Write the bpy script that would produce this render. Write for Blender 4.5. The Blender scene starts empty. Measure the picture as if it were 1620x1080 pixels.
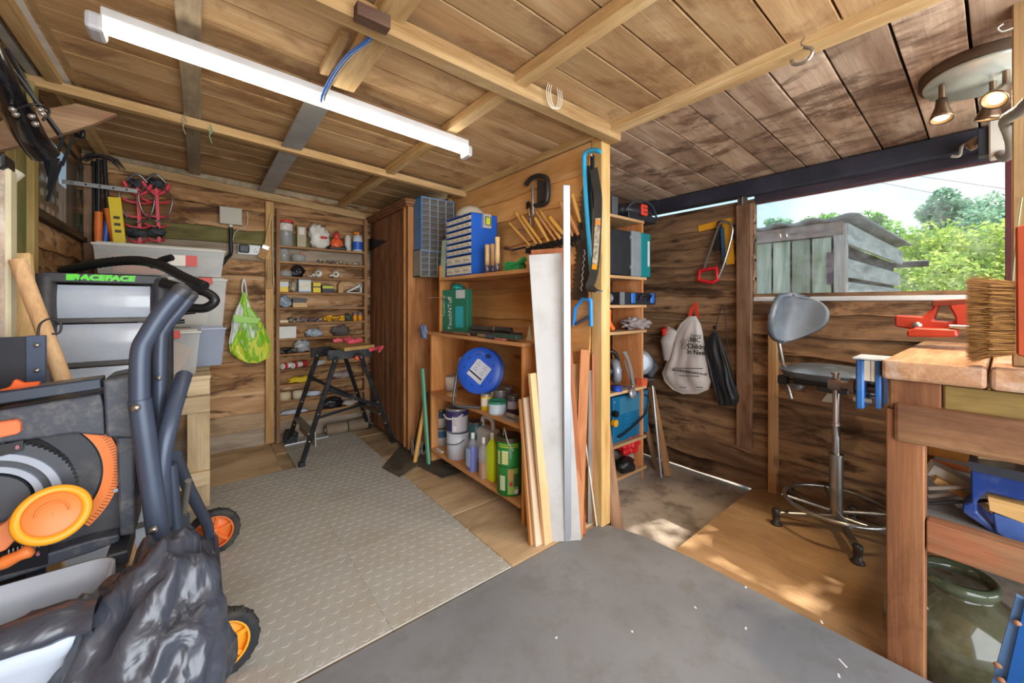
import bpy, bmesh, math, random
from mathutils import Vector, Matrix, noise as mnoise
random.seed(7)
S = bpy.context.scene
COL = S.collection
R = math.radians
# ---------------------------------------------------------------- camera, sky, sun, exposure
F = 620.0; H = 1.15; YAW = math.atan(494 / F)
sn, cs = math.sin(YAW), math.cos(YAW)
cd = bpy.data.cameras.new('camera'); cam = bpy.data.objects.new('camera', cd); COL.objects.link(cam)
cam.location = (0, 0, H); cam.rotation_euler = (R(90), 0, -YAW)
cd.sensor_width = 36; cd.lens = F / 1620 * 36; cd.shift_y = -60 / 1620; cd.clip_start = .02; cd.clip_end = 300
S.camera = cam
S.view_settings.view_transform = 'Standard'; S.view_settings.look = 'None'
S.view_settings.gamma = 1; S.view_settings.exposure = 0.3; S.view_settings.use_curve_mapping = False
cy = S.cycles
cy.use_denoising = True; cy.max_bounces = 7; cy.diffuse_bounces = 4; cy.glossy_bounces = 3; cy.transmission_bounces = 5; cy.transparent_max_bounces = 12
cy.caustics_reflective = False; cy.caustics_refractive = False; cy.sample_clamp_indirect = 4
w = bpy.data.worlds.new('sky'); S.world = w; w.use_nodes = True
nt = w.node_tree; N = nt.nodes; L = nt.links; N.clear()
tc = N.new('ShaderNodeTexCoord'); sx = N.new('ShaderNodeSeparateXYZ'); L.new(tc.outputs['Generated'], sx.inputs[0])
rp = N.new('ShaderNodeValToRGB'); L.new(sx.outputs['Z'], rp.inputs[0])
rp.color_ramp.elements[0].position = .0; rp.color_ramp.elements[0].color = (.66, .88, 1, 1)
rp.color_ramp.elements[1].position = .6; rp.color_ramp.elements[1].color = (.28, .58, .95, 1)
nz = N.new('ShaderNodeTexNoise'); nz.inputs['Scale'].default_value = 3.2; nz.inputs['Detail'].default_value = 7; L.new(tc.outputs['Generated'], nz.inputs['Vector'])
cr = N.new('ShaderNodeValToRGB'); cr.color_ramp.elements[0].position = .47; cr.color_ramp.elements[1].position = .68; L.new(nz.outputs[0], cr.inputs[0])
mx = N.new('ShaderNodeMixRGB'); L.new(cr.outputs[0], mx.inputs[0]); L.new(rp.outputs[0], mx.inputs[1]); mx.inputs[2].default_value = (1, 1, 1, 1)
bg = N.new('ShaderNodeBackground'); bg.inputs[1].default_value = 1.15; L.new(mx.outputs[0], bg.inputs[0])
wo = N.new('ShaderNodeOutputWorld'); L.new(bg.outputs[0], wo.inputs[0])
def lamp(name, kind, loc, rot, energy, color=(1, 1, 1), **k):
    d = bpy.data.lights.new(name, kind); d.energy = energy; d.color = color
    for a, b in k.items(): setattr(d, a, b)
    o = bpy.data.objects.new(name, d); COL.objects.link(o); o.location = loc; o.rotation_euler = rot; return o
# sun from over the window wall, high; its direction of travel:
sd = Vector((-1.0, .3, -1.75)).normalized()
sun = lamp('sun', 'SUN', (6, -2, 8), (0, 0, 0), 6.0, (1, .95, .86), angle=R(.5)); sun.rotation_euler = sd.to_track_quat('-Z', 'Y').to_euler()
# daylight through the wide open front of the shed (behind the camera), facing in
door = lamp('door_daylight', 'AREA', (1.0, -1.25, 1.3), (R(90), 0, 0), 118, (.97, .985, 1), shape='RECTANGLE', size=3.4, size_y=2.2)
door.rotation_euler = Vector((0, 1, -.02)).to_track_quat('-Z', 'Z').to_euler()

# ---------------------------------------------------------------- picture point -> point on a real plane
def ray(px, py):
    a = (px - 810) / F; b = -(py - 480) / F
    return Vector((sn + a * cs, cs - a * sn, b))
def PX(px, py, x): r = ray(px, py); t = x / r.x; return Vector((x, r.y * t, H + r.z * t))
def PY(px, py, y): r = ray(px, py); t = y / r.y; return Vector((r.x * t, y, H + r.z * t))
def PZ(px, py, z=0.): r = ray(px, py); t = (z - H) / r.z; return Vector((r.x * t, r.y * t, z))
def V(*a): return Vector(a)

# ---------------------------------------------------------------- materials
MC = {}
def lin(c):
    if isinstance(c, str):
        c = c.lstrip('#'); c = [int(c[i:i + 2], 16) / 255 for i in (0, 2, 4)]
    return tuple(((x / 12.92) if x <= .04045 else ((x + .055) / 1.055) ** 2.4) for x in c) + (1,)
def newmat(name):
    m = bpy.data.materials.new(name); m.use_nodes = True; t = m.node_tree; t.nodes.clear()
    o = t.nodes.new('ShaderNodeOutputMaterial'); p = t.nodes.new('ShaderNodeBsdfPrincipled'); t.links.new(p.outputs[0], o.inputs[0])
    return m, t, p, o
def P(color, rough=.5, metal=0., var=.12, scale=8., bump=0., dirt=None, dirt_amt=0., alpha=None, name=None, coat=0., trans=0., dscale=None, spec=None):
    key = (color, rough, metal, var, scale, bump, dirt, dirt_amt, alpha, coat, trans, dscale)
    if key in MC: return MC[key]
    m, t, p, o = newmat(name or 'surface'); n = t.nodes; l = t.links; c = lin(color)
    tc = n.new('ShaderNodeTexCoord'); nz = n.new('ShaderNodeTexNoise'); nz.inputs['Scale'].default_value = scale; nz.inputs['Detail'].default_value = 4
    l.new(tc.outputs['Object'], nz.inputs['Vector'])
    mr = n.new('ShaderNodeMapRange'); mr.inputs['From Min'].default_value = .3; mr.inputs['From Max'].default_value = .7; mr.inputs['To Min'].default_value = 1 - var; mr.inputs['To Max'].default_value = 1 + var * .6
    l.new(nz.outputs[0], mr.inputs['Value'])
    mm = n.new('ShaderNodeMixRGB'); mm.blend_type = 'MULTIPLY'; mm.inputs[0].default_value = 1; mm.inputs[1].default_value = c; l.new(mr.outputs[0], mm.inputs[2])
    outc = mm.outputs[0]
    if dirt:
        nd = n.new('ShaderNodeTexNoise'); nd.inputs['Scale'].default_value = dscale or scale * .6; nd.inputs['Detail'].default_value = 8; nd.inputs['Roughness'].default_value = .7
        mp = n.new('ShaderNodeMapping'); mp.inputs['Location'].default_value = (3.1, 7.7, 1.3); l.new(tc.outputs['Object'], mp.inputs[0]); l.new(mp.outputs[0], nd.inputs['Vector'])
        r2 = n.new('ShaderNodeMapRange'); r2.inputs['From Min'].default_value = .48; r2.inputs['From Max'].default_value = .68; r2.inputs['To Max'].default_value = dirt_amt; l.new(nd.outputs[0], r2.inputs['Value'])
        m2 = n.new('ShaderNodeMixRGB'); l.new(r2.outputs[0], m2.inputs[0]); l.new(outc, m2.inputs[1]); m2.inputs[2].default_value = lin(dirt); outc = m2.outputs[0]
    l.new(outc, p.inputs['Base Color']); p.inputs['Roughness'].default_value = rough; p.inputs['Metallic'].default_value = metal
    if spec is not None: p.inputs['Specular IOR Level'].default_value = spec
    if coat: p.inputs['Coat Weight'].default_value = coat
    if trans: p.inputs['Transmission Weight'].default_value = trans
    if bump:
        b = n.new('ShaderNodeBump'); b.inputs['Strength'].default_value = bump; b.inputs['Distance'].default_value = .004; nb = n.new('ShaderNodeTexNoise'); nb.inputs['Scale'].default_value = scale * 6; nb.inputs['Detail'].default_value = 5
        l.new(tc.outputs['Object'], nb.inputs['Vector']); l.new(nb.outputs[0], b.inputs['Height']); l.new(b.outputs[0], p.inputs['Normal'])
    if alpha is not None:
        tr = n.new('ShaderNodeBsdfTransparent'); ms = n.new('ShaderNodeMixShader'); ms.inputs[0].default_value = alpha
        l.new(tr.outputs[0], ms.inputs[1]); l.new(p.outputs[0], ms.inputs[2]); l.new(ms.outputs[0], o.inputs[0])
    MC[key] = m; return m
def EM(color, strength, name='lit'):
    key = ('em', color, strength)
    if key in MC: return MC[key]
    m, t, p, o = newmat(name); c = lin(color)
    p.inputs['Base Color'].default_value = c; p.inputs['Emission Color'].default_value = c; p.inputs['Emission Strength'].default_value = strength
    MC[key] = m; return m
def WOOD(dark, mid, light, axis='X', rough=.75, stain=0., stain_col='#2a1a10', grain=1., knots=.6, vary=.18, bump=.25, perp=9., name='wood', moss=0., along=1.0, smap=(2.2, 4.5), srange=(.5, .66)):
    """sawn timber; grain runs along the object's own axis, every piece offset by its Object Info random"""
    key = ('w', dark, mid, light, axis, rough, stain, stain_col, grain, knots, vary, bump, perp, moss, along, smap, srange)
    if key in MC: return MC[key]
    m, t, p, o = newmat(name); n = t.nodes; l = t.links
    tc = n.new('ShaderNodeTexCoord'); oi = n.new('ShaderNodeObjectInfo')
    mul = n.new('ShaderNodeVectorMath'); mul.operation = 'SCALE'; cb = n.new('ShaderNodeCombineXYZ')
    for i, k in enumerate((31.7, 17.3, 53.9)):
        mt = n.new('ShaderNodeMath'); mt.operation = 'MULTIPLY'; mt.inputs[1].default_value = k; l.new(oi.outputs['Random'], mt.inputs[0]); l.new(mt.outputs[0], cb.inputs[i])
    ad = n.new('ShaderNodeVectorMath'); l.new(tc.outputs['Object'], ad.inputs[0]); l.new(cb.outputs[0], ad.inputs[1])
    def mapped(a, b):
        mp = n.new('ShaderNodeMapping'); s = [b, b, b]; s['XYZ'.index(axis)] = a; mp.inputs['Scale'].default_value = s; l.new(ad.outputs[0], mp.inputs[0]); return mp.outputs[0]
    n1 = n.new('ShaderNodeTexNoise'); n1.inputs['Scale'].default_value = 1; n1.inputs['Detail'].default_value = 6; n1.inputs['Roughness'].default_value = .62; n1.inputs['Distortion'].default_value = .7; l.new(mapped(1.3 * along, perp), n1.inputs['Vector'])
    rp = n.new('ShaderNodeValToRGB'); e = rp.color_ramp.elements; e[0].position = .3; e[0].color = lin(dark); e[1].position = .68; e[1].color = lin(light); x = e.new(.5); x.color = lin(mid); l.new(n1.outputs[0], rp.inputs[0])
    n2 = n.new('ShaderNodeTexNoise'); n2.inputs['Scale'].default_value = 1; n2.inputs['Detail'].default_value = 3; l.new(mapped(5, 150), n2.inputs['Vector'])
    r2 = n.new('ShaderNodeMapRange'); r2.inputs['From Min'].default_value = .35; r2.inputs['From Max'].default_value = .65; r2.inputs['To Min'].default_value = 1 - .12 * grain; r2.inputs['To Max'].default_value = 1 + .06 * grain; l.new(n2.outputs[0], r2.inputs['Value'])
    m1 = n.new('ShaderNodeMixRGB'); m1.blend_type = 'MULTIPLY'; m1.inputs[0].default_value = 1; l.new(rp.outputs[0], m1.inputs[1]); l.new(r2.outputs[0], m1.inputs[2]); outc = m1.outputs[0]
    if knots:
        vo = n.new('ShaderNodeTexVoronoi'); vo.inputs['Scale'].default_value = 1; l.new(mapped(3.0, 8), vo.inputs['Vector'])
        r3 = n.new('ShaderNodeMapRange'); r3.inputs['From Min'].default_value = .05; r3.inputs['From Max'].default_value = .17; r3.inputs['To Min'].default_value = knots; r3.inputs['To Max'].default_value = 0; l.new(vo.outputs['Distance'], r3.inputs['Value'])
        m3 = n.new('ShaderNodeMixRGB'); l.new(r3.outputs[0], m3.inputs[0]); l.new(outc, m3.inputs[1]); m3.inputs[2].default_value = lin(stain_col); outc = m3.outputs[0]
    if stain:
        n4 = n.new('ShaderNodeTexNoise'); n4.inputs['Scale'].default_value = 1; n4.inputs['Detail'].default_value = 9; n4.inputs['Roughness'].default_value = .68; n4.inputs['Distortion'].default_value = .5; l.new(mapped(*smap), n4.inputs['Vector'])
        r4 = n.new('ShaderNodeMapRange'); r4.inputs['From Min'].default_value = srange[0]; r4.inputs['From Max'].default_value = srange[1]; r4.inputs['To Max'].default_value = stain; l.new(n4.outputs[0], r4.inputs['Value'])
        m4 = n.new('ShaderNodeMixRGB'); l.new(r4.outputs[0], m4.inputs[0]); l.new(outc, m4.inputs[1]); m4.inputs[2].default_value = lin(stain_col); outc = m4.outputs[0]
    if moss:
        n5 = n.new('ShaderNodeTexNoise'); n5.inputs['Scale'].default_value = 2.2; n5.inputs['Detail'].default_value = 7; l.new(ad.outputs[0], n5.inputs['Vector'])
        r5 = n.new('ShaderNodeMapRange'); r5.inputs['From Min'].default_value = .45; r5.inputs['From Max'].default_value = .62; r5.inputs['To Max'].default_value = moss; l.new(n5.outputs[0], r5.inputs['Value'])
        m5 = n.new('ShaderNodeMixRGB'); l.new(r5.outputs[0], m5.inputs[0]); l.new(outc, m5.inputs[1]); m5.inputs[2].default_value = lin('#6f7a4a'); outc = m5.outputs[0]
    rr = n.new('ShaderNodeMapRange'); rr.inputs['To Min'].default_value = 1 - vary; rr.inputs['To Max'].default_value = 1 + vary; l.new(oi.outputs['Random'], rr.inputs['Value'])
    m6 = n.new('ShaderNodeMixRGB'); m6.blend_type = 'MULTIPLY'; m6.inputs[0].default_value = 1; l.new(outc, m6.inputs[1]); l.new(rr.outputs[0], m6.inputs[2])
    l.new(m6.outputs[0], p.inputs['Base Color']); p.inputs['Roughness'].default_value = rough; p.inputs['Specular IOR Level'].default_value = .25
    if bump:
        ba = n.new('ShaderNodeMath'); ba.operation = 'MULTIPLY_ADD'; ba.inputs[1].default_value = .4; l.new(n2.outputs[0], ba.inputs[0]); l.new(n1.outputs[0], ba.inputs[2])
        b = n.new('ShaderNodeBump'); b.inputs['Strength'].default_value = bump; b.inputs['Distance'].default_value = .006; l.new(ba.outputs[0], b.inputs['Height']); l.new(b.outputs[0], p.inputs['Normal'])
    MC[key] = m; return m

# ---------------------------------------------------------------- mesh building
def perp_frame(d, up=None):
    d = d.normalized(); u = Vector(up) if up is not None else (V(0, 0, 1) if abs(d.z) < .9 else V(1, 0, 0))
    a = u.cross(d)
    if a.length < 1e-6: a = V(1, 0, 0).cross(d)
    a.normalize(); return a, d.cross(a).normalized()
class B:
    def __init__(s): s.v = []; s.f = []; s.m = []; s.s = []; s.mi = 0
    def mat(s, i): s.mi = i; return s
    def add(s, vs, fs, smooth=False):
        k = len(s.v); s.v += [tuple(q) for q in vs]
        for f in fs: s.f.append([i + k for i in f]); s.m.append(s.mi); s.s.append(smooth)
        return s
    def bx(s, x0, x1, y0, y1, z0, z1):
        return s.add([(x, y, z) for z in (z0, z1) for y in (y0, y1) for x in (x0, x1)], [(0, 2, 3, 1), (4, 5, 7, 6), (0, 1, 5, 4), (2, 6, 7, 3), (0, 4, 6, 2), (1, 3, 7, 5)])
    def cb(s, c, size, rot=None):
        h = [q / 2 for q in size]; vs = []
        for z in (-1, 1):
            for y in (-1, 1):
                for x in (-1, 1):
                    q = V(x * h[0], y * h[1], z * h[2])
                    if rot: q = rot @ q
                    vs.append(q + Vector(c))
        return s.add(vs, [(0, 2, 3, 1), (4, 5, 7, 6), (0, 1, 5, 4), (2, 6, 7, 3), (0, 4, 6, 2), (1, 3, 7, 5)])
    def bar(s, p, q, w, t, up=None):
        p = Vector(p); q = Vector(q); a, b = perp_frame(q - p, up); vs = []
        for c in (p, q):
            for i, j in ((-1, -1), (1, -1), (1, 1), (-1, 1)): vs.append(c + a * (w / 2 * i) + b * (t / 2 * j))
        return s.add(vs, [(3, 2, 1, 0), (4, 5, 6, 7), (0, 1, 5, 4), (1, 2, 6, 5), (2, 3, 7, 6), (3, 0, 4, 7)])
    def tube(s, pts, r, n=10, closed=False, caps=True, flat=1.):
        pts = [Vector(q) for q in pts]; m = len(pts)
        rs = r if isinstance(r, (list, tuple)) else [r] * m
        tn = []
        for i in range(m):
            if closed: d = pts[(i + 1) % m] - pts[i - 1]
            else: d = pts[min(i + 1, m - 1)] - pts[max(i - 1, 0)]
            tn.append(d.normalized() if d.length > 1e-9 else V(0, 0, 1))
        a, b = perp_frame(tn[0]); vs = []
        for i in range(m):
            a = (a - tn[i] * a.dot(tn[i])); a = a.normalized() if a.length > 1e-6 else perp_frame(tn[i])[0]; b = tn[i].cross(a)
            for k in range(n):
                g = 2 * math.pi * k / n; vs.append(pts[i] + a * math.cos(g) * rs[i] + b * math.sin(g) * rs[i] * flat)
        fs = []
        for i in range(m if closed else m - 1):
            j = (i + 1) % m
            for k in range(n): fs.append((i * n + k, i * n + (k + 1) % n, j * n + (k + 1) % n, j * n + k))
        s.add(vs, fs, True)
        if caps and not closed:
            s.add(vs[:n], [tuple(range(n - 1, -1, -1))]); s.add(vs[-n:], [tuple(range(n))])
        return s
    def lathe(s, prof, c=(0, 0, 0), n=20, ax=(0, 0, 1), smooth=True):
        ax = Vector(ax).normalized(); a, b = perp_frame(ax); c = Vector(c); vs = []; fs = []; m = len(prof)
        for r_, z_ in prof:
            for k in range(n):
                g = 2 * math.pi * k / n; vs.append(c + ax * z_ + (a * math.cos(g) + b * math.sin(g)) * max(r_, 1e-5))
        for i in range(m - 1):
            for k in range(n): fs.append((i * n + k, i * n + (k + 1) % n, (i + 1) * n + (k + 1) % n, (i + 1) * n + k))
        s.add(vs, fs, smooth); return s
    def cyl(s, p, q, r, n=14, r2=None):
        p = Vector(p); q = Vector(q); L_ = (q - p).length; r2 = r if r2 is None else r2
        s.lathe([(r, 0), (r2, L_)], p, n, q - p); s.lathe([(0, 0), (r, 0)], p, n, q - p, False); s.lathe([(r2, L_), (0, L_)], p, n, q - p, False); return s
    def prism(s, poly, o, u, v, d):
        """poly in (u,v) about o, extruded by vector d"""
        o, u, v, d = map(Vector, (o, u, v, d)); n = len(poly)
        a = [o + u * p[0] + v * p[1] for p in poly]; b = [q + d for q in a]
        fr = [tuple(range(n)), tuple(range(2 * n - 1, n - 1, -1))] + [(i, i + n, (i + 1) % n + n, (i + 1) % n) for i in range(n)]
        if u.cross(v).dot(d) > 0: fr = [tuple(reversed(f)) for f in fr]
        return s.add(a + b, fr)
    def ring(s, o, u, v, d, ri, ro, a0, a1, n=24, teeth=0, th=0.):
        """arc band"""
        o, u, v, d = map(Vector, (o, u, v, d)); vs = []
        for i in range(n + 1):
            g = a0 + (a1 - a0) * i / n; e = u * math.cos(g) + v * math.sin(g); rr = ro + (th if teeth and i % 2 else 0)
            vs += [o + e * ri, o + e * rr, o + e * rr + d, o + e * ri + d]
        fs = []
        for i in range(n):
            k = 4 * i
            for j in range(4): fs.append((k + j, k + (j + 1) % 4, k + 4 + (j + 1) % 4, k + 4 + j))
        fs += [(3, 2, 1, 0), (4 * n, 4 * n + 1, 4 * n + 2, 4 * n + 3)]
        if u.cross(v).dot(d) > 0: fs = [tuple(reversed(f)) for f in fs]
        return s.add(vs, fs)
    def blob(s, c, r, sub=2, amp=.15, fr=6., seed=0, flat=None):
        bm = bmesh.new(); bmesh.ops.create_icosphere(bm, subdivisions=sub, radius=1)
        vs = []
        for q in bm.verts:
            k = 1 + amp * mnoise.noise(q.co * fr * .3 + V(seed * 3.1, seed * 1.7, seed)) * 2
            e = V(q.co.x * r[0], q.co.y * r[1], q.co.z * r[2]) * k
            if flat is not None: e.z = max(e.z, flat)
            vs.append(e + Vector(c))
        fs = [[w_.index for w_ in f.verts] for f in bm.faces]; bm.free(); return s.add(vs, fs, True)
    def grid(s, fn, nu, nv, smooth=True, thick=None):
        vs = [fn(i / nu, j / nv) for j in range(nv + 1) for i in range(nu + 1)]
        fs = [(j * (nu + 1) + i, j * (nu + 1) + i + 1, (j + 1) * (nu + 1) + i + 1, (j + 1) * (nu + 1) + i) for j in range(nv) for i in range(nu)]
        return s.add(vs, fs, smooth)
def obj(name, b, mats, parent=None, loc=None, bev=0., seg=1, solid=0., sub=0, rot=None):
    me = bpy.data.meshes.new(name)
    vs = b.v
    if loc is not None and parent is None or (loc is not None): vs = [(q[0] - loc[0], q[1] - loc[1], q[2] - loc[2]) for q in vs]
    me.from_pydata(vs, [], b.f); me.update()
    if not isinstance(mats, (list, tuple)): mats = [mats]
    for m in mats: me.materials.append(m)
    me.polygons.foreach_set('material_index', b.m); me.polygons.foreach_set('use_smooth', b.s)
    o = bpy.data.objects.new(name, me); COL.objects.link(o)
    if parent: o.parent = parent
    if loc is not None: o.location = loc
    if rot is not None: o.rotation_euler = rot
    if solid: md = o.modifiers.new('solid', 'SOLIDIFY'); md.thickness = solid; md.offset = 0
    if bev: md = o.modifiers.new('bevel', 'BEVEL'); md.width = bev; md.segments = seg; md.limit_method = 'ANGLE'; md.angle_limit = R(40)
    if sub: md = o.modifiers.new('sub', 'SUBSURF'); md.levels = sub; md.render_levels = sub
    return o
def thing(name, label, cat, loc=(0, 0, 0), rz=0, group=None, rot=None):
    o = bpy.data.objects.new(name, None); COL.objects.link(o); o.location = loc; o.rotation_euler = rot or (0, 0, rz); o.empty_display_size = .05
    o['label'] = label; o['category'] = cat
    if group: o['group'] = group
    return o
def tag(o, label, cat, group=None, kind=None):
    o['label'] = label; o['category'] = cat
    if group: o['group'] = group
    if kind: o['kind'] = kind
    return o
def struct(o): o['kind'] = 'structure'; return o
def copy_tree(o, parent=None):
    c = o.copy(); COL.objects.link(c)
    if parent: c.parent = parent
    for ch in list(o.children): copy_tree(ch, c)
    return c
def text(body, size, mat, parent, loc, rot, extrude=.0006, name='lettering', align='CENTER', shear=0., offset=0., sx_=1.):
    cu = bpy.data.curves.new(name, 'FONT'); cu.body = body; cu.size = size; cu.extrude = extrude; cu.align_x = align; cu.align_y = 'CENTER'; cu.shear = shear; cu.offset = offset
    cu.materials.append(mat); o = bpy.data.objects.new(name, cu); COL.objects.link(o); o.parent = parent; o.location = loc; o.rotation_euler = rot; o.scale = (sx_, 1, 1)
    cu.resolution_u = 2; me = bpy.data.meshes.new_from_object(o); bpy.data.objects.remove(o); o = bpy.data.objects.new(name, me); COL.objects.link(o); o.parent = parent; o.location = loc; o.rotation_euler = rot; o.scale = (sx_, 1, 1); return o
def waney(L_, h, seed, n=16, amp=.012, t0=.026, t1=.012, lap=.02):
    """a waney-edged board, length along X, height Z, front face towards -Y; bottom edge proud"""
    rnd = random.Random(seed); vs = []; ph = rnd.random() * 50; b = B()
    for i in range(n + 1):
        x = L_ * (i / n - .5); zb = -h / 2 + amp * (mnoise.noise(V(x * 3.1 + ph, 0, 0)) * 1.6 + mnoise.noise(V(x * 11 + ph, 3, 0)) * .6)
        zt = h / 2 + lap; ym = -.5 * (t0 + t1) + .006 * mnoise.noise(V(x * 4 + ph, 8, 0))
        vs += [V(x, 0, zb), V(x, -t0 + .003 * mnoise.noise(V(x * 9 + ph, 1, 5)), zb + .004), V(x, ym, 0), V(x, -t1, zt), V(x, 0, zt)]
    fs = []
    for i in range(n):
        k = 5 * i
        for j in range(5): fs.append((k + j, k + 5 + j, k + 5 + (j + 1) % 5, k + (j + 1) % 5))
    fs += [(0, 1, 2, 3, 4), (5 * n + 4, 5 * n + 3, 5 * n + 2, 5 * n + 1, 5 * n)]
    b.add(vs, fs); return b
def jig(poly, k): return poly
_obj = obj
def obj(name, b, *a, **k):
    o = _obj(name, b, *a, **k)
    if len(b.f) < 60000:
        bm = bmesh.new(); bm.from_mesh(o.data); bmesh.ops.recalc_face_normals(bm, faces=bm.faces); bm.to_mesh(o.data); bm.free()
    return o
# ================================================================ THE SHED
XL, XP, XW, YB, YBAY, YF, ZB = -.62, 1.63, 2.90, 3.80, 1.98, -1.0, -.11
def zc(x): return 2.05 + .05 * (XP - x) if x < XP else 2.05 - .075 * (x - XP)
w_ceilL = WOOD('#aa845c', '#c09c70', '#d2b288', 'X', stain=.6, stain_col='#80583a', smap=(3, 4), srange=(.52, .64), knots=.5, name='roof_pine', perp=7, grain=.8)
w_ceilR = WOOD('#8c6e58', '#b2967e', '#d6bea6', 'X', stain=.75, stain_col='#553a2a', knots=.3, vary=.2, perp=5, smap=(7.5, 3.2), srange=(.49, .60), name='roof_stained')
w_beam = WOOD('#a07a4c', '#c2a070', '#d6b88a', 'X', knots=.4, stain=.2, stain_col='#8a6a3c', name='beam_pine')
w_beamY = WOOD('#a07a4c', '#c0a070', '#d6b88a', 'Y', knots=.4, stain=.2, stain_col='#8a6a3c', name='beam_pine_y')
w_post = WOOD('#b08442', '#cfa566', '#dfbb82', 'Z', knots=.5, stain=.15, stain_col='#93803f', name='post_pine')
w_back = WOOD('#7e5634', '#b58a5e', '#dcb48a', 'X', stain=.85, stain_col='#4c3020', knots=.8, perp=7, smap=(2.6, 10), srange=(.5, .6), bump=.6, name='back_boards')
w_part = WOOD('#cf9858', '#e2ac6c', '#efc088', 'X', perp=8, grain=.7, stain=.2, stain_col='#8a5a2c', knots=.8, name='partition_boards')
w_win = WOOD('#58402e', '#8a6a4e', '#b8926c', 'X', smap=(1.8, 7), srange=(.5, .6), stain=.8, stain_col='#332014', knots=.8, perp=8, name='window_boards')
w_dark = WOOD('#241a18', '#33292a', '#463838', 'Y', knots=.2, stain=.3, name='lintel_paint')
w_grey = WOOD('#857566', '#a3937f', '#b8a994', 'X', knots=.7, stain=.2, name='grey_board')
w_moss = WOOD('#5c5634', '#7d7648', '#94865a', 'X', knots=.4, stain=.4, stain_col='#3e3a22', name='green_board')
w_greyY = WOOD('#7c6c58', '#9a8a72', '#b0a088', 'Y', knots=.4, stain=.3, name='grey_rafter')
# floor slabs
fl = B(); pl = [(XL - .05, YF - .5), (1.735, YF - .5), (1.735, .87), (1.70, 1.16), (1.66, 1.28), (1.66, YB + .1), (XL - .05, YB + .1)]
fl.prism(pl, (0, 0, -.16), (1, 0, 0), (0, 1, 0), (0, 0, .156))
m_osb = P('#b49a7a', .85, var=.25, scale=5, bump=.4, dirt='#6d563f', dirt_amt=.8, dscale=2.2)
struct(obj('floor', fl, m_osb))
floor = bpy.data.objects['floor']
for i, (x0, x1, y0, y1) in enumerate(((1.07, 1.66, 1.34, 1.86), (1.07, 1.66, 1.866, 2.36), (1.0, 1.66, 2.366, 2.9), (-.6, .45, 3.08, 3.79), (.455, 1.3, 3.456, 3.79), (-.6, 1.0, 2.9, 3.07))):
    b = B(); b.bx(x0 - (x0 + x1) / 2, x1 - (x0 + x1) / 2 - .004, y0 - (y0 + y1) / 2, y1 - (y0 + y1) / 2 - .004, -.006, 0.002)
    o = obj('floor_board', b, WOOD('#a08462', '#bfa380', '#d3ba98', 'X', stain=.5, stain_col='#7c6448', knots=0, name='floor_ply', perp=4, grain=.5), floor, bev=.002); o.location = ((x0 + x1) / 2, (y0 + y1) / 2, 0)
b = B(); b.bx(1.6, 3.0, YF - .5, YBAY + .05, ZB - .06, ZB)
struct(obj('floor_bay', b, P('#b8aa9a', .9, var=.25, scale=4, bump=.6, dirt='#5c4c40', dirt_amt=.75, dscale=7)))
# ceiling: felted roof deck + planks underneath
b = B(); b.add([(XL - .1, YF, zc(XL - .1) + .03), (XP, YF, zc(XP) + .03), (2.96, YF, zc(2.96) + .03), (XL - .1, YB + .1, zc(XL - .1) + .03), (XP, YB + .1, zc(XP) + .03), (2.96, YB + .1, zc(2.96) + .03),
           (XL - .1, YF, zc(XL) + .06), (XP, YF, zc(XP) + .06), (2.96, YF, zc(2.96) + .06), (XL - .1, YB + .1, zc(XL) + .06), (XP, YB + .1, zc(XP) + .06), (2.96, YB + .1, zc(2.96) + .06)],
          [(0, 1, 4, 3), (1, 2, 5, 4), (6, 9, 10, 7), (7, 10, 11, 8), (0, 6, 7, 1), (1, 7, 8, 2), (3, 4, 10, 9), (4, 5, 11, 10), (0, 3, 9, 6), (2, 8, 11, 5)])
ceil = struct(obj('ceiling', b, P('#2b2724', .95)))
rnd = random.Random(3)
def plank_set(xa, xb, y0, y1, mat, pitch, gap):
    y = y0; ang = math.atan2(zc(xb) - zc(xa), xb - xa); L_ = (xb - xa) / math.cos(ang)
    while y < y1:
        wd = pitch * (1 + rnd.uniform(-.06, .06)); b = B(); n = 8; vs = []; k = rnd.random() * 9
        for i in range(n + 1):
            x = L_ * (i / n - .5); e0 = -wd / 2 + gap / 2 + .0025 * mnoise.noise(V(x * 3 + k, 0, 0)); e1 = wd / 2 - gap / 2 + .0025 * mnoise.noise(V(x * 3 + k, 5, 0)); cup = .003 * mnoise.noise(V(x * 2, k, 0))
            vs += [(x, e0, 0), (x, e1, 0), (x, e1, .02), (x, e0, .02)]
        fs = []
        for i in range(n):
            for j in range(4): fs.append((4 * i + j, 4 * i + (j + 1) % 4, 4 * i + 4 + (j + 1) % 4, 4 * i + 4 + j))
        fs += [(0, 1, 2, 3), (4 * n, 4 * n + 1, 4 * n + 2, 4 * n + 3)]
        b.add(vs, fs); o = obj('plank', b, mat, ceil, bev=.0015)
        o.location = ((xa + xb) / 2, y + wd / 2, (zc(xa) + zc(xb)) / 2 - rnd.uniform(0, .004)); o.rotation_euler = (rnd.uniform(-.012, .012), -ang, 0)
        y += wd
plank_set(XL - .05, XP + .02, YF + .1, YB + .05, w_ceilL, .152, .007)
plank_set(XP + .0, 2.93, YF + .1, YBAY + .12, w_ceilR, .162, .008)
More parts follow.
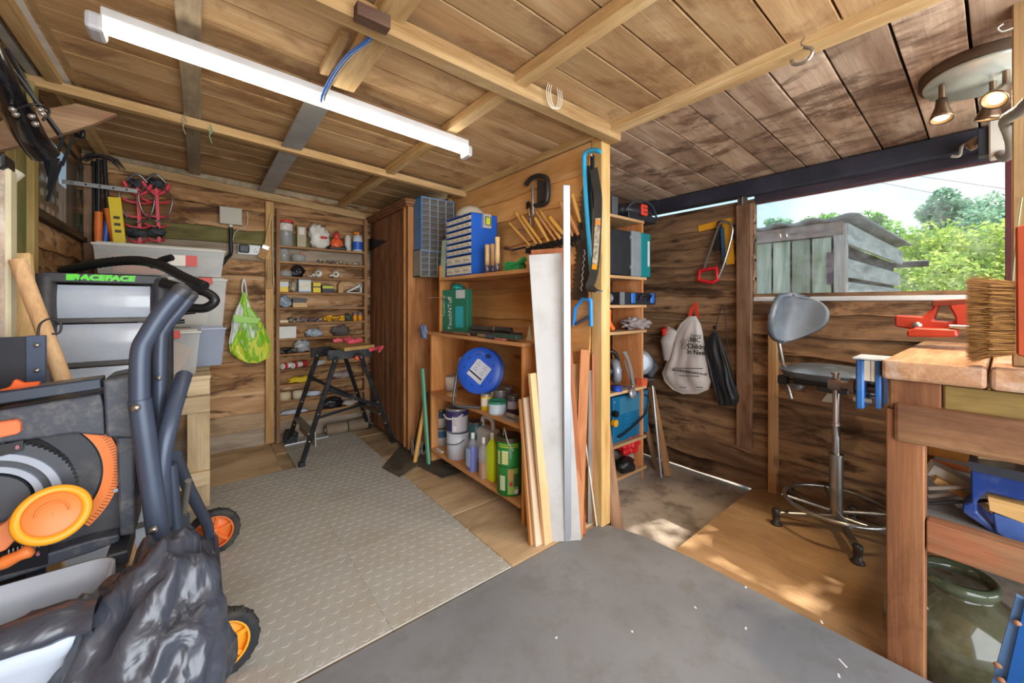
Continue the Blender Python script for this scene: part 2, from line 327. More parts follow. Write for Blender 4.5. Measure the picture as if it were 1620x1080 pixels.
# beams under the roof, each a part of the ceiling
def beam(name, p, q, w_, t, mat, par=ceil, bev=.003):
    p = Vector(p); q = Vector(q); c = (p + q) / 2; L_ = (q - p).length; b = B(); ax = 'XY'[abs((q - p).y) > abs((q - p).x)]
    if abs((q - p).z) > max(abs((q - p).x), abs((q - p).y)):
        b.bx(-w_ / 2, w_ / 2, -t / 2, t / 2, -L_ / 2, L_ / 2); o = obj(name, b, mat, par, bev=bev); o.location = c; o.rotation_euler = (0, 0, 0); d = (q - p).normalized(); o.rotation_euler = (math.asin(-d.y), math.asin(d.x), 0); return o
    if ax == 'X': b.bx(-L_ / 2, L_ / 2, -w_ / 2, w_ / 2, -t / 2, t / 2); rot = (0, -math.atan2((q - p).z, (q - p).x), 0)
    else: b.bx(-w_ / 2, w_ / 2, -L_ / 2, L_ / 2, -t / 2, t / 2); rot = (math.atan2((q - p).z, (q - p).y), 0, 0)
    o = obj(name, b, mat, par, bev=bev); o.location = c; o.rotation_euler = rot; return o
beam('tie_beam', (XL, 2.62, 2.115), (1.64, 2.62, 1.997), .045, .045, w_beam)
beam('beam', (XL, 1.245, zc(XL) - .095), (1.68, 1.245, 2.012), .06, .07, w_beam)
beam('wall_plate_beam', (1.63, YF, 2.048), (1.63, 2.86, 2.036), .07, .06, w_beamY)
beam('rafter', (-.03, YF, zc(-.03) - .012), (-.03, 3.79, zc(-.03) - .012), .07, .022, w_greyY)
beam('rafter', (.475, .2, zc(.47) - .03), (.475, 1.74, zc(.47) - .03), .085, .05, w_beamY)
beam('rafter', (1.0, .1, zc(1.0) - .03), (1.02, 3.79, zc(1.0) - .03), .055, .05, w_beamY)
beam('rafter', (-.5, .4, zc(-.5) - .02), (-.5, 3.78, zc(-.5) - .02), .05, .04, w_beamY)
beam('metal_strip', (.42, 1.86, zc(.42) - .05), (.42, 3.78, zc(.42) - .05), .105, .012, P('#a3a5a6', .5, .15, var=.2, scale=6, dirt='#b9bcc0', dirt_amt=.3))
beam('batten', (.36, 1.84, zc(.5) - .03), (.99, 1.84, zc(.9) - .04), .05, .035, WOOD('#6d4c30', '#8a6645', '#a07c58', 'X'))
beam('batten', (.42, 1.44, zc(.4) - .02), (.37, 1.72, zc(.4) - .02), .035, .03, w_beamY)
# ---- walls
def wall(name, slab, origin, rz, length, z0, z1, mat, pitch, seed, specials={}, h_of=None, spans=None, amp=.012, t=1.):
    b = B(); b.bx(*slab); wl = struct(obj(name, b, P('#3a281c', .95)))
    r_ = random.Random(seed); z = z0; i = 0
    while z < z1 - .02:
        h = min(pitch * (1 + r_.uniform(-.13, .13)), z1 - z); zm = z + h / 2
        for (a0, a1) in (spans(zm) if spans else [(-length / 2, length / 2)]):
            bd = waney(a1 - a0, h, seed * 100 + i * 7 + int(a0 * 10), n=max(4, int((a1 - a0) * 9)), amp=amp * (.3 if i in specials else 1), lap=.018 if z + h < z1 - .03 else .0, t0=.026 * t, t1=.012 * t)
            o = obj('board', bd, specials.get(i, mat), wl)
            u = V(math.cos(rz), math.sin(rz), 0); o.location = Vector(origin) + u * ((a0 + a1) / 2) + V(0, 0, zm); o.rotation_euler = (0, 0, rz)
        z += h; i += 1
    return wl
wall_back = wall('wall_back', (XL - .06, 1.75, YB + .005, YB + .03, 0, 2.2), (.52, YB, 0), 0, 2.3, 0, 2.14, w_back, .135, 11, {11: w_grey, 12: w_moss, 0: w_grey, 1: WOOD('#8a6f52', '#a98c6c', '#c0a483', 'X', stain=.3, stain_col='#5c4632', name='pale_board')}, amp=.024, t=1.7)
def left_spans(z):
    if z < 1.56: return [(-2.4, 2.4)]
    return [(-2.4, .97 + .4)] if z < 2.05 else [(-2.4, 2.4)]
# left wall faces +x : rz = +90deg, u = +y ; origin y = 1.4
b_left = wall('wall_left', (XL - .03, XL - .005, YF, 1.4 + 1.37, 0, 2.25), (XL, 1.4, 0), R(90), 4.8, 0, 2.24, w_back, .15, 5, spans=left_spans)
b = B(); b.bx(XL - .03, XL - .005, 2.77, YB + .03, 0, 1.56); b.bx(XL - .03, XL - .005, 2.77, YB + .03, 2.06, 2.25); obj('backing', b, P('#3a281c', .95), b_left)
# right-hand wall faces -x : rz=-90, u=-y ; origin y = .5
def win_spans(z):
    return [(-1.48, 1.5)] if z < 1.175 else [(-1.48, -.53)]
wall_right = wall('wall_right', (XW + .005, XW + .03, YF, YBAY + .03, -.075, 1.175), (XW, .5, 0), R(-90), 3.0, -.085, 1.846, w_win, .128, 21, spans=win_spans, amp=.016, t=1.5)
b = B(); b.bx(XW + .005, XW + .03, 1.035, YBAY + .03, 1.175, 1.846); obj('backing', b, P('#3a281c', .95), wall_right)
partition = wall('wall_partition', (XP + .005, XP + .03, 1.36, 2.88, 0, 2.02), (XP, 2.11, 0), R(-90), 1.5, 0.0, 2.02, w_part, .16, 31, amp=.014, t=1.2)
b = B(); b.bx(XP + .03, XP + .045, 1.36, 2.0, ZB, 2.0); obj('lining', b, w_win, partition)
b = B(); b.bx(XP, XW + .03, YBAY, YBAY + .03, ZB, 2.02); struct(obj('wall_bay_back', b, WOOD('#4a2c1a', '#7c5233', '#9a6c46', 'X', stain=.6, stain_col='#2c1a10')))
# posts and studs
pp = obj('post', B().bx(-.035, .035, -.035, .035, 0, 2.015), w_post, partition, bev=.003); pp.location = (1.648, 1.32, 0)
obj('post', B().bx(-.03, .03, -.03, .03, 0, 2.0), w_post, partition, bev=.003).location = (1.60, 2.83, 0)
w_studgrey = WOOD('#6a4c38', '#8c6c54', '#a98a70', 'Z', stain=.35, stain_col='#4a3424', knots=.4)
q1 = PX(1165, 400, 2.83); q2 = PX(1187, 400, 2.83)
obj('stud', B().bx(-.022, .022, -.045, .045, 0, 1.62), w_studgrey, wall_right, bev=.003).location = (2.852, (q1.y + q2.y) / 2, .19)
q1 = PX(1213, 600, 2.83); q2 = PX(1230, 600, 2.83)
obj('stud', B().bx(-.02, .02, -.024, .024, 0, 1.18), WOOD('#a0764c', '#c79a6a', '#dab384', 'Z'), wall_right, bev=.002).location = (2.852, (q1.y + q2.y) / 2, -.10)
q1 = PY(426, 500, 3.75)
obj('post', B().bx(-.028, .028, -.02, .02, 0, 1.97), WOOD('#a37a48', '#bf9763', '#d0ab78', 'Z'), wall_back, bev=.002).location = (q1.x, 3.745, .01)
beam('wall_plate', (XL, 3.765, 2.10), (1.25, 3.765, 1.965), .05, .06, w_beam, wall_back)
beam('wall_plate', (XL, 3.775, 2.155), (1.25, 3.775, 2.04), .03, .05, w_greyY, wall_back)
obj('stud', B().bx(-.02, .02, -.03, .03, 0, 2.1), WOOD('#9c8446', '#bda266', '#cbb47c', 'Z', moss=.6), b_left, bev=.002).location = (XL + .045, 2.62, 0)
obj('stud', B().bx(-.015, .015, -.06, .06, 0, 2.1), WOOD('#7d6a3c', '#9f8a56', '#b89f6a', 'Z', moss=.9), b_left, bev=.002).location = (XL + .04, 2.48, 0)
obj('stud', B().bx(-.02, .02, -.03, .03, 0, 2.05), w_studgrey, b_left, bev=.002).location = (XL + .05, 3.74, 0)
# lintel over the window wall
lin_ = obj('lintel', B().bx(-.05, .05, -1.5, 1.5, -.045, .045), P('#272a38', .7, var=.3, scale=5, dirt='#4a4658', dirt_amt=.5), wall_right, bev=.004); lin_.location = (2.83, .5, 1.905)
obj('lintel_board', B().bx(-.02, .02, -1.5, .51, -.03, .03), WOOD('#2c262e', '#3c3640', '#544a50', 'Y', name='lintel_board'), wall_right, bev=.003).location = (2.89, .52, 1.846)
# big window
yl, yr = 1.035, PX(1590, 350, 2.9).y
win = struct(thing('window_1', '', '')); del win['label']; del win['category']
wf = WOOD('#4a2228', '#5e2e32', '#73403c', 'Z', stain=.2)
obj('jamb', B().bx(2.86, 2.93, yr - .07, yr, 1.19, 1.86), wf, win, bev=.002)
obj('sill', B().bx(2.865, 2.97, YF, yl, 1.165, 1.192), P('#d9dde0', .35, var=.1, coat=.3), win, bev=.004)
obj('head', B().bx(2.89, 2.93, yr, yl, 1.812, 1.82), wf, win, bev=.002)
mg, t_, p_, o_ = newmat('window_glass')
tr = t_.nodes.new('ShaderNodeBsdfTransparent'); gl = t_.nodes.new('ShaderNodeBsdfGlossy'); gl.inputs['Roughness'].default_value = .02; ms = t_.nodes.new('ShaderNodeMixShader'); ms.inputs[0].default_value = .05
df = t_.nodes.new('ShaderNodeBsdfDiffuse'); df.inputs[0].default_value = (.75, .85, .9, 1); m2 = t_.nodes.new('ShaderNodeMixShader'); tcg = t_.nodes.new('ShaderNodeTexCoord'); ng = t_.nodes.new('ShaderNodeTexNoise'); ng.inputs['Scale'].default_value = 7; ng.inputs['Detail'].default_value = 9; ng.inputs['Roughness'].default_value = .75
rg = t_.nodes.new('ShaderNodeMapRange'); rg.inputs['From Min'].default_value = .45; rg.inputs['From Max'].default_value = .75; rg.inputs['To Min'].default_value = .02; rg.inputs['To Max'].default_value = .2
t_.links.new(tcg.outputs['Object'], ng.inputs[0]); t_.links.new(ng.outputs[0], rg.inputs['Value']); t_.links.new(rg.outputs[0], m2.inputs[0])
t_.links.new(tr.outputs[0], ms.inputs[1]); t_.links.new(gl.outputs[0], ms.inputs[2]); t_.links.new(ms.outputs[0], m2.inputs[1]); t_.links.new(df.outputs[0], m2.inputs[2]); t_.links.new(m2.outputs[0], o_.inputs[0])
obj('pane', B().bx(2.898, 2.902, yr, yl, 1.192, 1.815), mg, win)
# small side window on the left wall: acrylic pane with rounded far corner in a dark frame
w2 = struct(thing('window_2', '', '')); del w2['label']; del w2['category']
def rr(y0, y1, z0, z1, r_, n=6):
    pts = []
    for (cy_, cz_, a) in ((y1 - r_, z1 - r_, 0), (y0 + .02, z1 - .02, 90), (y0 + .02, z0 + .02, 180), (y1 - r_, z0 + r_, 270)):
        q = r_ if a in (0, 270) else .02
        for k in range(n + 1): g = R(a + 90 * k / n); pts.append((cy_ + q * math.cos(g), cz_ + q * math.sin(g)))
    return pts
wfm = P('#3a332c', .5, .3, var=.3, scale=9, dirt='#8a8678', dirt_amt=.5)
b = B(); pts = [V(XL + .02, a, c) for a, c in rr(2.79, 3.78, 1.59, 2.04, .13)]; b.tube(pts, .016, 6, closed=True); obj('frame', b, wfm, w2)
b = B(); b.prism(rr(2.79, 3.78, 1.59, 2.04, .13), (XL + .0, 0, 0), (0, 1, 0), (0, 0, 1), (.006, 0, 0)); obj('pane', b, P('#867c6c', .18, alpha=.5, var=.3, dirt='#4a4238', dirt_amt=.8), w2)
b = B(); b.bx(XL - .01, XL + .05, 2.72, 3.76, 1.545, 1.575); obj('sill', b, WOOD('#3c2e22', '#584636', '#6f5b48', 'Y'), w2, bev=.003)
b = B()
for k in range(5): b.bx(XL - .05, XL - .035, 3.02 + .0, 3.5, 1.60 + k * .085, 1.64 + k * .085)
for k in range(5): b.bx(XL - .055, XL - .04, 3.04 + k * .1, 3.08 + k * .1, 1.6, 2.02)
obj('trellis', b, P('#e8e6dc', .7, var=.15), w2)
of_ = thing('sky_cover_fence', 'brown board fence added outside to cover the bright sky in the small left window', 'fence', (-1.5, 3.4, -.12))  # fence added to keep bright sky from showing through the small pane
for k in range(40): obj('board', B().bx(-.01, .01, -2.4 + k * .36, -2.4 + k * .36 + .34, 0, 2.9), WOOD('#4a3a2c', '#6a5644', '#84705a', 'Z'), of_)
# floor coverings
li = B(); pl = [(XL, YF), (1.735, YF), (1.735, .87), (1.715, 1.1), (1.66, 1.27), (1.60, 1.31), (1.33, 1.33), (XL, 1.325)]
li.prism(pl, (0, 0, -.004), (1, 0, 0), (0, 1, 0), (0, 0, .007))
tag(obj('lino_sheet', li, P('#808286', .62, var=.12, scale=3, bump=.3, dirt='#6a6764', dirt_amt=.5, dscale=9)), 'dark grey lino sheet covering the floor in the foreground', 'flooring', kind='structure')
ls = bpy.data.objects['lino_sheet']
for k, (px, py, a_, l_) in enumerate(((1333, 1050, .9, .03), (1327, 1070, .4, .014), (1180, 930, .2, .012), (1100, 962, 1.2, .010), (1180, 995, .3, .012), (1000, 1000, .8, .008), (880, 1010, .3, .008), (1300, 985, .5, .015))):
    q = PZ(px, py, .0); o = obj('paint_fleck', B().cb((0, 0, 0), (l_, .006, .0012)), P('#e4e6ea', .6), ls); o.location = (q.x, q.y, .0035); o.rotation_euler = (0, 0, a_)
mt = thing('rubber_mat', 'pale grey studded rubber mat in front of the pine shelves', 'mat', (0, 0, 0)); mt['kind'] = 'structure'
m_mat = P('#b6b4ad', .55, var=.08, scale=2.5, dirt='#a59a88', dirt_amt=.45, dscale=3)
tw, th_ = .534, .528
for i in range(3):
    for j in range(5):
        x0 = -.54 + i * tw; y0 = 1.335 + j * .528; th_ = .528
        if j == 4 and i < 2: continue
        if j == 3 and i < 2: th_ = .155
        if j == 4: th_ = .30
        b = B().bx(0, tw - .0006, 0, th_ - .0006, .002, .008); o = obj('mat_tile', b, m_mat, mt, bev=.001); o.location = (x0, y0, 0)
        b = B(); ny = max(3, round(th_ / .048)); nx = 11
        for a in range(nx):
            for c in range(ny):
                cx_ = (a + .25 + .5 * (c % 2)) * tw / nx; cy_ = (c + .5) * th_ / ny; r_ = .0155; vs = []
                for z_, rr_ in ((.008, r_), (.0089, r_ * .93)):
                    for k in range(10): g = k * math.pi / 5; vs.append((cx_ + rr_ * math.cos(g), cy_ + rr_ * math.sin(g), z_))
                b.add(vs, [tuple(range(10, 20))] + [(k, (k + 1) % 10, 10 + (k + 1) % 10, 10 + k) for k in range(10)])
        st = obj('stud', b, m_mat, o); st['kind'] = 'stuff'
b = B(); b.prism([PZ(*q)[:2] for q in ((604, 742), (640, 700), (712, 690), (750, 745), (700, 758), (660, 738), (632, 757))], (0, 0, .009), (1, 0, 0), (0, 1, 0), (0, 0, .004))
tag(obj('lino_offcut', b, P('#4f4a42', .6, var=.3, dirt='#807666', dirt_amt=.6)), 'dark ragged offcut of lino at the foot of the pine shelves', 'flooring')
b = B(); pts = [PZ(*q, ZB)[:2] for q in ((1081, 880), (1205, 768), (1300, 790))] ; b.prism([(1.78, 1.0), (1.885, 1.0), (2.80, 1.02), (2.87, .95), (2.87, .25), (1.74, .25), (1.74, 1.0)], (0, 0, -.068), (1, 0, 0), (0, 1, 0), (0, 0, .018)).bx(1.80, 2.8, .9, .95, ZB + .001, -.068).bx(1.80, 2.8, .30, .35, ZB + .001, -.068)
tag(obj('plywood_sheet', b, WOOD('#9a744c', '#ae8a62', '#c29e76', 'Y', stain=.35, stain_col='#7a5e44', knots=0, perp=3)), 'loose brown plywood sheet on the floor under the stool', 'board')
def D(px, py, d): r = ray(px, py); return Vector((r.x * d, r.y * d, H + r.z * d))
def bez(pts, n=8, closed=False):
    """smooth polyline through pts (Catmull-Rom)"""
    pts = [Vector(p) for p in pts]; out = []; m = len(pts)
    for i in range(m if closed else m - 1):
        g = (lambda k: pts[k % m]) if closed else (lambda k: pts[max(0, min(m - 1, k))])
        p0, p1, p2, p3 = g(i - 1), g(i), g(i + 1), g(i + 2)
        for k in range(n):
            t = k / n; out.append(.5 * ((2 * p1) + (p2 - p0) * t + (2 * p0 - 5 * p1 + 4 * p2 - p3) * t * t + (3 * p1 - p0 - 3 * p2 + p3) * t ** 3))
    if not closed: out.append(pts[-1])
    return out
def loc(pts, o): return [Vector(p) - Vector(o) for p in pts]
m_black = P('#383b44', .45, var=.25, scale=10, dirt='#6d6760', dirt_amt=.35)
m_blk2 = P('#1b1c20', .4, var=.2)
m_tube = P('#475266', .38, .2, var=.12, scale=8)
m_orange = P('#f0823c', .45, var=.08)
m_orange2 = P('#f5a623', .4, var=.08)
m_steel = P('#b4b4b4', .3, .9, var=.15)
m_white = P('#e6e8ea', .45, var=.06)
m_red = P('#d6453c', .45, var=.1)
# ---- slatted timber stand in the back left corner
o0 = V(-.27, 3.25, 0)
st = thing('timber_stand', 'rough pallet-timber stand in the back left corner carrying the plastic boxes', 'stand', o0)
wp = WOOD('#b39672', '#cfb792', '#e0cba8', 'Z', stain=.2, stain_col='#8f7a5e'); wpx = WOOD('#b39672', '#cfb792', '#e0cba8', 'X', stain=.25, stain_col='#8f9aa0', knots=.3); wpy = WOOD('#b39672', '#cfb792', '#e0cba8', 'Y')
for (x, y) in ((-.005, 2.82), (-.005, 3.68), (-.55, 2.82), (-.55, 3.68)):
    q = V(x, y, 0) - o0; obj('leg', B().bx(q.x - .05, q.x + .05, q.y - .02, q.y + .02, 0, .70), wp, st, bev=.003)
for z0, z1 in ((.545, .635), (.135, .215)):
    obj('rail', B().bx(-.33, .315, -.475, -.451, z0, z1), wpx, st, bev=.003)
for z0, z1 in ((.60, .70), (.135, .215)):
    obj('rail', B().bx(.290, .312, -.44, .42, z0, z1), wpy, st, bev=.003)
obj('rail', B().bx(-.33, .315, -.475, -.451, .645, .725), wpx, st, bev=.003)
for k in range(6): obj('slat', B().bx(-.33, .318, -.475 + k * .158, -.475 + k * .158 + .135, .7265, .748), wpx, st, bev=.002)
# ---- clear storage boxes on it
m_clear = P('#d8d8d4', .2, alpha=.32, var=.05); m_clearb = P('#b9c3da', .2, alpha=.55, var=.05); m_lid = P('#dcd9cf', .3, alpha=.8, var=.04)
def tub(name, label, x0, x1, y0, y1, z0, z1, mat, lidm, contents, clips=(), taper=.02, group=None):
    c = V((x0 + x1) / 2, (y0 + y1) / 2, z0); t = thing(name, label, 'storage box', c, group=group); hx, hy, h = (x1 - x0) / 2, (y1 - y0) / 2, z1 - z0
    b = B(); tp = taper
    def wallq(xa, ya, xb, yb):
        k = (hx - tp) / hx; b.add([(xa * k, ya * k, .0), (xb * k, yb * k, .0), (xb, yb, h - .02), (xa, ya, h - .02)], [(0, 1, 2, 3)])
    cs_ = [(-hx, -hy), (hx, -hy), (hx, hy), (-hx, hy)]
    for i in range(4): wallq(*cs_[i], *cs_[(i + 1) % 4])
    b.add([((hx - tp) / hx * a, (hx - tp) / hx * d_, 0.002) for a, d_ in cs_], [(0, 1, 2, 3)])
    obj('body', b, mat, t, solid=.003)
    obj('lid', B().bx(-hx - .008, hx + .008, -hy - .008, hy + .008, h - .022, h - .008).bx(-hx + .01, hx - .01, -hy + .01, hy - .01, h - .01, h), lidm, t, bev=.004, seg=2)
    for cx_ in clips: obj('clip', B().bx(cx_ - .035, cx_ + .035, -hy - .016, -hy - .006, h - .045, h - .003), m_red, t, bev=.004, seg=2)
    for nm, bb, mm in contents: obj(nm, bb, mm, t, bev=.002)
    return t
tA = tub('storage_box', 'long clear box with orange contents and red label, on top of the stack', -.46, .125, 3.12, 3.6, 1.318, 1.497, m_clear, m_lid,
    [('contents', B().bx(-.22, .0, -.18, .1, .01, .11), P('#e8763a', .5)), ('contents', B().bx(.03, .2, -.15, .15, .01, .09), P('#8f8c84', .6))])
obj('label_sticker', B().bx(.02, .1, -.252, -.249, .06, .125), P('#e9e2d8', .5), tA); obj('label_sticker', B().bx(.1, .155, -.253, -.249, .06, .125), m_red, tA)
tub('storage_box', 'tall clear box with a red clip under the long box', -.3, .135, 3.14, 3.6, 1.005, 1.316, m_clear, m_lid, [('contents', B().bx(-.15, .12, -.1, .15, .01, .2), P('#c9bda8', .6))], clips=(.11,))
tub('storage_box', 'small clear box with red clip and brown paper inside, at the front of the stand', -.22, .0, 2.86, 3.12, .749, 1.003, m_clear, m_lid, [('paper', B().cb((-.02, -.06, .1), (.15, .01, .17), Matrix.Rotation(.5, 3, 'Y')), P('#d8a88a', .7))], clips=(-.01,))
tub('storage_box', 'bluish clear box with a grey lid beside the green carrier bag', -.06, .13, 3.16, 3.5, .749, 1.003, m_clearb, P('#b8c0d2', .3, alpha=.85), [('contents', B().bx(-.06, .06, -.08, .1, .01, .15), P('#9aa0b4', .6))])
# ---- drawer tower
o0 = V(-.31, 2.52, 0)
dt = thing('drawer_tower', 'black framed plastic drawer tower with a green sticker on top edge', 'drawer unit', o0)
fr = B()
for x in (-.165, .172): fr.mat(0).lathe([(.001, 0), (.032, .003), (.032, 1.25), (.024, 1.268), (.001, 1.27)], (x, -.175, 0), 14)
for x in (-.165, .172): fr.lathe([(.001, 0), (.032, .003), (.032, 1.25), (.024, 1.268), (.001, 1.27)], (x, .2, 0), 10)
fr.bx(-.17, .175, -.2, .225, 1.235, 1.272); fr.bx(-.17, .175, -.18, .21, .0, .03)
obj('frame', fr, m_black, dt, bev=.004, seg=2)
obj('side_panel', B().bx(.18, .188, -.17, .2, .03, 1.24).bx(-.178, -.172, -.17, .2, .03, 1.24), P('#8f908c', .4, alpha=.75, dirt='#5c5850', dirt_amt=.5), dt)
zs = [1.225, 1.065, .885, .705, .52, .335, .17, .03]
m_draw = P('#b9c3d2', .16, var=.12, scale=3, dirt='#e4e9ee', dirt_amt=.4, coat=.4)
for i in range(7):
    a, c = zs[i + 1] + .01, zs[i]; b = B()
    def face(u, v, a=a, c=c): return V(-.133 + .272 * u, -.172 - .012 * math.sin(math.pi * v), a + .014 + (c - a - .014) * v)
    b.grid(face, 4, 6); b.bx(-.133, .139, -.165, .1, a + .005, a + .011)
    d_ = obj('drawer', b, m_draw, dt); obj('drawer_edge', B().bx(-.135, .141, -.19, -.165, a - .004, a + .016), P('#4c4c4e', .5, var=.3, dirt='#8a8478', dirt_amt=.5), d_, bev=.004, seg=2)
text('RACEFACE', .030, P('#5fe03a', .4), dt, (.0, -.201, 1.255), (R(90), 0, 0), sx_=1.25, offset=.0022, extrude=.001, shear=.15)
obj('sticker_bar', B().bx(-.105, -.085, -.2015, -.2, 1.243, 1.268), P('#5fe03a', .4), dt)
# ---- hoses and nozzles lying on the tower
def hose(label, pts, r=.014, ribs=True, mat=m_blk2, n=14):
    pp_ = bez(pts, n); rs = [r * (1.0 if (i % 2 or not ribs) else .86) for i in range(len(pp_))]; o_ = Vector(pp_[0]); b = B().tube(loc(pp_, o_), rs, 10)
    o = obj('hose', b, mat); o.location = o_; return tag(o, label, 'hose')
hose('black ribbed hose arching over the top of the drawer tower', [D(98, 428, 1.72), D(160, 416, 1.7), D(215, 412, 1.68), D(255, 420, 1.66), D(290, 438, 1.64), D(325, 453, 1.62)], .021)
hose('black ribbed hose looped behind the top of the grey saw handles', [D(255, 447, 1.72), D(290, 455, 1.74), D(325, 462, 1.76), D(340, 475, 1.77), D(325, 487, 1.76), D(300, 487, 1.75), D(285, 488, 1.74)], .021)
hose('short black tube end pointing right above the drawer tower', [D(238, 420, 1.9), D(255, 412, 1.9), D(272, 407, 1.9)], .016, False)
hose('thin black tube end beside the small boxes, under the looped hose', [D(268, 497, 1.9), D(298, 494, 1.93), D(308, 493, 1.95)], .011, False)
hose('lower black tube end sticking out beside the drawer tower', [D(262, 510, 1.9), D(292, 508, 1.95)], .011, False)
# ---- table saw folded on its wheeled stand
YS = 1.58
def sp(px, py, y=YS): q = PY(px, py, y); return (q.x - o0.x, q.z)
o0 = V(-.25, 1.7, 0)
saw = thing('table_saw', 'black and orange table saw folded on a two-wheeled tube stand', 'table saw', o0)
def fy(y): return y - o0.y
out = [sp(*q) for q in ((-85, 676), (0, 648), (160, 622), (163, 600), (208, 590), (214, 700), (214, 845), (150, 868), (0, 916), (-85, 945))]
cx_, cz_ = sp(8, 774); ex, ez = V(1, 0, 0), V(0, 0, 1)
rp = .208
bb = B(); bb.prism(out, (0, fy(YS + .03), 0), ex, ez, (0, .13, 0)); obj('body', bb, m_black, saw, bev=.008, seg=2)
# raised face around the round opening : top, right and lower webs
bb = B()
bb.prism([sp(*q) for q in ((-85, 676), (0, 648), (160, 622), (165, 640), (168, 688), (120, 684), (0, 700), (-85, 712))], (0, fy(YS - .012), 0), ex, ez, (0, .045, 0))
bb.prism([sp(*q) for q in ((165, 600), (208, 592), (214, 690), (170, 688))], (0, fy(YS - .025), 0), ex, ez, (0, .05, 0))
bb.prism([sp(*q) for q in ((-85, 925), (0, 893), (150, 848), (190, 840), (190, 852), (150, 868), (0, 916), (-85, 945))], (0, fy(YS - .02), 0), ex, ez, (0, .05, 0))
bb.prism([sp(*q) for q in ((185, 690), (214, 690), (214, 842), (190, 845))], (0, fy(YS - .015), 0), ex, ez, (0, .045, 0))
obj('face_frame', bb, P('#414652', .5, var=.2, scale=8, dirt='#8d8a82', dirt_amt=.45, dscale=22), saw, bev=.006, seg=2)
m_groove = P('#3d4047', .6, var=.2, dirt='#7a746a', dirt_amt=.5, dscale=8)
obj('scale_groove', B().ring((cx_, fy(YS + .022), cz_), ex, ez, (0, .012, 0), rp * .55, rp * .80, R(-75), R(75), 30), m_groove, saw)
so = obj('bevel_scale', B().ring((cx_, fy(YS + .012), cz_), ex, ez, (0, .012, 0), rp * .83, rp * 1.0, R(-46), R(42), 30), m_orange, saw)
b = B()
for k in range(36):
    g = R(-44 + k * 2.4); e = ex * math.cos(g) + ez * math.sin(g); c = V(cx_, fy(YS + .011), cz_)
    b.bar(c + e * rp * .93, c + e * rp * .99, .0012, .001, (0, 1, 0))
obj('scale_marks', b, P('#5a3418', .6), so)
for g in (33, 8, -18): q = V(cx_, fy(YS + .008), cz_) + ex * math.cos(R(g)) * rp * 1.0 + ez * math.sin(R(g)) * rp * 1.0; obj('rivet', B().cyl(q, q + V(0, .01, 0), .006, 8), m_steel, so)
# black opening, toothed dial, grey slotted arcs
obj('opening', B().prism([(cx_ + rp * .5 * math.cos(R(g)) * 1.0, cz_ + rp * .62 * math.sin(R(g))) for g in range(-40, 100, 10)] + [(cx_ - .1, cz_)], (0, fy(YS + .016), 0), ex, ez, (0, .004, 0)), P('#14120f', .8), saw)
gx, gz = sp(-22, 800)
gl_ = obj('tilt_dial', B().ring((gx, fy(YS - .0), gz), ex, ez, (0, .03, 0), .085, .150, R(-60), R(140), 90, 1, .005).ring((gx, fy(YS - .01), gz), ex, ez, (0, .04, 0), .0, .075, R(-180), R(180), 30), P('#4a4f58', .45, var=.15, dirt='#7d7a72', dirt_amt=.3), saw)
obj('slot_arc', B().ring((gx, fy(YS - .008), gz), ex, ez, (0, .01, 0), .082, .096, R(-50), R(115), 24).ring((gx, fy(YS - .008), gz), ex, ez, (0, .01, 0), .112, .128, R(-30), R(95), 24), P('#aab4c4', .4), gl_)
# handwheel : tilted disc with yellow rim
hc = PY(84, 814, YS - .09) - o0; ha = V(.12, -.85, .42).normalized()
hw = obj('handwheel', B().lathe([(.001, .0), (.064, .0), (.069, .010), (.066, .022), (.053, .024), (.050, .017), (.001, .017)], hc, 40, ha), [m_orange2], saw)
obj('wheel_cover', B().lathe([(.001, .0), (.051, .0), (.051, .005), (.046, .008), (.001, .008)], hc + ha * .016, 36, ha), m_orange, hw)
u_, v_ = perp_frame(ha); b = B()
for s_ in (1, -1): b.tube([hc + ha * .027 + (u_ * math.cos(R(a)) + v_ * math.sin(R(a)) * s_) * .028 * s_ for a in range(0, 150, 15)], .0022, 6)
obj('moulded_arrow', b, m_orange, hw)
b = B(); b.cyl(hc - ha * .06, hc, .02, 14); obj('spindle', b, m_blk2, hw)
kb = V(sp(35, 862)[0], fy(YS - .07), sp(35, 862)[1]); obj('grip', B().lathe([(.001, -.03), (.012, -.028), (.016, -.01), (.013, .012), (.017, .028), (.012, .035), (.001, .036)], kb, 14, (1, 0, .35)), m_orange, hw)
lv = B().prism([sp(*q, YS - .05) for q in ((-50, 850), (5, 830), (30, 800), (48, 795), (50, 820), (28, 850), (8, 872), (-50, 890))], (0, fy(YS - .05), 0), ex, ez, (0, .03, 0)); obj('lever', lv, P('#f0905c', .45), saw, bev=.006, seg=2)
obj('latch', B().prism([sp(*q) for q in ((-60, 672), (32, 660), (38, 665), (38, 678), (34, 682), (-60, 702))], (0, fy(YS - .03), 0), ex, ez, (0, .03, 0)), P('#ee7f50', .5), saw, bev=.003)
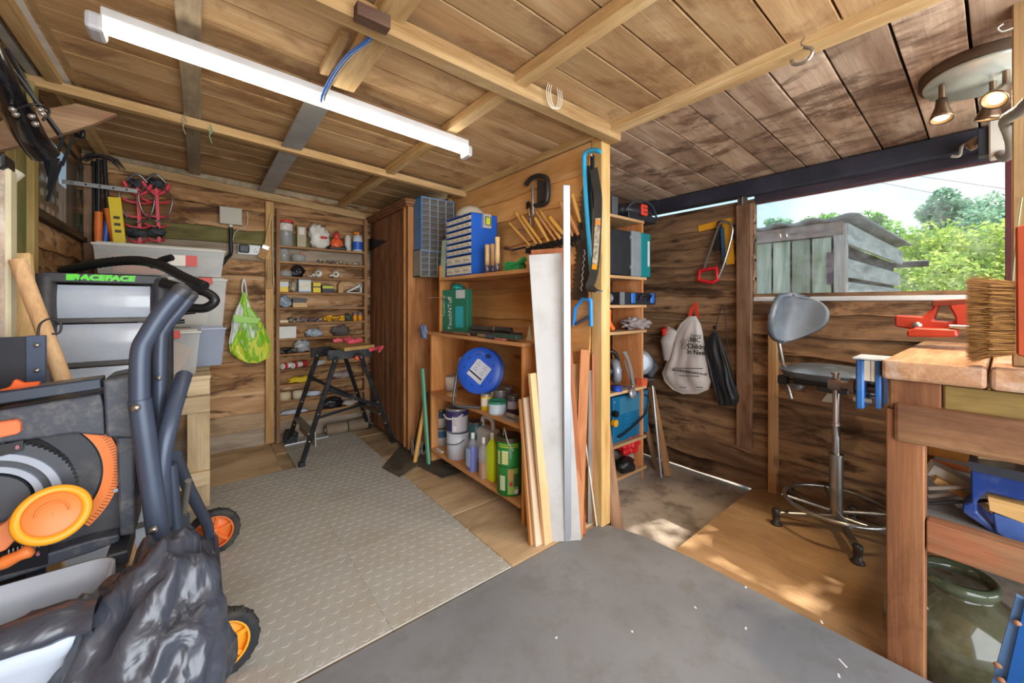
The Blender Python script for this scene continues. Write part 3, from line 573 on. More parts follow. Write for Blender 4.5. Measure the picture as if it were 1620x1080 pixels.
# dusty rails along the top, orange bracket, blade guard plate behind
obj('fence_rail', B().bar(V(-.33, fy(1.60), sp(0, 640)[1] + .0), V(sp(160, 607)[0], fy(1.60), sp(160, 607)[1]), .03, .03, (0, 0, 1)), P('#3d4654', .4, .3, dirt='#a59c8c', dirt_amt=.5), saw, bev=.003)
obj('fence_rail', B().bar(V(-.33, fy(1.68), sp(0, 628, 1.68)[1]), V(sp(165, 598, 1.68)[0], fy(1.68), sp(165, 598, 1.68)[1]), .04, .016, (0, 0, 1)), P('#6a655e', .6, dirt='#b3a996', dirt_amt=.7, dscale=9), saw, bev=.002)
ob = B().prism([sp(*q, 1.66) for q in ((-40, 630), (15, 612), (22, 600), (36, 606), (62, 604), (60, 612), (35, 620), (30, 628), (-40, 650))], (0, fy(1.66), 0), ex, ez, (0, .02, 0)); obj('push_bracket', ob, P('#f4692c', .5), saw, bev=.003)
obj('label_plate', B().prism([sp(*q, YS - .0) for q in ((-40, 880), (80, 848), (80, 885), (-40, 915))], (0, fy(YS - .022), 0), ex, ez, (0, .004, 0)), P('#1c1d22', .35), saw)
for k in range(9): q = sp(14 + k * 7 if k < 5 else 20 + k * 7, 874 - k * 2.0 if k < 5 else 862 - (k - 5) * 2, YS - .024); obj('print_line', B().bx(q[0] - .0012, q[0] + .0012, fy(YS - .0245), fy(YS - .0225), q[1] - .008, q[1] + .008), P('#d8dce2', .5), saw)
q = sp(27, 708, YS - .013); obj('warning_plate', B().prism([sp(*z_, YS - .016) for z_ in ((-40, 712), (37, 696), (37, 712), (-40, 732))], (0, fy(YS - .018), 0), ex, ez, (0, .005, 0)), P('#2c2f36', .35), saw)
text('8', .014, P('#d98a9a', .5), saw, (q[0] + .002, fy(YS - .02), q[1] + .002), (R(90), 0, 0))
q = sp(60, 876, YS - .024); text('6', .016, P('#d98a9a', .5), saw, (q[0] + .0, fy(YS - .0235), q[1]), (R(90), 0, 0))
# tubes of the folded stand
def tb(name, pts, r=.021, mat=m_tube, n=6, smooth=True, k=12):
    p_ = [Vector(p) - o0 for p in pts]; return obj(name, B().tube(bez(p_, n) if smooth else p_, r, k), mat, saw)
h1 = tb('handle_tube', [PY(290, 457, 1.50), PY(262, 487, 1.50), PY(235, 528, 1.50), PY(222, 560, 1.50), PY(221, 640, 1.50)], .0225)
obj('end_cap', B().lathe([(.024, -.02), (.024, 0), (.016, .012), (.001, .014)], PY(290, 457, 1.50) - o0, 14, PY(290, 457, 1.5) - PY(262, 487, 1.5)), m_black, h1)
tb('leg_tube', [PY(221, 632, 1.497), PY(236, 740, 1.497), PY(253, 862, 1.497)], .0255, smooth=False)
for q in ((215, 645), (243, 838)): c = PY(*q, 1.47) - o0; obj('bolt', B().lathe([(.001, -.006), (.009, -.004), (.011, .004), (.001, .006)], c, 10, (0, -1, 0)), m_steel, saw)
h2 = tb('handle_tube', [PY(304, 465, 1.68), PY(284, 490, 1.68), PY(260, 520, 1.68), PY(253, 550, 1.68), PY(252, 690, 1.68), PY(256, 800, 1.68)], .019)
obj('end_cap', B().lathe([(.02, -.02), (.02, 0), (.013, .01), (.001, .012)], PY(304, 465, 1.68) - o0, 14, PY(304, 465, 1.68) - PY(284, 490, 1.68)), m_black, h2)
for q in ((251, 598), (262, 668)): c = PY(*q, 1.63) - o0; obj('bolt', B().lathe([(.001, -.006), (.007, -.004), (.008, .004), (.001, .006)], c, 10, (0, -1, 0)), m_steel, saw)
tb('leg_tube', [PY(291, 594, 1.72), PY(283, 618, 1.66), PY(268, 670, 1.58), PY(255, 740, 1.55), PY(256, 835, 1.55)], .0235)
tb('leg_tube', [PY(270, 735, 1.72), PY(275, 800, 1.72), PY(278, 835, 1.72)], .018)
tb('leg_tube', [PY(276, 720, 1.80), PY(300, 775, 2.0), PY(328, 830, 2.16), V(.03, 2.2, .10)], .020)
tb('strut', [PY(298, 760, 1.75), PY(292, 800, 1.8), PY(286, 868, 1.86)], .010, P('#77756f', .5, .3))
obj('bracket', B().prism([sp(*q, 1.8) for q in ((262, 835), (285, 815), (286, 812), (300, 814), (300, 830), (335, 868), (325, 875), (290, 838), (266, 848))], (0, fy(1.80), 0), ex, ez, (0, .02, 0)), P('#3a3f48', .5), saw, bev=.003)
obj('side_bracket', B().prism([sp(*q, 1.56) for q in ((246, 748), (258, 746), (262, 815), (282, 858), (262, 868), (250, 830))], (0, fy(1.53), 0), ex, ez, (0, .004, 0)), P('#4d5664', .5), saw)
obj('corner_foot', B().bx(sp(172, 860)[0], sp(208, 860)[0], fy(YS - .05), fy(YS + .1), .42, .46), m_black, saw, bev=.006, seg=2)
obj('hinge_box', B().bx(sp(226, 600, 1.72)[0] - .005, sp(246, 600, 1.72)[0], fy(1.68), fy(1.76), .55, 1.0), P('#23262c', .6, dirt='#8a8478', dirt_amt=.4), saw, bev=.004)
obj('axle', B().cyl(V(.05, 1.44, .1) - o0, V(.05, 2.2, .1) - o0, .016, 12), m_tube, saw)
obj('crossbar', B().cyl(V(-.5, 1.75, .25) - o0, V(.0, 1.75, .25) - o0, .016, 10).cyl(V(-.5, 1.75, .0) - o0, V(-.5, 1.75, .6) - o0, .018, 10).cyl(V(0, 1.75, .25) - o0, V(.05, 1.75, .1) - o0, .014, 10), m_tube, saw)
def wheel(y, orange):
    c = V(.05, y, .102) - o0; R0 = .102; b = B()
    b.lathe([(R0 * .74, -.016), (R0 * .9, -.02), (R0 * .985, -.015), (R0 * .985, .015), (R0 * .9, .02), (R0 * .74, .016), (R0 * .74, -.016)], c, 32, (0, 1, 0))
    for k in range(32):
        g = 2 * math.pi * k / 32; e = V(math.cos(g), 0, math.sin(g)); s_ = .009 if k % 2 else -.009
        b.bar(c + e * (R0 * .96) + V(0, s_ - .007, 0), c + e * (R0 * .96) + V(0, s_ + .007, 0), .009, .010, e)
    wt = obj('wheel', b, P('#26282c', .8, var=.3, dirt='#6b6459', dirt_amt=.5), saw)
    b = B(); b.lathe([(R0 * .68, -.014), (R0 * .75, -.016), (R0 * .75, .016), (R0 * .68, .014), (R0 * .68, -.014)], c, 32, (0, 1, 0))
    b.lathe([(.001, -.018), (.02, -.018), (.022, 0), (.02, .018), (.001, .018)], c, 16, (0, 1, 0))
    for k in range(6):
        g = 2 * math.pi * k / 6 + .3; e = V(math.cos(g), 0, math.sin(g)); b.bar(c + e * .018, c + e * R0 * .7, .013, .016, (0, 1, 0))
    b.lathe([(.02, .002), (R0 * .7, .002), (R0 * .7, .004), (.02, .004)], c, 24, (0, 1, 0))
    obj('rim', b, orange, wt); obj('hub_cap', B().lathe([(.001, -.024), (.008, -.022), (.009, -.016)], c, 12, (0, 1, 0)), m_steel, wt)
wheel(2.262, P('#ef7a35', .45)); wheel(1.50, P('#f5a52a', .45))
# ---- grey bin with black liner spilling over its side
ZR = .46
f1, f0, b1 = PZ(152, 985, ZR), PZ(-60, 1060, ZR), PZ(205, 868, ZR)
u = (f1 - f0).normalized(); v = (b1 - f1); v = (v - u * v.dot(u)); dep = v.length; v.normalize(); wd = .30
o1 = (f1 - u * wd / 2 + v * dep / 2); o1.z = 0
bn = thing('waste_bin', 'pale grey plastic bin at the front left with a black liner', 'bin', o1)
def rrect(hx, hy, r, z, n=5):
    pts = []
    for (sx_, sy_, a) in ((1, 1, 0), (-1, 1, 90), (-1, -1, 180), (1, -1, 270)):
        for k in range(n + 1): g = R(a + 90 * k / n); p_ = u * (sx_ * (hx - r) + r * math.cos(g)) + v * (sy_ * (hy - r) + r * math.sin(g)); pts.append(V(p_.x, p_.y, z))
    return pts
b = B(); rows = [(0, .80), (.02, .82), (ZR - .05, .97), (ZR - .045, 1.0), (ZR, 1.0), (ZR, .95), (ZR - .06, .93), (.03, .78), (.03, .1)]; vs = []; m_ = 24
for z_, k in rows: vs += rrect(wd / 2 * k, dep / 2 * k, .05 * k, z_)
fs = [(i * m_ + k, i * m_ + (k + 1) % m_, (i + 1) * m_ + (k + 1) % m_, (i + 1) * m_ + k) for i in range(len(rows) - 1) for k in range(m_)]
b.add(vs, fs, True); b.add(vs[:m_], [tuple(range(m_))]); b.add(vs[-m_:], [tuple(range(m_))])
obj('bin_body', b, P('#c3cede', .4, var=.05), bn, bev=.0)
m_bag, t_, p_, o_ = newmat('bin_liner'); tcb = t_.nodes.new('ShaderNodeTexCoord')
p_.inputs['Base Color'].default_value = lin('#3f4450'); p_.inputs['Roughness'].default_value = .33; p_.inputs['Specular IOR Level'].default_value = .8
nb = t_.nodes.new('ShaderNodeTexNoise'); nb.inputs['Scale'].default_value = 6; nb.inputs['Detail'].default_value = 3; nb.inputs['Distortion'].default_value = 1.8; bu = t_.nodes.new('ShaderNodeBump'); bu.inputs['Strength'].default_value = .6; bu.inputs['Distance'].default_value = .03
t_.links.new(tcb.outputs['Object'], nb.inputs[0]); t_.links.new(nb.outputs[0], bu.inputs['Height']); t_.links.new(bu.outputs[0], p_.inputs['Normal'])
def ridge(p): return 1 - abs(mnoise.noise(p)) * 2
def crumple(c, r, sub=5, seed=0, amp=.10, up=0):
    bm = bmesh.new(); bmesh.ops.create_icosphere(bm, subdivisions=sub, radius=1); vs = []
    for q in bm.verts:
        p_ = q.co; k = 1 + amp * (ridge(p_ * 1.6 + V(seed, 0, 0) + mnoise.noise_vector(p_ * 1.5) * .5) - .5) + amp * .5 * (ridge(p_ * 4 + V(0, seed, 0) + mnoise.noise_vector(p_ * 3) * .4) - .5) + amp * .22 * (ridge(p_ * 9 + V(0, 0, seed)) - .5)
        e = V(p_.x * r[0], p_.y * r[1], p_.z * r[2]) * k; vs.append(e + Vector(c))
    fs = [[w_.index for w_ in f.verts] for f in bm.faces]; bm.free(); return B().add(vs, fs, True)
bgo = V(-.107, 1.27, 0)
b = crumple((0, 0, .255), (.165, .18, .25), 5, 4, .19)
for i, q in enumerate(b.v):  # draw it up to a peak at the back and out over the rim
    x, y, z = q; k = max(0, (z - .3) / .2); b.v[i] = (x + .03 * k, y + .05 * k, max(z + .05 * k * max(0, 1 - abs(x - .02) / .15), .006))
ln = obj('bin_liner', b, m_bag); ln.location = bgo; tag(ln, 'crumpled black bin bag bulging beside the grey bin', 'bag')
lf = B(); q0, q1 = f1 - u * .02 + v * .0, f1 - u * (wd + .1)
def fold(a, c):
    p_ = f1.lerp(f1 - u * wd, a) + V(0, 0, .018) + v * (dep * .05); k = c * 2 * math.pi
    rr_ = .028 * (1 - .3 * a) * (1 + .45 * mnoise.noise(V(a * 6, c * 3, 2)))
    return p_ - o1 + (v * math.cos(k) * 1.9 + V(0, 0, 1) * math.sin(k)) * rr_
lf.grid(fold, 24, 12); obj('liner_cuff', lf, m_bag, bn)
def inner(a, c):
    p_ = f1 - u * (wd * a); q_ = p_ + v * dep * c; q_.z = ZR - .02 - .16 * math.sin(math.pi * c) ** .6 + .02 * ridge(V(a * 5, c * 5, 1)); return q_ - o1
obj('liner_inside', B().grid(lambda a, c: inner(.04 + a * .92, .06 + c * .86), 16, 16), m_bag, bn)
# ================================================================ back corner
w_shelf = WOOD('#7c5636', '#a37850', '#bd936a', 'X', stain=.25, knots=.4); w_shelfZ = WOOD('#8a6444', '#a9805a', '#c09a74', 'Z', knots=.4)
YN = 3.69
XN0, XN1 = .500, 1.205
ns = thing('narrow_shelf_rack', 'tall shallow rack of narrow shelves on the back wall', 'shelves', ((XN0 + XN1) / 2, 3.745, 0))
hw_ = (XN1 - XN0) / 2
for s_ in (-1, 1): obj('upright', B().bx(s_ * hw_ - .013, s_ * hw_ + .013, -.062, -.002, .01, 1.93), w_shelfZ, ns, bev=.002)
ZS = [1.628 - .1275 * k for k in range(12)]
for z_ in ZS: obj('shelf', B().bx(-hw_ + .009, hw_ - .009, -.058, -.002, z_ - .018, z_), w_shelf, ns, bev=.002)
obj('top_rail', B().bx(-hw_ + .009, hw_ - .009, -.02, .0, 1.88, 1.92), w_shelf, ns)
def nx(px): return PY(px, 480, 3.70).x
def item(name, label, cat, k, px0, px1, h, kind='box', mat=None, dep=.052, group=None, extra=None, y=3.716):
    """something standing on shelf k of the narrow rack between two picture columns"""
    x0, x1 = nx(px0), nx(px1); z = ZS[k] + .0005 if k < 12 else .004; c = V((x0 + x1) / 2, y, z); wd_ = x1 - x0; b = B()
    if kind == 'box': b.bx(-wd_ / 2, wd_ / 2, -dep / 2, dep / 2, 0, h); bev = .002
    elif kind == 'jar': b.lathe([(.001, 0), (wd_ / 2, .0), (wd_ / 2, h * .86), (wd_ * .42, h * .9), (wd_ * .42, h), (.001, h)], (0, 0, 0), 16); bev = 0
    elif kind == 'lump': b.blob((0, 0, h * .48), (wd_ / 2, dep / 2, h * .5), 3, .28, 9, seed=px0, flat=-h * .47); bev = 0
    o = obj(name, b, mat); o.location = c
    if bev: md = o.modifiers.new('bevel', 'BEVEL'); md.width = bev
    tag(o, label, cat, group)
    if extra: extra(o, wd_, h, dep)
    return o
def band(color, z0, z1, k=1.01, nm='label'):
    def f(o, w_, h, d_): obj(nm, B().bx(-w_ / 2 * k, w_ / 2 * k, -d_ / 2 - .001, -d_ / 2 + .002, h * z0, h * z1), P(color, .5), o)
    return f
glassy = P('#c9cbc8', .12, alpha=.5); bagc = P('#c6ccd2', .2, alpha=.75, var=.3, scale=30); darkstuff = P('#2b2b2e', .6, var=.4, scale=30)
def nuts(o, w_, h, d_):
    obj('contents', B().blob((0, 0, h * .36), (w_ * .44, w_ * .44, h * .34), 3, .1, 20), P('#6b6a68', .5, .4, var=.7, scale=90), o)
def redlid(o, w_, h, d_):
    nuts(o, w_, h, d_); obj('lid', B().lathe([(w_ * .5, h * .94), (w_ * .55, h * .96), (w_ * .55, h * 1.04), (.001, h * 1.05)], (0, 0, 0), 16), m_red, o); obj('label', B().lathe([(w_ * .505, h * .62), (w_ * .505, h * .9)], (0, 0, 0), 16), P('#d9d4cc', .5, var=.3, scale=40), o)
item('storage_jar', 'clear jar of dark nuts and bolts with a red lid, top left of the rack', 'jar', 0, 441, 464, .20, 'jar', glassy, extra=redlid)
item('box', 'beige carton standing upright right of the red-lidded jar', 'box', 0, 470, 484, .17, 'box', P('#b5a78c', .6), extra=band('#ded8cc', .6, .95, .6))
o = item('carrier_bag', 'crumpled white bag with red print on the top shelf of the rack', 'bag', 0, 490, 521, .21, 'lump', P('#e3dfd6', .4, var=.15, scale=20), dep=.075)
obj('print', B().blob((.012, -.030, .095), (.04, .012, .016), 2, .5, 12, 4), m_red, o)
def sander(o, w_, h, d_):
    obj('grip', B().blob((.0, 0, .12), (.03, .028, .035), 2, .1), m_red, o); obj('base', B().bx(-w_ * .6, w_ * .7, -.035, .03, 0, .022).blob((.05, -.01, .03), (.03, .02, .012), 2, .2), m_blk2, o, bev=.004); obj('knob', B().lathe([(.001, .14), (.014, .145), (.010, .165), (.001, .17)], (0, 0, 0), 10), P('#8a3a34', .5), o)
item('sander', 'orange and red hand sander on a black base, top shelf of the rack', 'tool', 0, 523, 544, .11, 'lump', P('#f06a3a', .4), extra=sander)
item('bottle', 'small white plastic bottle between the sander and the spray bottle', 'bottle', 0, 546, 556, .14, 'jar', P('#dcd9cf', .35))
def spray(o, w_, h, d_):
    obj('trigger_head', B().bx(-.012, .012, -.012, .012, h * .98, h * 1.22).bx(-.035, .0, -.01, .01, h * 1.12, h * 1.22).bar((-.02, 0, h * 1.12), (-.03, 0, h * .98), .006, .006), P('#f0912e', .4), o, bev=.002)
    obj('label', B().lathe([(w_ * .505, h * .1), (w_ * .505, h * .6)], (0, 0, 0), 16), P('#2f62c9', .4), o)
    obj('neck', B().lathe([(w_ * .45, h * .85), (w_ * .18, h * 1.0)], (0, 0, 0), 12), P('#d5dde6', .3), o)
item('spray_bottle', 'spray bottle with blue label and orange trigger, top right of the rack', 'bottle', 0, 559, 574, .145, 'jar', P('#d5dde6', .3), extra=spray)
item('storage_jar', 'round glass jar of screws under the red-lidded jar', 'jar', 1, 441, 458, .10, 'jar', glassy, extra=nuts)
def rl(o, w_, h, d_): nuts(o, w_, h * .7, d_); obj('tab', B().bx(.01, .04, -.03, .02, h, h + .01), m_red, o)
item('tub', 'shallow clear tub with a red tab on the second rack shelf', 'tub', 1, 461, 484, .065, 'jar', glassy, extra=rl)
def scatter(name, label, cat, k, px0, px1, n, mats, r=(.006, .014), seed=1, layers=.02):
    r_ = random.Random(seed); x0, x1 = nx(px0), nx(px1); c = V((x0 + x1) / 2, 3.725, ZS[k] + .001 if k < 12 else .005); b = B()
    for i in range(n):
        b.mat(i % len(mats)); s_ = r_.uniform(*r); p_ = V(r_.uniform(x0, x1) - c.x, r_.uniform(-.035, .02), s_ * .6 + r_.random() * layers)
        if i % 3 == 0: b.cyl(p_ - V(s_, 0, 0), p_ + V(s_ * r_.uniform(.5, 1.5), s_ * r_.uniform(-1, 1), s_ * .4), s_ * .5, 8)
        elif i % 3 == 1: b.blob(p_, (s_, s_, s_ * .7), 1, .2, 5, i)
        else: b.cb(p_, (s_ * 2, s_, s_), Matrix.Rotation(r_.random() * 3, 3, 'Z'))
    o = obj(name, b, mats); o.location = c; o['kind'] = 'stuff'; return tag(o, label, cat)
whites = [P('#d8d6cf', .4), P('#8c8a86', .4, .5), P('#3b3b3d', .5), P('#b69a62', .4, .6)]
scatter('loose_fittings', 'loose heap of small white and metal fittings, second rack shelf', 'fittings', 1, 505, 570, 60, whites, (.005, .011))
item('tub', 'low round clear tub on the third rack shelf at its left end', 'tub', 2, 441, 463, .05, 'jar', glassy, extra=nuts)
item('pouch', 'black fabric pouch on the third rack shelf', 'bag', 2, 461, 482, .095, 'lump', m_blk2)
for a, c_ in ((497, 511), (525, 538)):
    x = nx((a + c_) / 2); q = V(x, 3.70, ZS[2] + .036); o = obj('castor', B().lathe([(.012, -.012), (.034, -.012), (.034, .012), (.012, .012), (.012, -.012)], (0, 0, 0), 18, (0.3, 1, 0)).cyl((-.05, .01, -.01), (-.01, .0, -.01), .012, 8), P('#c9c4b8', .4, .2, var=.3)); o.location = q
    tag(o, 'pale round castor fitting on the third rack shelf, ' + ('left one of the pair' if a < 500 else 'right one of the pair'), 'castor')
scatter('loose_fittings', 'pale pipe clips scattered in the middle of the third rack shelf', 'fittings', 2, 487, 505, 24, [P('#cfcac0', .4), P('#9a948a', .5)], (.006, .014), 5)
item('box', 'yellow and white carton at the left end of the fourth rack shelf', 'box', 3, 441, 456, .085, 'box', P('#eec62c', .5), extra=band('#cfd8de', .5, .97))
item('bag', 'small clear bag of brown parts between two cartons, fourth rack shelf', 'bag', 3, 458, 470, .10, 'lump', P('#a89c88', .3, var=.5, scale=60))
def pic(o, w_, h, d_): obj('label', B().bx(-w_ * .46, w_ * .46, -d_ / 2 - .001, -d_ / 2 + .002, h * .12, h * .9), P('#e4e0d0', .5), o); obj('stripe', B().bar((-w_ * .4, -d_ / 2 - .0015, h * .35), (w_ * .4, -d_ / 2 - .0015, h * .65), .002, .012, (0, 1, 0)), P('#e8c84a', .5), o)
item('box', 'pale blue carton with a picture panel on the fourth rack shelf', 'box', 3, 472, 492, .108, 'box', P('#8fb6d8', .5), extra=pic)
item('box', 'small yellow carton with black bands, middle of the fourth rack shelf', 'box', 3, 495, 507, .085, 'box', P('#edd02c', .5), extra=band('#33322c', .5, .62))
item('box', 'black carton with yellow-green lettering on the fourth rack shelf', 'box', 3, 509, 528, .065, 'box', P('#2b2a35', .5), extra=band('#c6cf3c', .55, .9, .9))
o = item('wood_block', 'small pale wooden block with pointed top on the fourth rack shelf', 'block', 3, 535, 543, .075, 'box', P('#c89f68', .6)); obj('point', B().prism([(-.022, .075), (.022, .075), (0, .10)], (0, -.03, 0), (1, 0, 0), (0, 0, 1), (0, .06, 0)), P('#c89f68', .6), o)
o = obj('bracket', B().prism([(-.08, 0), (.06, .085), (.075, .065), (-.06, 0)], (0, -.03, 0), (1, 0, 0), (0, 0, 1), (0, .05, 0)).bx(.06, .075, -.03, .02, 0, .08).bx(-.07, .07, -.03, .02, 0, .008), P('#d3d6d6', .4)); o.location = (nx(559), 3.725, ZS[3]); tag(o, 'folded white plastic bracket at the right end of the fourth rack shelf', 'bracket')
item('bag', 'blue and clear plastic bag at the left end of the fifth rack shelf', 'bag', 4, 441, 462, .095, 'lump', P('#93a5b5', .25, var=.5, scale=25))
item('box', 'flat beige carton on the fifth rack shelf', 'box', 4, 463, 486, .04, 'box', P('#cfae7a', .6))
o = item('box', 'dark grey carton lying on the beige carton, fifth rack shelf', 'box', 4, 463, 485, .035, 'box', P('#55565a', .6)); o.location.z += .0405
o = item('strip', 'thin grey strips lying along the fifth rack shelf', 'strip', 4, 498, 562, .006, 'box', P('#a9a7a4', .5), dep=.03)
item('box', 'tiny cream carton at the left end of the sixth rack shelf', 'box', 5, 442, 456, .025, 'box', P('#d8c39c', .6))
scatter('loose_parts', 'mixed dark and pale parts on the left half of the sixth rack shelf', 'parts', 5, 459, 511, 50, [P('#77746e', .5), m_blk2, P('#b9aa90', .5), P('#6a5f80', .5)], (.008, .02), 9)
scatter('yellow_clamps', 'heap of bright yellow clamps on the sixth rack shelf', 'clamps', 5, 514, 546, 30, [P('#f0b428', .45)], (.010, .020), 11, .035)
item('pouch', 'green and black bundle between yellow clamps and orange bottles', 'bundle', 5, 546, 557, .07, 'lump', P('#45574a', .6, var=.5))
def cap(o, w_, h, d_): obj('cap', B().lathe([(w_ * .4, h * .99), (w_ * .4, h * 1.4), (.001, h * 1.4)], (0, 0, 0), 12), P('#8f8494', .4), o)
item('bottle', 'small orange bottle on the sixth rack shelf, left of two', 'bottle', 5, 559, 566, .055, 'jar', P('#f0a02c', .4), extra=cap)
item('bottle', 'small orange bottle on the sixth rack shelf, right of two', 'bottle', 5, 567, 574, .055, 'jar', P('#f0a02c', .4), extra=cap)
item('box', 'plain white box at the left end of the seventh rack shelf', 'box', 6, 441, 468, .098, 'box', P('#d9d7d2', .5), dep=.08)
item('bag', 'clear and blue bag of parts in the middle of the seventh rack shelf', 'bag', 6, 482, 511, .07, 'lump', P('#b4c2d0', .25, var=.6, scale=25))
item('cloth', 'grey dusty bundle on the right half of the seventh rack shelf', 'bundle', 6, 525, 553, .09, 'lump', P('#6a6460', .8, var=.4))
scatter('loose_parts', 'sandy wood offcuts at the right end of the seventh rack shelf', 'offcuts', 6, 553, 573, 18, [P('#b5966c', .7)], (.008, .02), 15)
scatter('loose_parts', 'black tools and clips at the left end of the eighth rack shelf', 'parts', 7, 442, 468, 26, [m_blk2, P('#55524e', .5)], (.010, .024), 17)
item('bag', 'clear plastic bag with black lining on the eighth rack shelf', 'bag', 7, 466, 491, .11, 'lump', bagc)
item('tray', 'pale green-white plastic tray on the eighth rack shelf behind the workbench', 'tray', 7, 525, 570, .07, 'box', P('#c3cfc8', .4), dep=.05)
for i, px in enumerate((447, 463, 496)):
    b = B().cyl((0, -.03, 0), (.11 if i < 2 else .09, .03, .004), .024, 16); q = V(nx(px) - .0, 3.715, ZS[8] + .026); o = obj('cartridge', b, P('#c8363c', .4, var=.1) if i < 2 else P('#d5d9dc', .4)); o.location = q
    obj('cap', B().cyl((-.006, -.034, 0), (.002, -.03, 0), .0245, 16), P('#e6e6e6', .4), o); obj('label', B().lathe([(.0245, .03), (.0245, .075)], (0, -.03, 0), 16, (.11, .06, .004)), P('#e9e4dc', .5, var=.5, scale=60), o)
    tag(o, ('leftmost red and white sealant tube lying on the ninth rack shelf', 'second red and white sealant tube lying on the ninth rack shelf', 'grey-white sealant tube lying rightmost on the ninth rack shelf')[i], 'tube')
item('glove', 'folded yellow rubber gloves on the tenth rack shelf', 'gloves', 9, 458, 500, .055, 'lump', P('#efcf2e', .45))
item('papers', 'pile of grey papers on the tenth rack shelf behind the workbench', 'papers', 9, 525, 560, .06, 'lump', P('#b8aca4', .6, var=.3, scale=30))
item('tape_roll', 'left cream roll of masking tape on the eleventh rack shelf', 'tape', 10, 441, 461, .065, 'jar', P('#d9c6a0', .6))
item('tape_roll', 'right cream roll of masking tape on the eleventh rack shelf', 'tape', 10, 463, 482, .065, 'jar', P('#ddd0b4', .6))
item('papers', 'blue-white folded sheets right of the tape rolls', 'papers', 10, 484, 508, .045, 'lump', P('#cdd6e4', .5))
item('papers', 'stack of bluish paper sheets at the left end of the lowest rack shelf', 'papers', 11, 441, 488, .035, 'lump', P('#c4cede', .5))
item('cable_bag', 'black bag of cables on the lowest rack shelf', 'bag', 11, 510, 541, .095, 'lump', P('#23252b', .3, var=.3, scale=30), y=3.70)
item('papers', 'white folded sheets right of the black cable bag', 'papers', 11, 543, 566, .05, 'lump', P('#dcd8d0', .5))
for i, (a, c_) in enumerate(((516, 546), (552, 576))):
    o = obj('roller', B().cyl((-.09, 0, .05), (.08, 0, .05), .05, 18).cyl((-.105, 0, .05), (.095, 0, .05), .018, 10), P('#8e7c66', .7, var=.3, dirt='#5c4e40', dirt_amt=.5)); o.location = (nx((a + c_) / 2), 3.66, .003); tag(o, ('left' if i == 0 else 'right') + ' of two brown rollers on the floor under the rack', 'roller')
item('pot', 'dark pot on the floor under the left of the rack', 'pot', 12, 446, 468, .12, 'lump', P('#3a3d42', .5, var=.4), dep=.1, y=3.62)
o = obj('pipe', B().cyl((0, 0, .012), (.33, .02, .012), .011, 10), P('#c2c6ca', .3, .6)); o.location = (nx(446), 3.58, .003); tag(o, 'thin grey metal pipe on the floor in front of the dark pot', 'pipe')
# ---- tall cupboard
cw = thing('cupboard', 'tall dark-stained plank cupboard beside the narrow rack', 'cupboard', (1.42, 3.32, 0))
w_cup = WOOD('#64422c', '#86593c', '#a27452', 'Z', stain=.35, stain_col='#3f2818', knots=.3, perp=8, vary=.16); w_cupo = WOOD('#8c5a36', '#ab7448', '#bf8a5a', 'Z', stain=.2, stain_col='#5c3a22', knots=.3)
X0c, Y0c = 1.255 - 1.42, 2.86 - 3.32
obj('carcass', B().bx(X0c + .02, .2, Y0c + .02, .39, .03, 1.90), w_cup, cw)
n_ = 7
for k in range(n_):
    a = Y0c + .075 + k * (.39 - Y0c - .075) / n_; c_ = (.39 - Y0c - .075) / n_
    o = obj('plank', B().bx(-.01, .008, -c_ / 2 + .003, c_ / 2 - .003, .04, 1.895), w_cup, cw, bev=.003); o.location = (X0c + .01, a + c_ / 2, 0)
obj('corner_strip', B().bx(X0c - .008, X0c + .018, Y0c + .048, Y0c + .075, .03, 1.9), P('#d2985c', .6, var=.25), cw, bev=.002)
obj('corner_stile', B().bx(X0c - .002, X0c + .02, Y0c, Y0c + .05, .02, 1.92).bx(X0c - .002, X0c + .06, Y0c - .002, Y0c + .02, .02, 1.92), w_cupo, cw, bev=.003)
obj('end_panel', B().bx(X0c + .06, .19, Y0c + .004, Y0c + .02, .03, 1.9), w_cupo, cw, bev=.002)
obj('cornice', B().bx(X0c - .035, .2, Y0c - .035, .39, 1.915, 1.935).bx(X0c - .02, .2, Y0c - .02, .39, 1.90, 1.916).bx(X0c - .045, .2, Y0c - .045, .39, 1.935, 1.95), w_cup, cw, bev=.004)
hp = [PX(585, 377, 1.25), PX(585, 397, 1.25), PX(612, 381, 1.25)]
obj('strap_hinge', B().prism([(p_.y - 3.32, p_.z) for p_ in (hp[0], hp[1], hp[2])], (X0c - .008, 0, 0), (0, 1, 0), (0, 0, 1), (.006, 0, 0)), P('#1f1a18', .5, .5), cw)
# ---- folding workbench
A = {k: PZ(*v) for k, v in dict(fl=(477, 739), bl=(455, 705), fr=(621, 699), br=(583, 677)).items()}
ZT = .79; T_ = {k: PZ(*v, ZT) for k, v in dict(fl=(532, 565), bl=(504, 557), fr=(570, 560), br=(542, 553)).items()}
o0 = (A['fl'] + A['bl'] + A['fr'] + A['br']) / 4
wm = thing('folding_workbench', 'black folding workbench with wooden top in front of the narrow rack', 'workbench', o0)
m_wm = P('#23262c', .45, .2, var=.3, scale=12, dirt='#63605a', dirt_amt=.4)
for k in A:
    lg = obj('leg', B().bar(A[k] - o0 + V(0, 0, .02), T_[k] - o0, .026, .03, (1, 0, 0)), m_wm, wm, bev=.004)
    obj('foot', B().cb(A[k] - o0 + V(0, 0, .02), (.04, .045, .04)), m_blk2, lg, bev=.006)
    for t_k in (.25, .5, .97): q = (A[k] - o0).lerp(T_[k] - o0, t_k) + V(-.006, -.018, 0); obj('bolt', B().lathe([(.007, 0), (.006, .005), (.001, .006)], q, 8, (0, -1, 0)), m_steel, lg)
def wb(*q, y): return PY(*q, y) - o0
yf, yb_ = (T_['fl'].y + T_['fr'].y) / 2 - .03, (T_['bl'].y + T_['br'].y) / 2
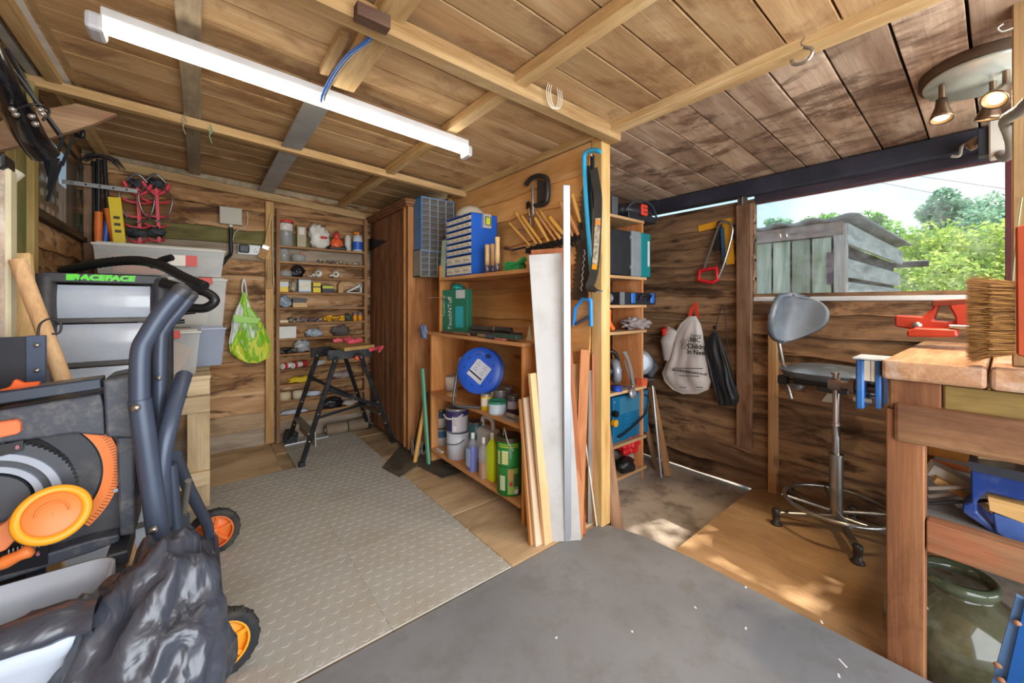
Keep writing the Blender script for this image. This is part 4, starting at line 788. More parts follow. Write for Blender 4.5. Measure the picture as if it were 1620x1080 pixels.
obj('jaw_beam', B().bar(PZ(518, 562, .79) - o0 + V(0, 0, .0), PZ(588, 556, .79) - o0, .02, .07, (0, 0, 1)), m_wm, wm, bev=.003)
obj('jaw_beam', B().bar(PZ(492, 558, .79) - o0, PZ(560, 551, .79) - o0, .02, .07, (0, 0, 1)), m_wm, wm, bev=.003)
tp = [PZ(*q, .845) - o0 for q in ((545, 549), (593, 544), (560, 537), (512, 541))]
obj('top_board', B().prism([(p_.x, p_.y) for p_ in tp], (0, 0, .815), (1, 0, 0), (0, 1, 0), (0, 0, .025)), WOOD('#9a7a4c', '#b8965f', '#cdb07c', 'X'), wm, bev=.003)
obj('front_bar', B().bar(PZ(499, 662, .25) - o0, PZ(597, 632, .30) - o0, .008, .02, (0, 0, 1)), m_wm, wm)
obj('rear_bar', B().bar(PZ(476, 640, .25) - o0, PZ(560, 617, .30) - o0, .008, .02, (0, 0, 1)), m_wm, wm)
for a, c_ in (((497, 583), (590, 630)), ((526, 595), (598, 632))): obj('brace', B().bar((A['bl'] - o0).lerp(T_['bl'] - o0, .75) if a[0] == 497 else (A['fl'] - o0).lerp(T_['fl'] - o0, .72), (A['fr'] - o0).lerp(T_['fr'] - o0, .45) if a[0] == 526 else (A['br'] - o0).lerp(T_['br'] - o0, .4), .008, .024, (0, 0, 1)), m_wm, wm)
sL = [(A['bl'] - o0).lerp(T_['bl'] - o0, .32), (A['fl'] - o0).lerp(T_['fl'] - o0, .32)]
obj('step', B().bar(sL[0], sL[1], .05, .012, (0, 0, 1)).bar(sL[0] + V(.02, 0, -.05), sL[1] + V(.02, 0, -.05), .008, .10, (0, 0, 1)), P('#8f8a82', .5, .5, var=.3), wm)
sR = [(A['br'] - o0).lerp(T_['br'] - o0, .34), (A['fr'] - o0).lerp(T_['fr'] - o0, .36)]
obj('step', B().bar(sR[0], sR[1], .05, .012, (0, 0, 1)), P('#6f6c68', .5, .5), wm)
obj('vice_handle', B().cyl(PZ(586, 553, .81) - o0, PZ(605, 549, .81) - o0, .014, 12).cyl(PZ(600, 556, .80) - o0, PZ(605, 548, .83) - o0, .008, 8), P('#e2596a', .45), wm)
obj('vice_knob', B().blob(PZ(565, 566, .76) - o0, (.02, .02, .02), 2, .05), P('#d4523a', .5), wm)
for i, (px, py) in enumerate(((534, 541), (547, 538), (556, 543), (567, 541))):
    q = PZ(px, py, .842); q.y = min(max(q.y, tp[0].y + o0.y + .04), tp[2].y + o0.y - .04); q.z = .8415
    o = obj('clamp_block', B().bx(-.035, .035, -.02, .02, 0, .028).bx(-.012, .012, -.022, .022, .0, .034), P('#ee6478', .45)); o.location = q; o.rotation_euler = (0, 0, .2 * i); md = o.modifiers.new('bevel', 'BEVEL'); md.width = .004
    tag(o, ('pink-red plastic clamp block, leftmost on the folding workbench', 'pink-red clamp block at the back of the folding workbench top', 'pink-red clamp block second from right on the folding workbench', 'pink-red clamp block, rightmost on the folding workbench')[i], 'clamp')
# ---- electrics on the back wall
q0 = PY(347, 326, 3.73); q1 = PY(383, 357, 3.73)
eb = thing('junction_box', 'light grey electrical box high on the back wall', 'junction box', V((q0.x + q1.x) / 2, 3.76, q1.z))
wx = (q1.x - q0.x) / 2; hz_ = q0.z - q1.z
obj('cover', B().bx(-wx, wx, -.05, 0, 0, hz_), P('#b5b1a2', .5, var=.05), eb, bev=.005, seg=2); obj('gland', B().cyl((0, -.025, -.02), (0, -.025, 0), .014, 10), P('#c9c5b8', .5), eb)
p0 = eb.location + V(0, -.025, -.02)
o = obj('conduit', B().tube(loc(bez([p0, p0 + V(0, 0, -.1), p0 + V(0, -.0, -.2), PY(359, 408, 3.72), PY(346, 424, 3.70), PY(330, 430, 3.68)], 8), p0), .013, 10), m_blk2); o.location = p0; tag(o, 'black conduit curving down from the grey electrical box', 'conduit')
o = obj('wire', B().tube(loc(bez([PY(391, 335, 3.74), PY(392, 345, 3.74), PY(389, 358, 3.74), PY(376, 364, 3.74), PY(370, 372, 3.75), PY(368, 385, 3.75)], 6), PY(391, 335, 3.74)), .0025, 6), P('#cfcabc', .5)); o.location = PY(391, 335, 3.74); tag(o, 'thin pale wire hanging beside the grey electrical box', 'wire')
q0 = PY(376, 386, 3.75); q1 = PY(412, 404, 3.75)
sk = thing('socket', 'double white wall socket with a plug in its left side', 'socket', V((q0.x + q1.x) / 2, 3.765, q1.z)); wx = (q1.x - q0.x) / 2; hz_ = q0.z - q1.z
obj('faceplate', B().bx(-wx, wx, -.03, .0, 0, hz_), m_white, sk, bev=.003)
for dx, dz in ((.04, .045), (.033, .025), (.047, .025)): obj('pin_hole', B().bx(dx - .003, dx + .003, -.031, -.029, dz - .003, dz + .004), m_blk2, sk)
pg = obj('plug', B().bx(-wx + .004, -wx + .075, -.06, -.03, .01, .075), P('#3b3f45', .45)); pg.location = sk.location; md = pg.modifiers.new('bevel', 'BEVEL'); md.width = .012; md.segments = 3; tag(pg, 'dark grey plug in the double socket', 'plug')
# ---- brushes hanging from the post by the rack
q = PY(428, 345, 3.715)
def hang(name, label, cat, pts, ws, mat, th=.010, extra=None):
    o_ = Vector(pts[0]); t = thing(name, label, cat, o_)
    b = B().tube(loc(pts, o_), ws, 8, flat=.55); obj('handle', b, mat, t)
    if extra: extra(t, o_)
    return t
def bristle(t, o_):
    a, c_ = PY(419, 394, 3.71) - o_, PY(413, 409, 3.71) - o_; obj('ferrule', B().bar(a + (a - c_) * .35, a, .045, .02, (0, 1, 0)), m_steel, t); obj('bristles', B().bar(a, c_, .05, .018, (0, 1, 0)), P('#b48a54', .8, var=.3, scale=60), t)
hang('paintbrush', 'long wooden paintbrush hanging on the post, bristles down', 'brush', bez([PY(429, 339, 3.715), PY(427, 352, 3.71), PY(423, 370, 3.71), PY(419, 390, 3.71)], 4), .012, P('#d9b47c', .5), extra=bristle)
hang('stick', 'pale curved wooden stick hanging right of the paintbrush', 'stick', bez([PY(431, 342, 3.705), PY(431, 380, 3.705), PY(432, 420, 3.705), PY(433, 452, 3.705)], 4), .009, P('#cdb18c', .6))
o = obj('stick', B().bx(-.016, .016, -.012, .0, -.24, 0), P('#b08c5a', .7, var=.3)); o.location = PY(426, 410, 3.72); tag(o, 'short flat wooden batten fixed low on the post by the rack', 'batten')
# ---- green carrier bag on the wall
mgb, t_, p_, o_ = newmat('green_bag'); tcb = t_.nodes.new('ShaderNodeTexCoord'); nb = t_.nodes.new('ShaderNodeTexNoise'); nb.inputs['Scale'].default_value = 5; nb.inputs['Detail'].default_value = 3; nb.inputs['Distortion'].default_value = 1
r_n = t_.nodes.new('ShaderNodeValToRGB'); r_n.color_ramp.interpolation = 'CONSTANT'; r_n.color_ramp.elements[0].color = lin('#dfe4dc'); e = r_n.color_ramp.elements; e[1].position = .5; e[1].color = lin('#8fc832'); e2 = e.new(.66); e2.color = lin('#d9e04a')
mpb = t_.nodes.new('ShaderNodeMapping'); mpb.inputs['Scale'].default_value = (3.2, 1, 1.1); t_.links.new(tcb.outputs['Object'], mpb.inputs[0]); t_.links.new(mpb.outputs[0], nb.inputs[0])
sz = t_.nodes.new('ShaderNodeSeparateXYZ'); t_.links.new(tcb.outputs['Object'], sz.inputs[0]); ma = t_.nodes.new('ShaderNodeMath'); ma.operation = 'MULTIPLY_ADD'; ma.inputs[1].default_value = -.28; t_.links.new(sz.outputs['Z'], ma.inputs[0]); t_.links.new(nb.outputs[0], ma.inputs[2]); t_.links.new(ma.outputs[0], r_n.inputs[0]); t_.links.new(r_n.outputs[0], p_.inputs['Base Color']); p_.inputs['Roughness'].default_value = .35
def hangbag(o_, prof, y_, dep, amp, mat, seed, nu=36, nv=40):
    """a limp bag hanging from a hook: prof = list of (t, left px-x, right px-x, px-y)"""
    def fn(a, c_):
        k = c_ * (len(prof) - 1); i = min(int(k), len(prof) - 2); t = k - i; p0_, p1_ = prof[i], prof[i + 1]
        l_ = Vector(p0_[0]).lerp(Vector(p1_[0]), t); r2_ = Vector(p0_[1]).lerp(Vector(p1_[1]), t); g = 2 * math.pi * a; s_ = (1 - math.cos(g)) / 2
        q = l_.lerp(r2_, s_); thick = dep * math.sin(math.pi * min(1, .12 + c_ * .9)) * (.35 + .65 * c_)
        side = (r2_ - l_).cross(V(0, 0, 1)).normalized(); f_ = math.sin(g) * thick * .5
        f_ += amp * thick * 3 * mnoise.noise(V(math.cos(g) * 4 + seed, math.sin(g) * 2, c_ * 2.2)) * (.3 + .7 * min(1, c_ * 2))
        return q + side * f_ - Vector(o_)
    return B().grid(fn, nu, nv)
bo = PY(388, 443, 3.74)
y_ = 3.69
prof = [(PY(a, c_, y_), PY(b_, c_, y_)) for a, b_, c_ in ((384, 388, 462), (380, 393, 474), (373, 399, 488), (367, 411, 505), (366, 419, 520), (362, 428, 540), (364, 429, 556), (376, 424, 567), (392, 408, 574))]
gb = thing('carrier_bag', 'green and white carrier bag hanging on the back wall', 'bag', bo)
obj('bag_body', hangbag(bo, prof, y_, .095, .2, mgb, 3), mgb, gb)
obj('handles', B().tube(loc(bez([PY(384, 470, 3.73), PY(383, 455, 3.73), PY(386, 441, 3.73), PY(389, 455, 3.73), PY(391, 472, 3.73)], 6), bo), .006, 8), P('#e6e8e2', .4), gb)
obj('green_band', B().prism([( (PY(a, c_, y_) - bo).x, (PY(a, c_, y_) - bo).z) for a, c_ in ((368, 498), (411, 503), (406, 511), (369, 509))], (0, -.118, 0), (1, 0, 0), (0, 0, 1), (0, .004, 0)), P('#93cf2e', .4), gb)
q = PY(394, 519, y_) - bo; text('for life', .056, P('#5f9a1e', .4), gb, (q.x, -.150, q.z), (R(90), 0, 0))
# ---- ice axes, level, crampons
def axe(label, top, g0, bot, curve=1):
    o_ = Vector(top); t = thing('ice_axe', label, 'axe', o_)
    obj('shaft', B().cyl(V(0, 0, 0), Vector(g0) - o_, .012, 10), P('#3a3a40', .35, .6, var=.3), t)
    obj('grip', B().tube(loc([g0, Vector(g0).lerp(Vector(bot), .5), bot], o_), [.019, .021, .018], 10), P('#ef7a2c', .5), t)
    obj('pick', B().tube([V(-.085, 0, -.03), V(-.05, 0, .01), V(0, 0, .03), V(.06, 0, .01), V(.10, 0, -.045)], [.006, .02, .026, .02, .005], 8, flat=.5), P('#4a4448', .4, .7, var=.4, dirt='#7a5a44', dirt_amt=.4), t)
axe('ice axe with orange grip hanging in the corner, left of two', PY(156, 252, 3.66), PY(156, 335, 3.66), PY(155, 388, 3.66))
axe('ice axe with orange grip leaning right beside the yellow level, right of two', PY(165, 253, 3.69), PY(170, 330, 3.69), PY(182, 386, 3.69))
o = obj('pole', B().cyl((0, 0, 0), PY(150, 392, 3.72) - PY(148, 255, 3.72), .012, 8), m_blk2); o.location = PY(148, 255, 3.72); tag(o, 'black pole in the back left corner behind the ice axes', 'pole')
o = obj('tube', B().cyl((0, 0, 0), PY(165, 388, 3.70) - PY(170, 350, 3.70), .016, 8), P('#3a62b8', .4)); o.location = PY(170, 350, 3.70); tag(o, 'short blue tube between the two orange axe grips', 'tube')
a_, c_ = PY(181, 312, 3.66), PY(190, 389, 3.66)
lv = thing('spirit_level', 'yellow spirit level standing against the back wall', 'level', c_); obj('body', B().bar(V(0, 0, 0), a_ - c_, .062, .02, (0, 1, 0)), P('#f0d01e', .4, var=.1), lv, bev=.002)
m_ = Matrix.Rotation(math.atan2((a_ - c_).x, (a_ - c_).z), 4, 'Y')
for k in range(3): obj('marking', B().cb((a_ - c_) * (.3 + .14 * k) + V(0, -.0115, 0), (.03, .001, .018)), P('#4a4020', .6), lv)
o = obj('perforated_strip', B().bx(-.17, .17, -.002, .002, -.013, .013), P('#a8a8a8', .35, .8, var=.2)); o.location = PY(160, 295, 3.63)
o.rotation_euler = (0, 0, .0); tag(o, 'perforated grey metal strap across the two ice axes', 'strap')
for k in range(5): obj('hole', B().cyl((-.13 + k * .062, -.003, 0), (-.13 + k * .062, .003, 0), .006, 10), m_blk2, o)
def crampon(px, label, fl_):
    o_ = PY(px, 290, 3.735); t = thing('crampon', label, 'crampon', o_); mr_ = P('#e2485a', .4); mg_ = P('#8d8f92', .35, .8)
    h_ = .42; fr_ = B()
    fr_.bar((0, -.03, -.03), (.02 * fl_, -.03, -h_), .018, .012, (0, 1, 0))
    for z_, w_ in ((-.06, .07), (-.14, .075), (-.24, .07), (-.31, .06), (-h_ + .01, .045)):
        fr_.tube([V(-w_, -.05, z_ + .012), V(-w_ * .5, -.03, z_), V(w_ * .5, -.03, z_), V(w_, -.055, z_ + .012)], .008, 6)
    for s_ in (-1, 1): fr_.tube([V(s_ * .07, -.06, -.01), V(s_ * .045, -.04, -.06), V(0, -.03, -.09)], [.012, .012, .008], 6)
    obj('red_frame', fr_, mr_, t)
    wi = B()
    for s_ in (-1, 1): wi.tube(bez([V(s_ * .03, -.05, -.03), V(s_ * .085, -.08, -.10), V(s_ * .075, -.07, -.2), V(s_ * .05, -.05, -.25)], 5), .005, 6)
    wi.tube(bez([V(-.05, -.06, 0), V(0, -.08, .045), V(.05, -.06, 0)], 5), .007, 6); wi.tube(bez([V(-.06, -.05, -.25), V(0, -.09, -.28), V(.06, -.05, -.25)], 5), .005, 6)
    obj('wire_bail', wi, mg_, t)
    obj('lower_strap', B().blob((0, -.05, -.35), (.045, .016, .028), 3, .5, 14, px), P('#3d4347', .8, var=.5, scale=40), t); obj('upper_strap', B().blob((0, -.04, -.01), (.04, .02, .026), 3, .5, 14, px + 1), P('#3d4347', .8, var=.5, scale=40), t)
crampon(219, 'red crampon hanging on the back wall, left of the pair', .6); crampon(248, 'red crampon hanging on the back wall, right of the pair', .8)
# ---- things at the left edge
bd = thing('brace_board', 'short weathered board nailed across the top of the left wall', 'board', PY(60, 195, 2.15))
bo_ = PY(60, 195, 2.15); pl = [PY(*q, 2.15) - bo_ for q in ((-60, 196), (120, 163), (185, 180), (150, 195), (65, 222), (0, 237), (-60, 250))]
obj('board', B().prism([(p_.x, p_.z) for p_ in pl], (0, 0, 0), (1, 0, 0), (0, 0, 1), (0, .025, 0)), WOOD('#6f5540', '#92745a', '#ab8e70', 'X', stain=.4, stain_col='#8a3c1c', knots=.4), bd, bev=.002)
bf = thing('bike_fork', 'black suspension fork with bolts hanging from the roof, top left', 'bike fork', D(40, 160, 1.15))
o_ = D(40, 160, 1.15); obj('fork_leg', B().tube(loc(bez([D(-30, 60, 1.0), D(0, 118, 1.05), D(25, 170, 1.12), D(48, 215, 1.2), D(72, 246, 1.25)], 6), o_), [.030] * 12 + [.036] * 13, 14), P('#17181c', .22, .3, coat=.6), bf)
obj('stay', B().tube(loc([D(10, 78, 1.1), D(60, 165, 1.14), D(95, 214, 1.18)], o_), .006, 8).tube(loc([D(-10, 92, 1.05), D(20, 110, 1.1), D(96, 212, 1.17)], o_), .005, 8), P('#2a2b30', .3, .5), bf)
for q in ((20, 173), (25, 181), (50, 184), (56, 196), (63, 174), (67, 180)): obj('bolt', B().lathe([(.001, .006), (.007, .005), (.008, 0)], D(*q, 1.09) - o_, 10, -ray(*q)), m_steel, bf)
obj('cable', B().tube(loc(bez([D(0, 190, 1.2), D(25, 172, 1.1), D(58, 165, 1.1), D(78, 175, 1.15), D(68, 190, 1.1)], 5), o_), .0035, 6), m_blk2, bf)
strp = thing('strap_bundle', 'bundle of black straps and poles hanging below the bike fork', 'straps', D(90, 250, 1.9)); o_ = D(90, 250, 1.9)
for i, (a, c_) in enumerate((((104, 208), (92, 240)), ((118, 212), (98, 262)), ((98, 255), (74, 318)), ((92, 250), (76, 300)), ((84, 250), (78, 290)), ((76, 248), (80, 290)), ((70, 250), (78, 280)))):
    obj(('hanging_strap', 'thin_pole')[i % 2], B().bar(D(*a, 1.9) - o_, D(*c_, 1.9) - o_, .012, .006, (0, 1, 0)), m_blk2, strp)
obj('buckle', B().tube(loc(bez([D(112, 205, 1.9), D(122, 200, 1.9), D(130, 206, 1.9), D(130, 216, 1.9), D(120, 213, 1.9)], 5), o_), .009, 8), m_blk2, strp)
# trims stored along the eaves
for i, (x_, z_, w_, c_, lb, cat) in enumerate(((-.475, 2.118, .035, '#e3e0da', 'white plastic trim stored along the left eave', 'trim'), (-.51, 2.112, .02, '#c08a4e', 'thin orange-brown strip beside the white trim on the left eave', 'strip'), (-.435, 2.12, .02, '#b9976a', 'pale wooden lath stored under the roof, right of the white trim', 'lath'), (-.56, 2.10, .03, '#a9a49a', 'grey trim stored nearest the left wall under the roof', 'trim'))):
    o = obj('trim', B().bx(-w_ / 2, w_ / 2, -.95, .95, 0, .018), P(c_, .5, var=.2)); o.location = (x_, 1.72, z_ + .028); tag(o, lb, cat)
pl_ = thing('wrapped_parcel', 'tall object in clear crinkled plastic with a black top at the left edge', 'parcel', PY(-22, 560, 2.0)); o_ = PY(-22, 560, 2.0)
b = B().grid(lambda a, c_: V(.052 * math.cos(a * 2 * math.pi) * (1 + .12 * mnoise.noise(V(a * 6, c_ * 9, 0))), .052 * math.sin(a * 2 * math.pi), .03 + c_ * .55), 24, 24); obj('wrapping', b, P('#c9b2a0', .12, var=.5, scale=14, coat=.6, dirt='#e6e6e6', dirt_amt=.7), pl_)
obj('cream_side', B().bx(.04, .056, -.03, .03, .02, .59), P('#d8cfae', .5, var=.2), pl_, bev=.005); obj('black_top', B().bx(-.05, .05, -.05, .05, .58, .635), m_blk2, pl_, bev=.015, seg=3)
obj('base_post', B().bx(-.03, .03, -.03, .03, -o_.z + .0, .03), P('#5a4a3a', .7), pl_)
fn_ = obj('plastic_horn', B().lathe([(.055, .0), (.05, .03), (.03, .07), (.012, .10), (.01, .14)], (0, 0, 0), 20, (-.4, -.1, -1)), P('#e6e2cf', .4)); fn_.location = PY(2, 262, 2.1); tag(fn_, 'cream plastic funnel hanging on the left wall', 'funnel')
a_, c_ = PY(28, 412, 1.95), PY(104, 612, 1.85); t_v = (c_ - a_); c2 = a_ + t_v * (a_.z / -t_v.z) * .985
o = obj('wooden_pole', B().cyl((0, 0, 0), c2 - a_, .020, 16), WOOD('#a57f58', '#c09a70', '#d0ac84', 'Z', knots=.2)); o.location = a_; tag(o, 'thick round wooden pole leaning in front of the drawer tower', 'pole')
a_, c_ = PY(32, 402, 2.15), PY(46, 540, 2.1); t_v = (c_ - a_); c2 = a_ + t_v * (a_.z / -t_v.z) * .985
o = obj('wooden_stake', B().bar((0, 0, 0), c2 - a_, .05, .03, (0, 1, 0)), WOOD('#c29c68', '#d9b680', '#e6c896', 'Z', knots=.2)); o.location = a_; tag(o, 'pale squared wooden stake behind the round pole', 'stake')
sp_ = thing('steel_sheet', 'dark folded steel panel with bolts behind the table saw', 'panel', PY(36, 700, 1.78)); sp_.location.z = 0; o_ = sp_.location.copy()
a0, a1, a2, a3 = [PY(*q, 1.78) - o_ for q in ((-40, 541), (42, 532), (73, 530), (73, 600))]
obj('plate', B().bx(a0.x, a1.x, 0, .004, .0, a1.z), P('#23262e', .45, .3, var=.2, dirt='#4a3a38', dirt_amt=.3), sp_); pf = obj('flange', B().bx(a1.x, a2.x, -.006, .008, .0, a2.z), P('#3d4a60', .4, .3), sp_, bev=.001)
for py in (546, 586): obj('bolt', B().lathe([(.001, .005), (.006, .004), (.007, 0)], PY(58, py, 1.77) - o_, 10, (0, -1, 0)), m_steel, pf)
obj('wire_loop', B().tube(loc(bez([PY(60, 530, 1.77), PY(64, 512, 1.77), PY(80, 504, 1.77), PY(96, 512, 1.77), PY(94, 526, 1.77), PY(82, 528, 1.77)], 5), o_), .003, 6), m_blk2, sp_)
# ================================================================ pine shelves along the partition
w_pz = WOOD('#c07e46', '#d9975a', '#e6ac70', 'Z', stain=.1, stain_col='#a8683a', knots=.35, grain=.6, vary=.06); w_py = WOOD('#b57a48', '#cd9360', '#dba876', 'Y', stain=.25, stain_col='#8f6a48', knots=.2, grain=.6, vary=.06)
pu = thing('pine_shelves', 'orange pine shelf unit with tins and bottles against the partition', 'shelves', (1.45, 2.08, 0))
OX, OY = 1.45, 2.08
def pb(name, x0, x1, y0, y1, z0, z1, m): return obj(name, B().bx(x0 - OX, x1 - OX, y0 - OY, y1 - OY, z0, z1), m, pu, bev=.002)
pb('side_panel', 1.31, 1.585, 2.575, 2.597, .0, .925, w_pz); pb('side_panel', 1.31, 1.585, 1.545, 1.567, .0, .925, w_pz)
pb('side_panel', 1.335, 1.585, 2.495, 2.515, .946, 1.42, w_pz); pb('side_panel', 1.345, 1.585, 1.50, 1.52, .946, 1.42, w_pz)
pb('shelf', 1.30, 1.585, 1.568, 2.574, .085, .107, w_py); pb('shelf', 1.30, 1.585, 1.568, 2.574, .495, .517, w_py); pb('shelf', 1.295, 1.59, 1.535, 2.605, .926, .945, w_py)
pb('shelf', 1.325, 1.585, 1.521, 2.494, 1.31, 1.332, w_py); pb('back_rail', 1.575, 1.588, 1.521, 2.494, 1.25, 1.31, w_py); pb('back_rail', 1.572, 1.586, 1.521, 2.494, .946, 1.0, w_py)
# --- wall cabinets on the end of the cupboard
def cabinet(name, label, p0, y_, cols, rows, w_, h_, dep, fc, rh=None):
    t = thing(name, label, 'parts cabinet', p0)
    obj('case', B().bx(0, w_, .004, dep, 0, .006).bx(0, w_, .004, dep, h_ - .006, h_).bx(0, .006, .0, dep, 0, h_).bx(w_ - .006, w_, .0, dep, 0, h_).bx(0, w_, dep - .004, dep, 0, h_), fc, t)
    cw_ = (w_ - .012) / cols; rh_ = (h_ - .012) / rows
    proto = None
    for i in range(cols):
        for j in range(rows):
            if not proto:
                b = B(); b.bx(.0015, cw_ - .0015, .0, .004, .0015, rh_ - .0015).bx(.0015, cw_ - .0015, .004, .05, .0015, .004); b.bx(cw_ * .2, cw_ * .8, -.010, .0, rh_ * .62, rh_ * .74)
                b.mat(1).bx(0.0, .0022, -.003, .002, 0, rh_).bx(cw_ - .0022, cw_, -.003, .002, 0, rh_).bx(0, cw_, -.004, .002, rh_ - .0025, rh_ - .0005); proto = obj('drawer', b, [P('#7b7c7c', .25, alpha=.8, coat=.3, var=.35, scale=24), P('#c3c8cc', .3)], t); proto.location = (.006, .006, .006)
                obj('contents', B().bx(.004, cw_ - .004, .006, .05, .005, rh_ * .45), P('#6f6a66', .6, var=.8, scale=40), proto)
            else:
                c = copy_tree(proto); c.parent = t; c.location = (.006 + i * cw_, .006, .006 + j * rh_)
    for j in range(1, rows): obj('divider', B().bx(.006, w_ - .006, .002, dep, .006 + j * rh_ - .0012, .006 + j * rh_ + .0012), fc, t)
    return t
q0, q1 = PY(666, 397, 2.72), PY(719, 322, 2.72)
cabinet('parts_cabinet', 'clear-drawer parts cabinet with blue sides, upper one on the cupboard end', V(q0.x, 2.72, q0.z), 2.72, 4, 9, q1.x - q0.x, q1.z - q0.z + .015, .125, P('#4480c0', .4))
q0, q1 = PY(665, 437, 2.72), PY(718, 398, 2.72)
cabinet('parts_cabinet', 'grey parts cabinet right under the blue-sided one on the cupboard end', V(q0.x, 2.72, q0.z), 2.72, 4, 4, q1.x - q0.x, q1.z - q0.z - .003, .125, P('#8f938c', .5))
# --- blue cabinet on the top shelf : drawers face -x, so build facing -y and turn it
ya, yb2 = PX(706, 440, 1.335).y, PX(746, 430, 1.335).y
bc = thing('parts_cabinet', 'bright blue parts cabinet standing on top of the pine shelves', 'parts cabinet', (1.335, ya, 1.3325), R(-90))
W_, Hh, Dp = ya - yb2, PX(746, 335, 1.335).z - 1.3325, .20; m_b = P('#1f5fc4', .35, var=.05)
obj('case', B().bx(0, W_, .006, Dp, 0, .008).bx(0, W_, .0, Dp, Hh - .006, Hh).bx(0, .006, 0, Dp, 0, Hh).bx(W_ - .006, W_, .0, Dp, 0, Hh).bx(0, W_, Dp - .006, Dp, 0, Hh), m_b, bc, bev=.002)
rows = [.075, .075, .048, .048, .048, .048, .048, .048]; sc = (Hh - .01) / sum(rows); z_ = .006
for j, rh in enumerate(rows):
    rh *= sc; nc = 3 if j < 2 else 5; cw_ = (W_ - .012) / nc; obj('divider', B().bx(.006, W_ - .006, -.002, Dp, z_ - .003, z_ + .003), m_b, bc)
    for i in range(nc):
        d = obj('drawer', B().bx(.0015, cw_ - .0015, .0, .06, .003, rh - .012).bx(cw_ * .12, cw_ * .88, -.012, .0, rh * .42, rh * .52), P('#e6e0d0', .3, alpha=.93, var=.12, scale=30), bc, bev=.001); d.location = (.006 + i * cw_, -.0, z_)
    z_ += rh
vl = PY(770, 350, yb2 - .012); o = obj('spirit_vial', B().bx(-.03, .03, -.01, .01, -.045, .045), P('#c9c7c0', .3, .3)); o.location = vl; obj('vial', B().bx(-.012, .02, -.0125, -.009, -.022, .022), P('#c9d63a', .2, coat=.5), o); obj('vial_rim', B().tube([V(-.016, -.011, -.026), V(.024, -.011, -.026), V(.024, -.011, .026), V(-.016, -.011, .026)], .003, 6, closed=True), m_blk2, o)
tag(o, 'small magnetic level with yellow vial stuck to the blue cabinet side', 'level')
vc = PX(745, 338, 1.42); vz = 1.3325 + Hh + .001; o = obj('visor', B().lathe([(.10, .0), (.094, .03), (.07, .06), (.03, .078), (.001, .082)], (0, 0, 0), 20), P('#d8d2c2', .2, alpha=.7, var=.1)); o.location = (1.43, (ya + yb2) / 2, vz); tag(o, 'translucent domed plastic cover lying on the blue cabinet', 'cover')
o = obj('mint_board', B().bx(-.004, .004, -.03, .03, 0, .27), P('#b9d8c4', .5)); o.location = (1.352, PX(702, 430, 1.34).y + .04, 1.3325); o.rotation_euler = (0, .06, .0); tag(o, 'mint green card strip standing left of the blue cabinet', 'card')
def on(px, z, x): q = PX(px, 480, x); return V(x, q.y, z + .0008)
for i, (px, h, c_, x_) in enumerate(((771, .17, '#e0b878', 1.37), (779, .18, '#dcb274', 1.42), (787, .20, '#e6c084', 1.36))):
    t = thing('chisel', ('left wooden handle standing upright beside the blue cabinet', 'middle wooden handle standing upright on the top pine shelf', 'tallest wooden handle with grey ferrule on the top pine shelf')[i], 'chisel', on(px, 1.332, x_))
    obj('handle', B().lathe([(.001, .05), (.013, .05), (.0145, .09), (.013, h * .8), (.015, h), (.012, h + .006), (.001, h + .007)], (0, 0, 0), 14), P(c_, .4, var=.08), t); obj('ferrule', B().lathe([(.001, 0), (.013, 0), (.014, .05), (.001, .052)], (0, 0, 0), 14), P('#8b8690', .35, .7), t)
o = obj('green_tool', B().prism([(-.06, 0), (-.06, .05), (-.02, .055), (.0, .02), (.07, .03), (.07, .0)], (-.02, 0, 0), (0, -1, 0), (0, 0, 1), (.04, 0, 0)).tube([V(0, -.0, .03), V(.0, -.05, .04), V(0, -.1, .06)], .015, 8), P('#2f9a58', .45)); o.location = on(812, 1.332, 1.38); tag(o, 'green plastic tool lying at the right of the top pine shelf', 'tool')
o = obj('dark_roll', B().cyl((0, -.04, .02), (0, .05, .02), .018, 12), P('#3a5040', .5)); o.location = on(822, 1.345, 1.45); tag(o, 'dark green roll behind the green plastic tool', 'roll')
# --- middle shelf
gb0 = PX(701, 522, 1.37); gb1 = PX(735, 522, 1.37); W2 = gb0.y - gb1.y; Hh = PX(718, 458, 1.37).z - .946
wp_ = thing('wipes_box', 'green and teal carton of gloves standing on the middle pine shelf', 'carton', (1.37, (gb0.y + gb1.y) / 2, .9458), R(-90 + 8))
obj('carton', B().bx(-W2 / 2, W2 / 2, 0, .045, 0, Hh), P('#2b7f66', .5, var=.08), wp_, bev=.002); obj('panel', B().bx(W2 * .08, W2 * .36, -.0015, .001, Hh * .14, Hh * .62), P('#35b4c4', .4), wp_); obj('gloves', B().blob((-W2 * .05, .05, Hh + .01), (.05, .04, .03), 3, .4, 9), P('#2fb6ae', .4), wp_); obj('white_tab', B().bx(W2 * .1, W2 * .42, -.002, .0, Hh * .8, Hh * .99), P('#cfd6dc', .5), wp_)
obj('flap', B().bx(-W2 * .9, -W2 * .2, -.03, .01, Hh * .82, Hh * .825), P('#d9c8a8', .6), wp_)
text('TouchNTuff', .058, P('#e8f0ec', .5), wp_, (-W2 * .12, -.002, Hh * .45), (R(90), R(-90), 0), sx_=.8)
text('TouchNTuff', .03, P('#cfe0da', .5), wp_, (-W2 * .36, -.002, Hh * .62), (R(90), R(-90), 0))
q0, q1 = on(744, .945, 1.36), on(812, .945, 1.40)
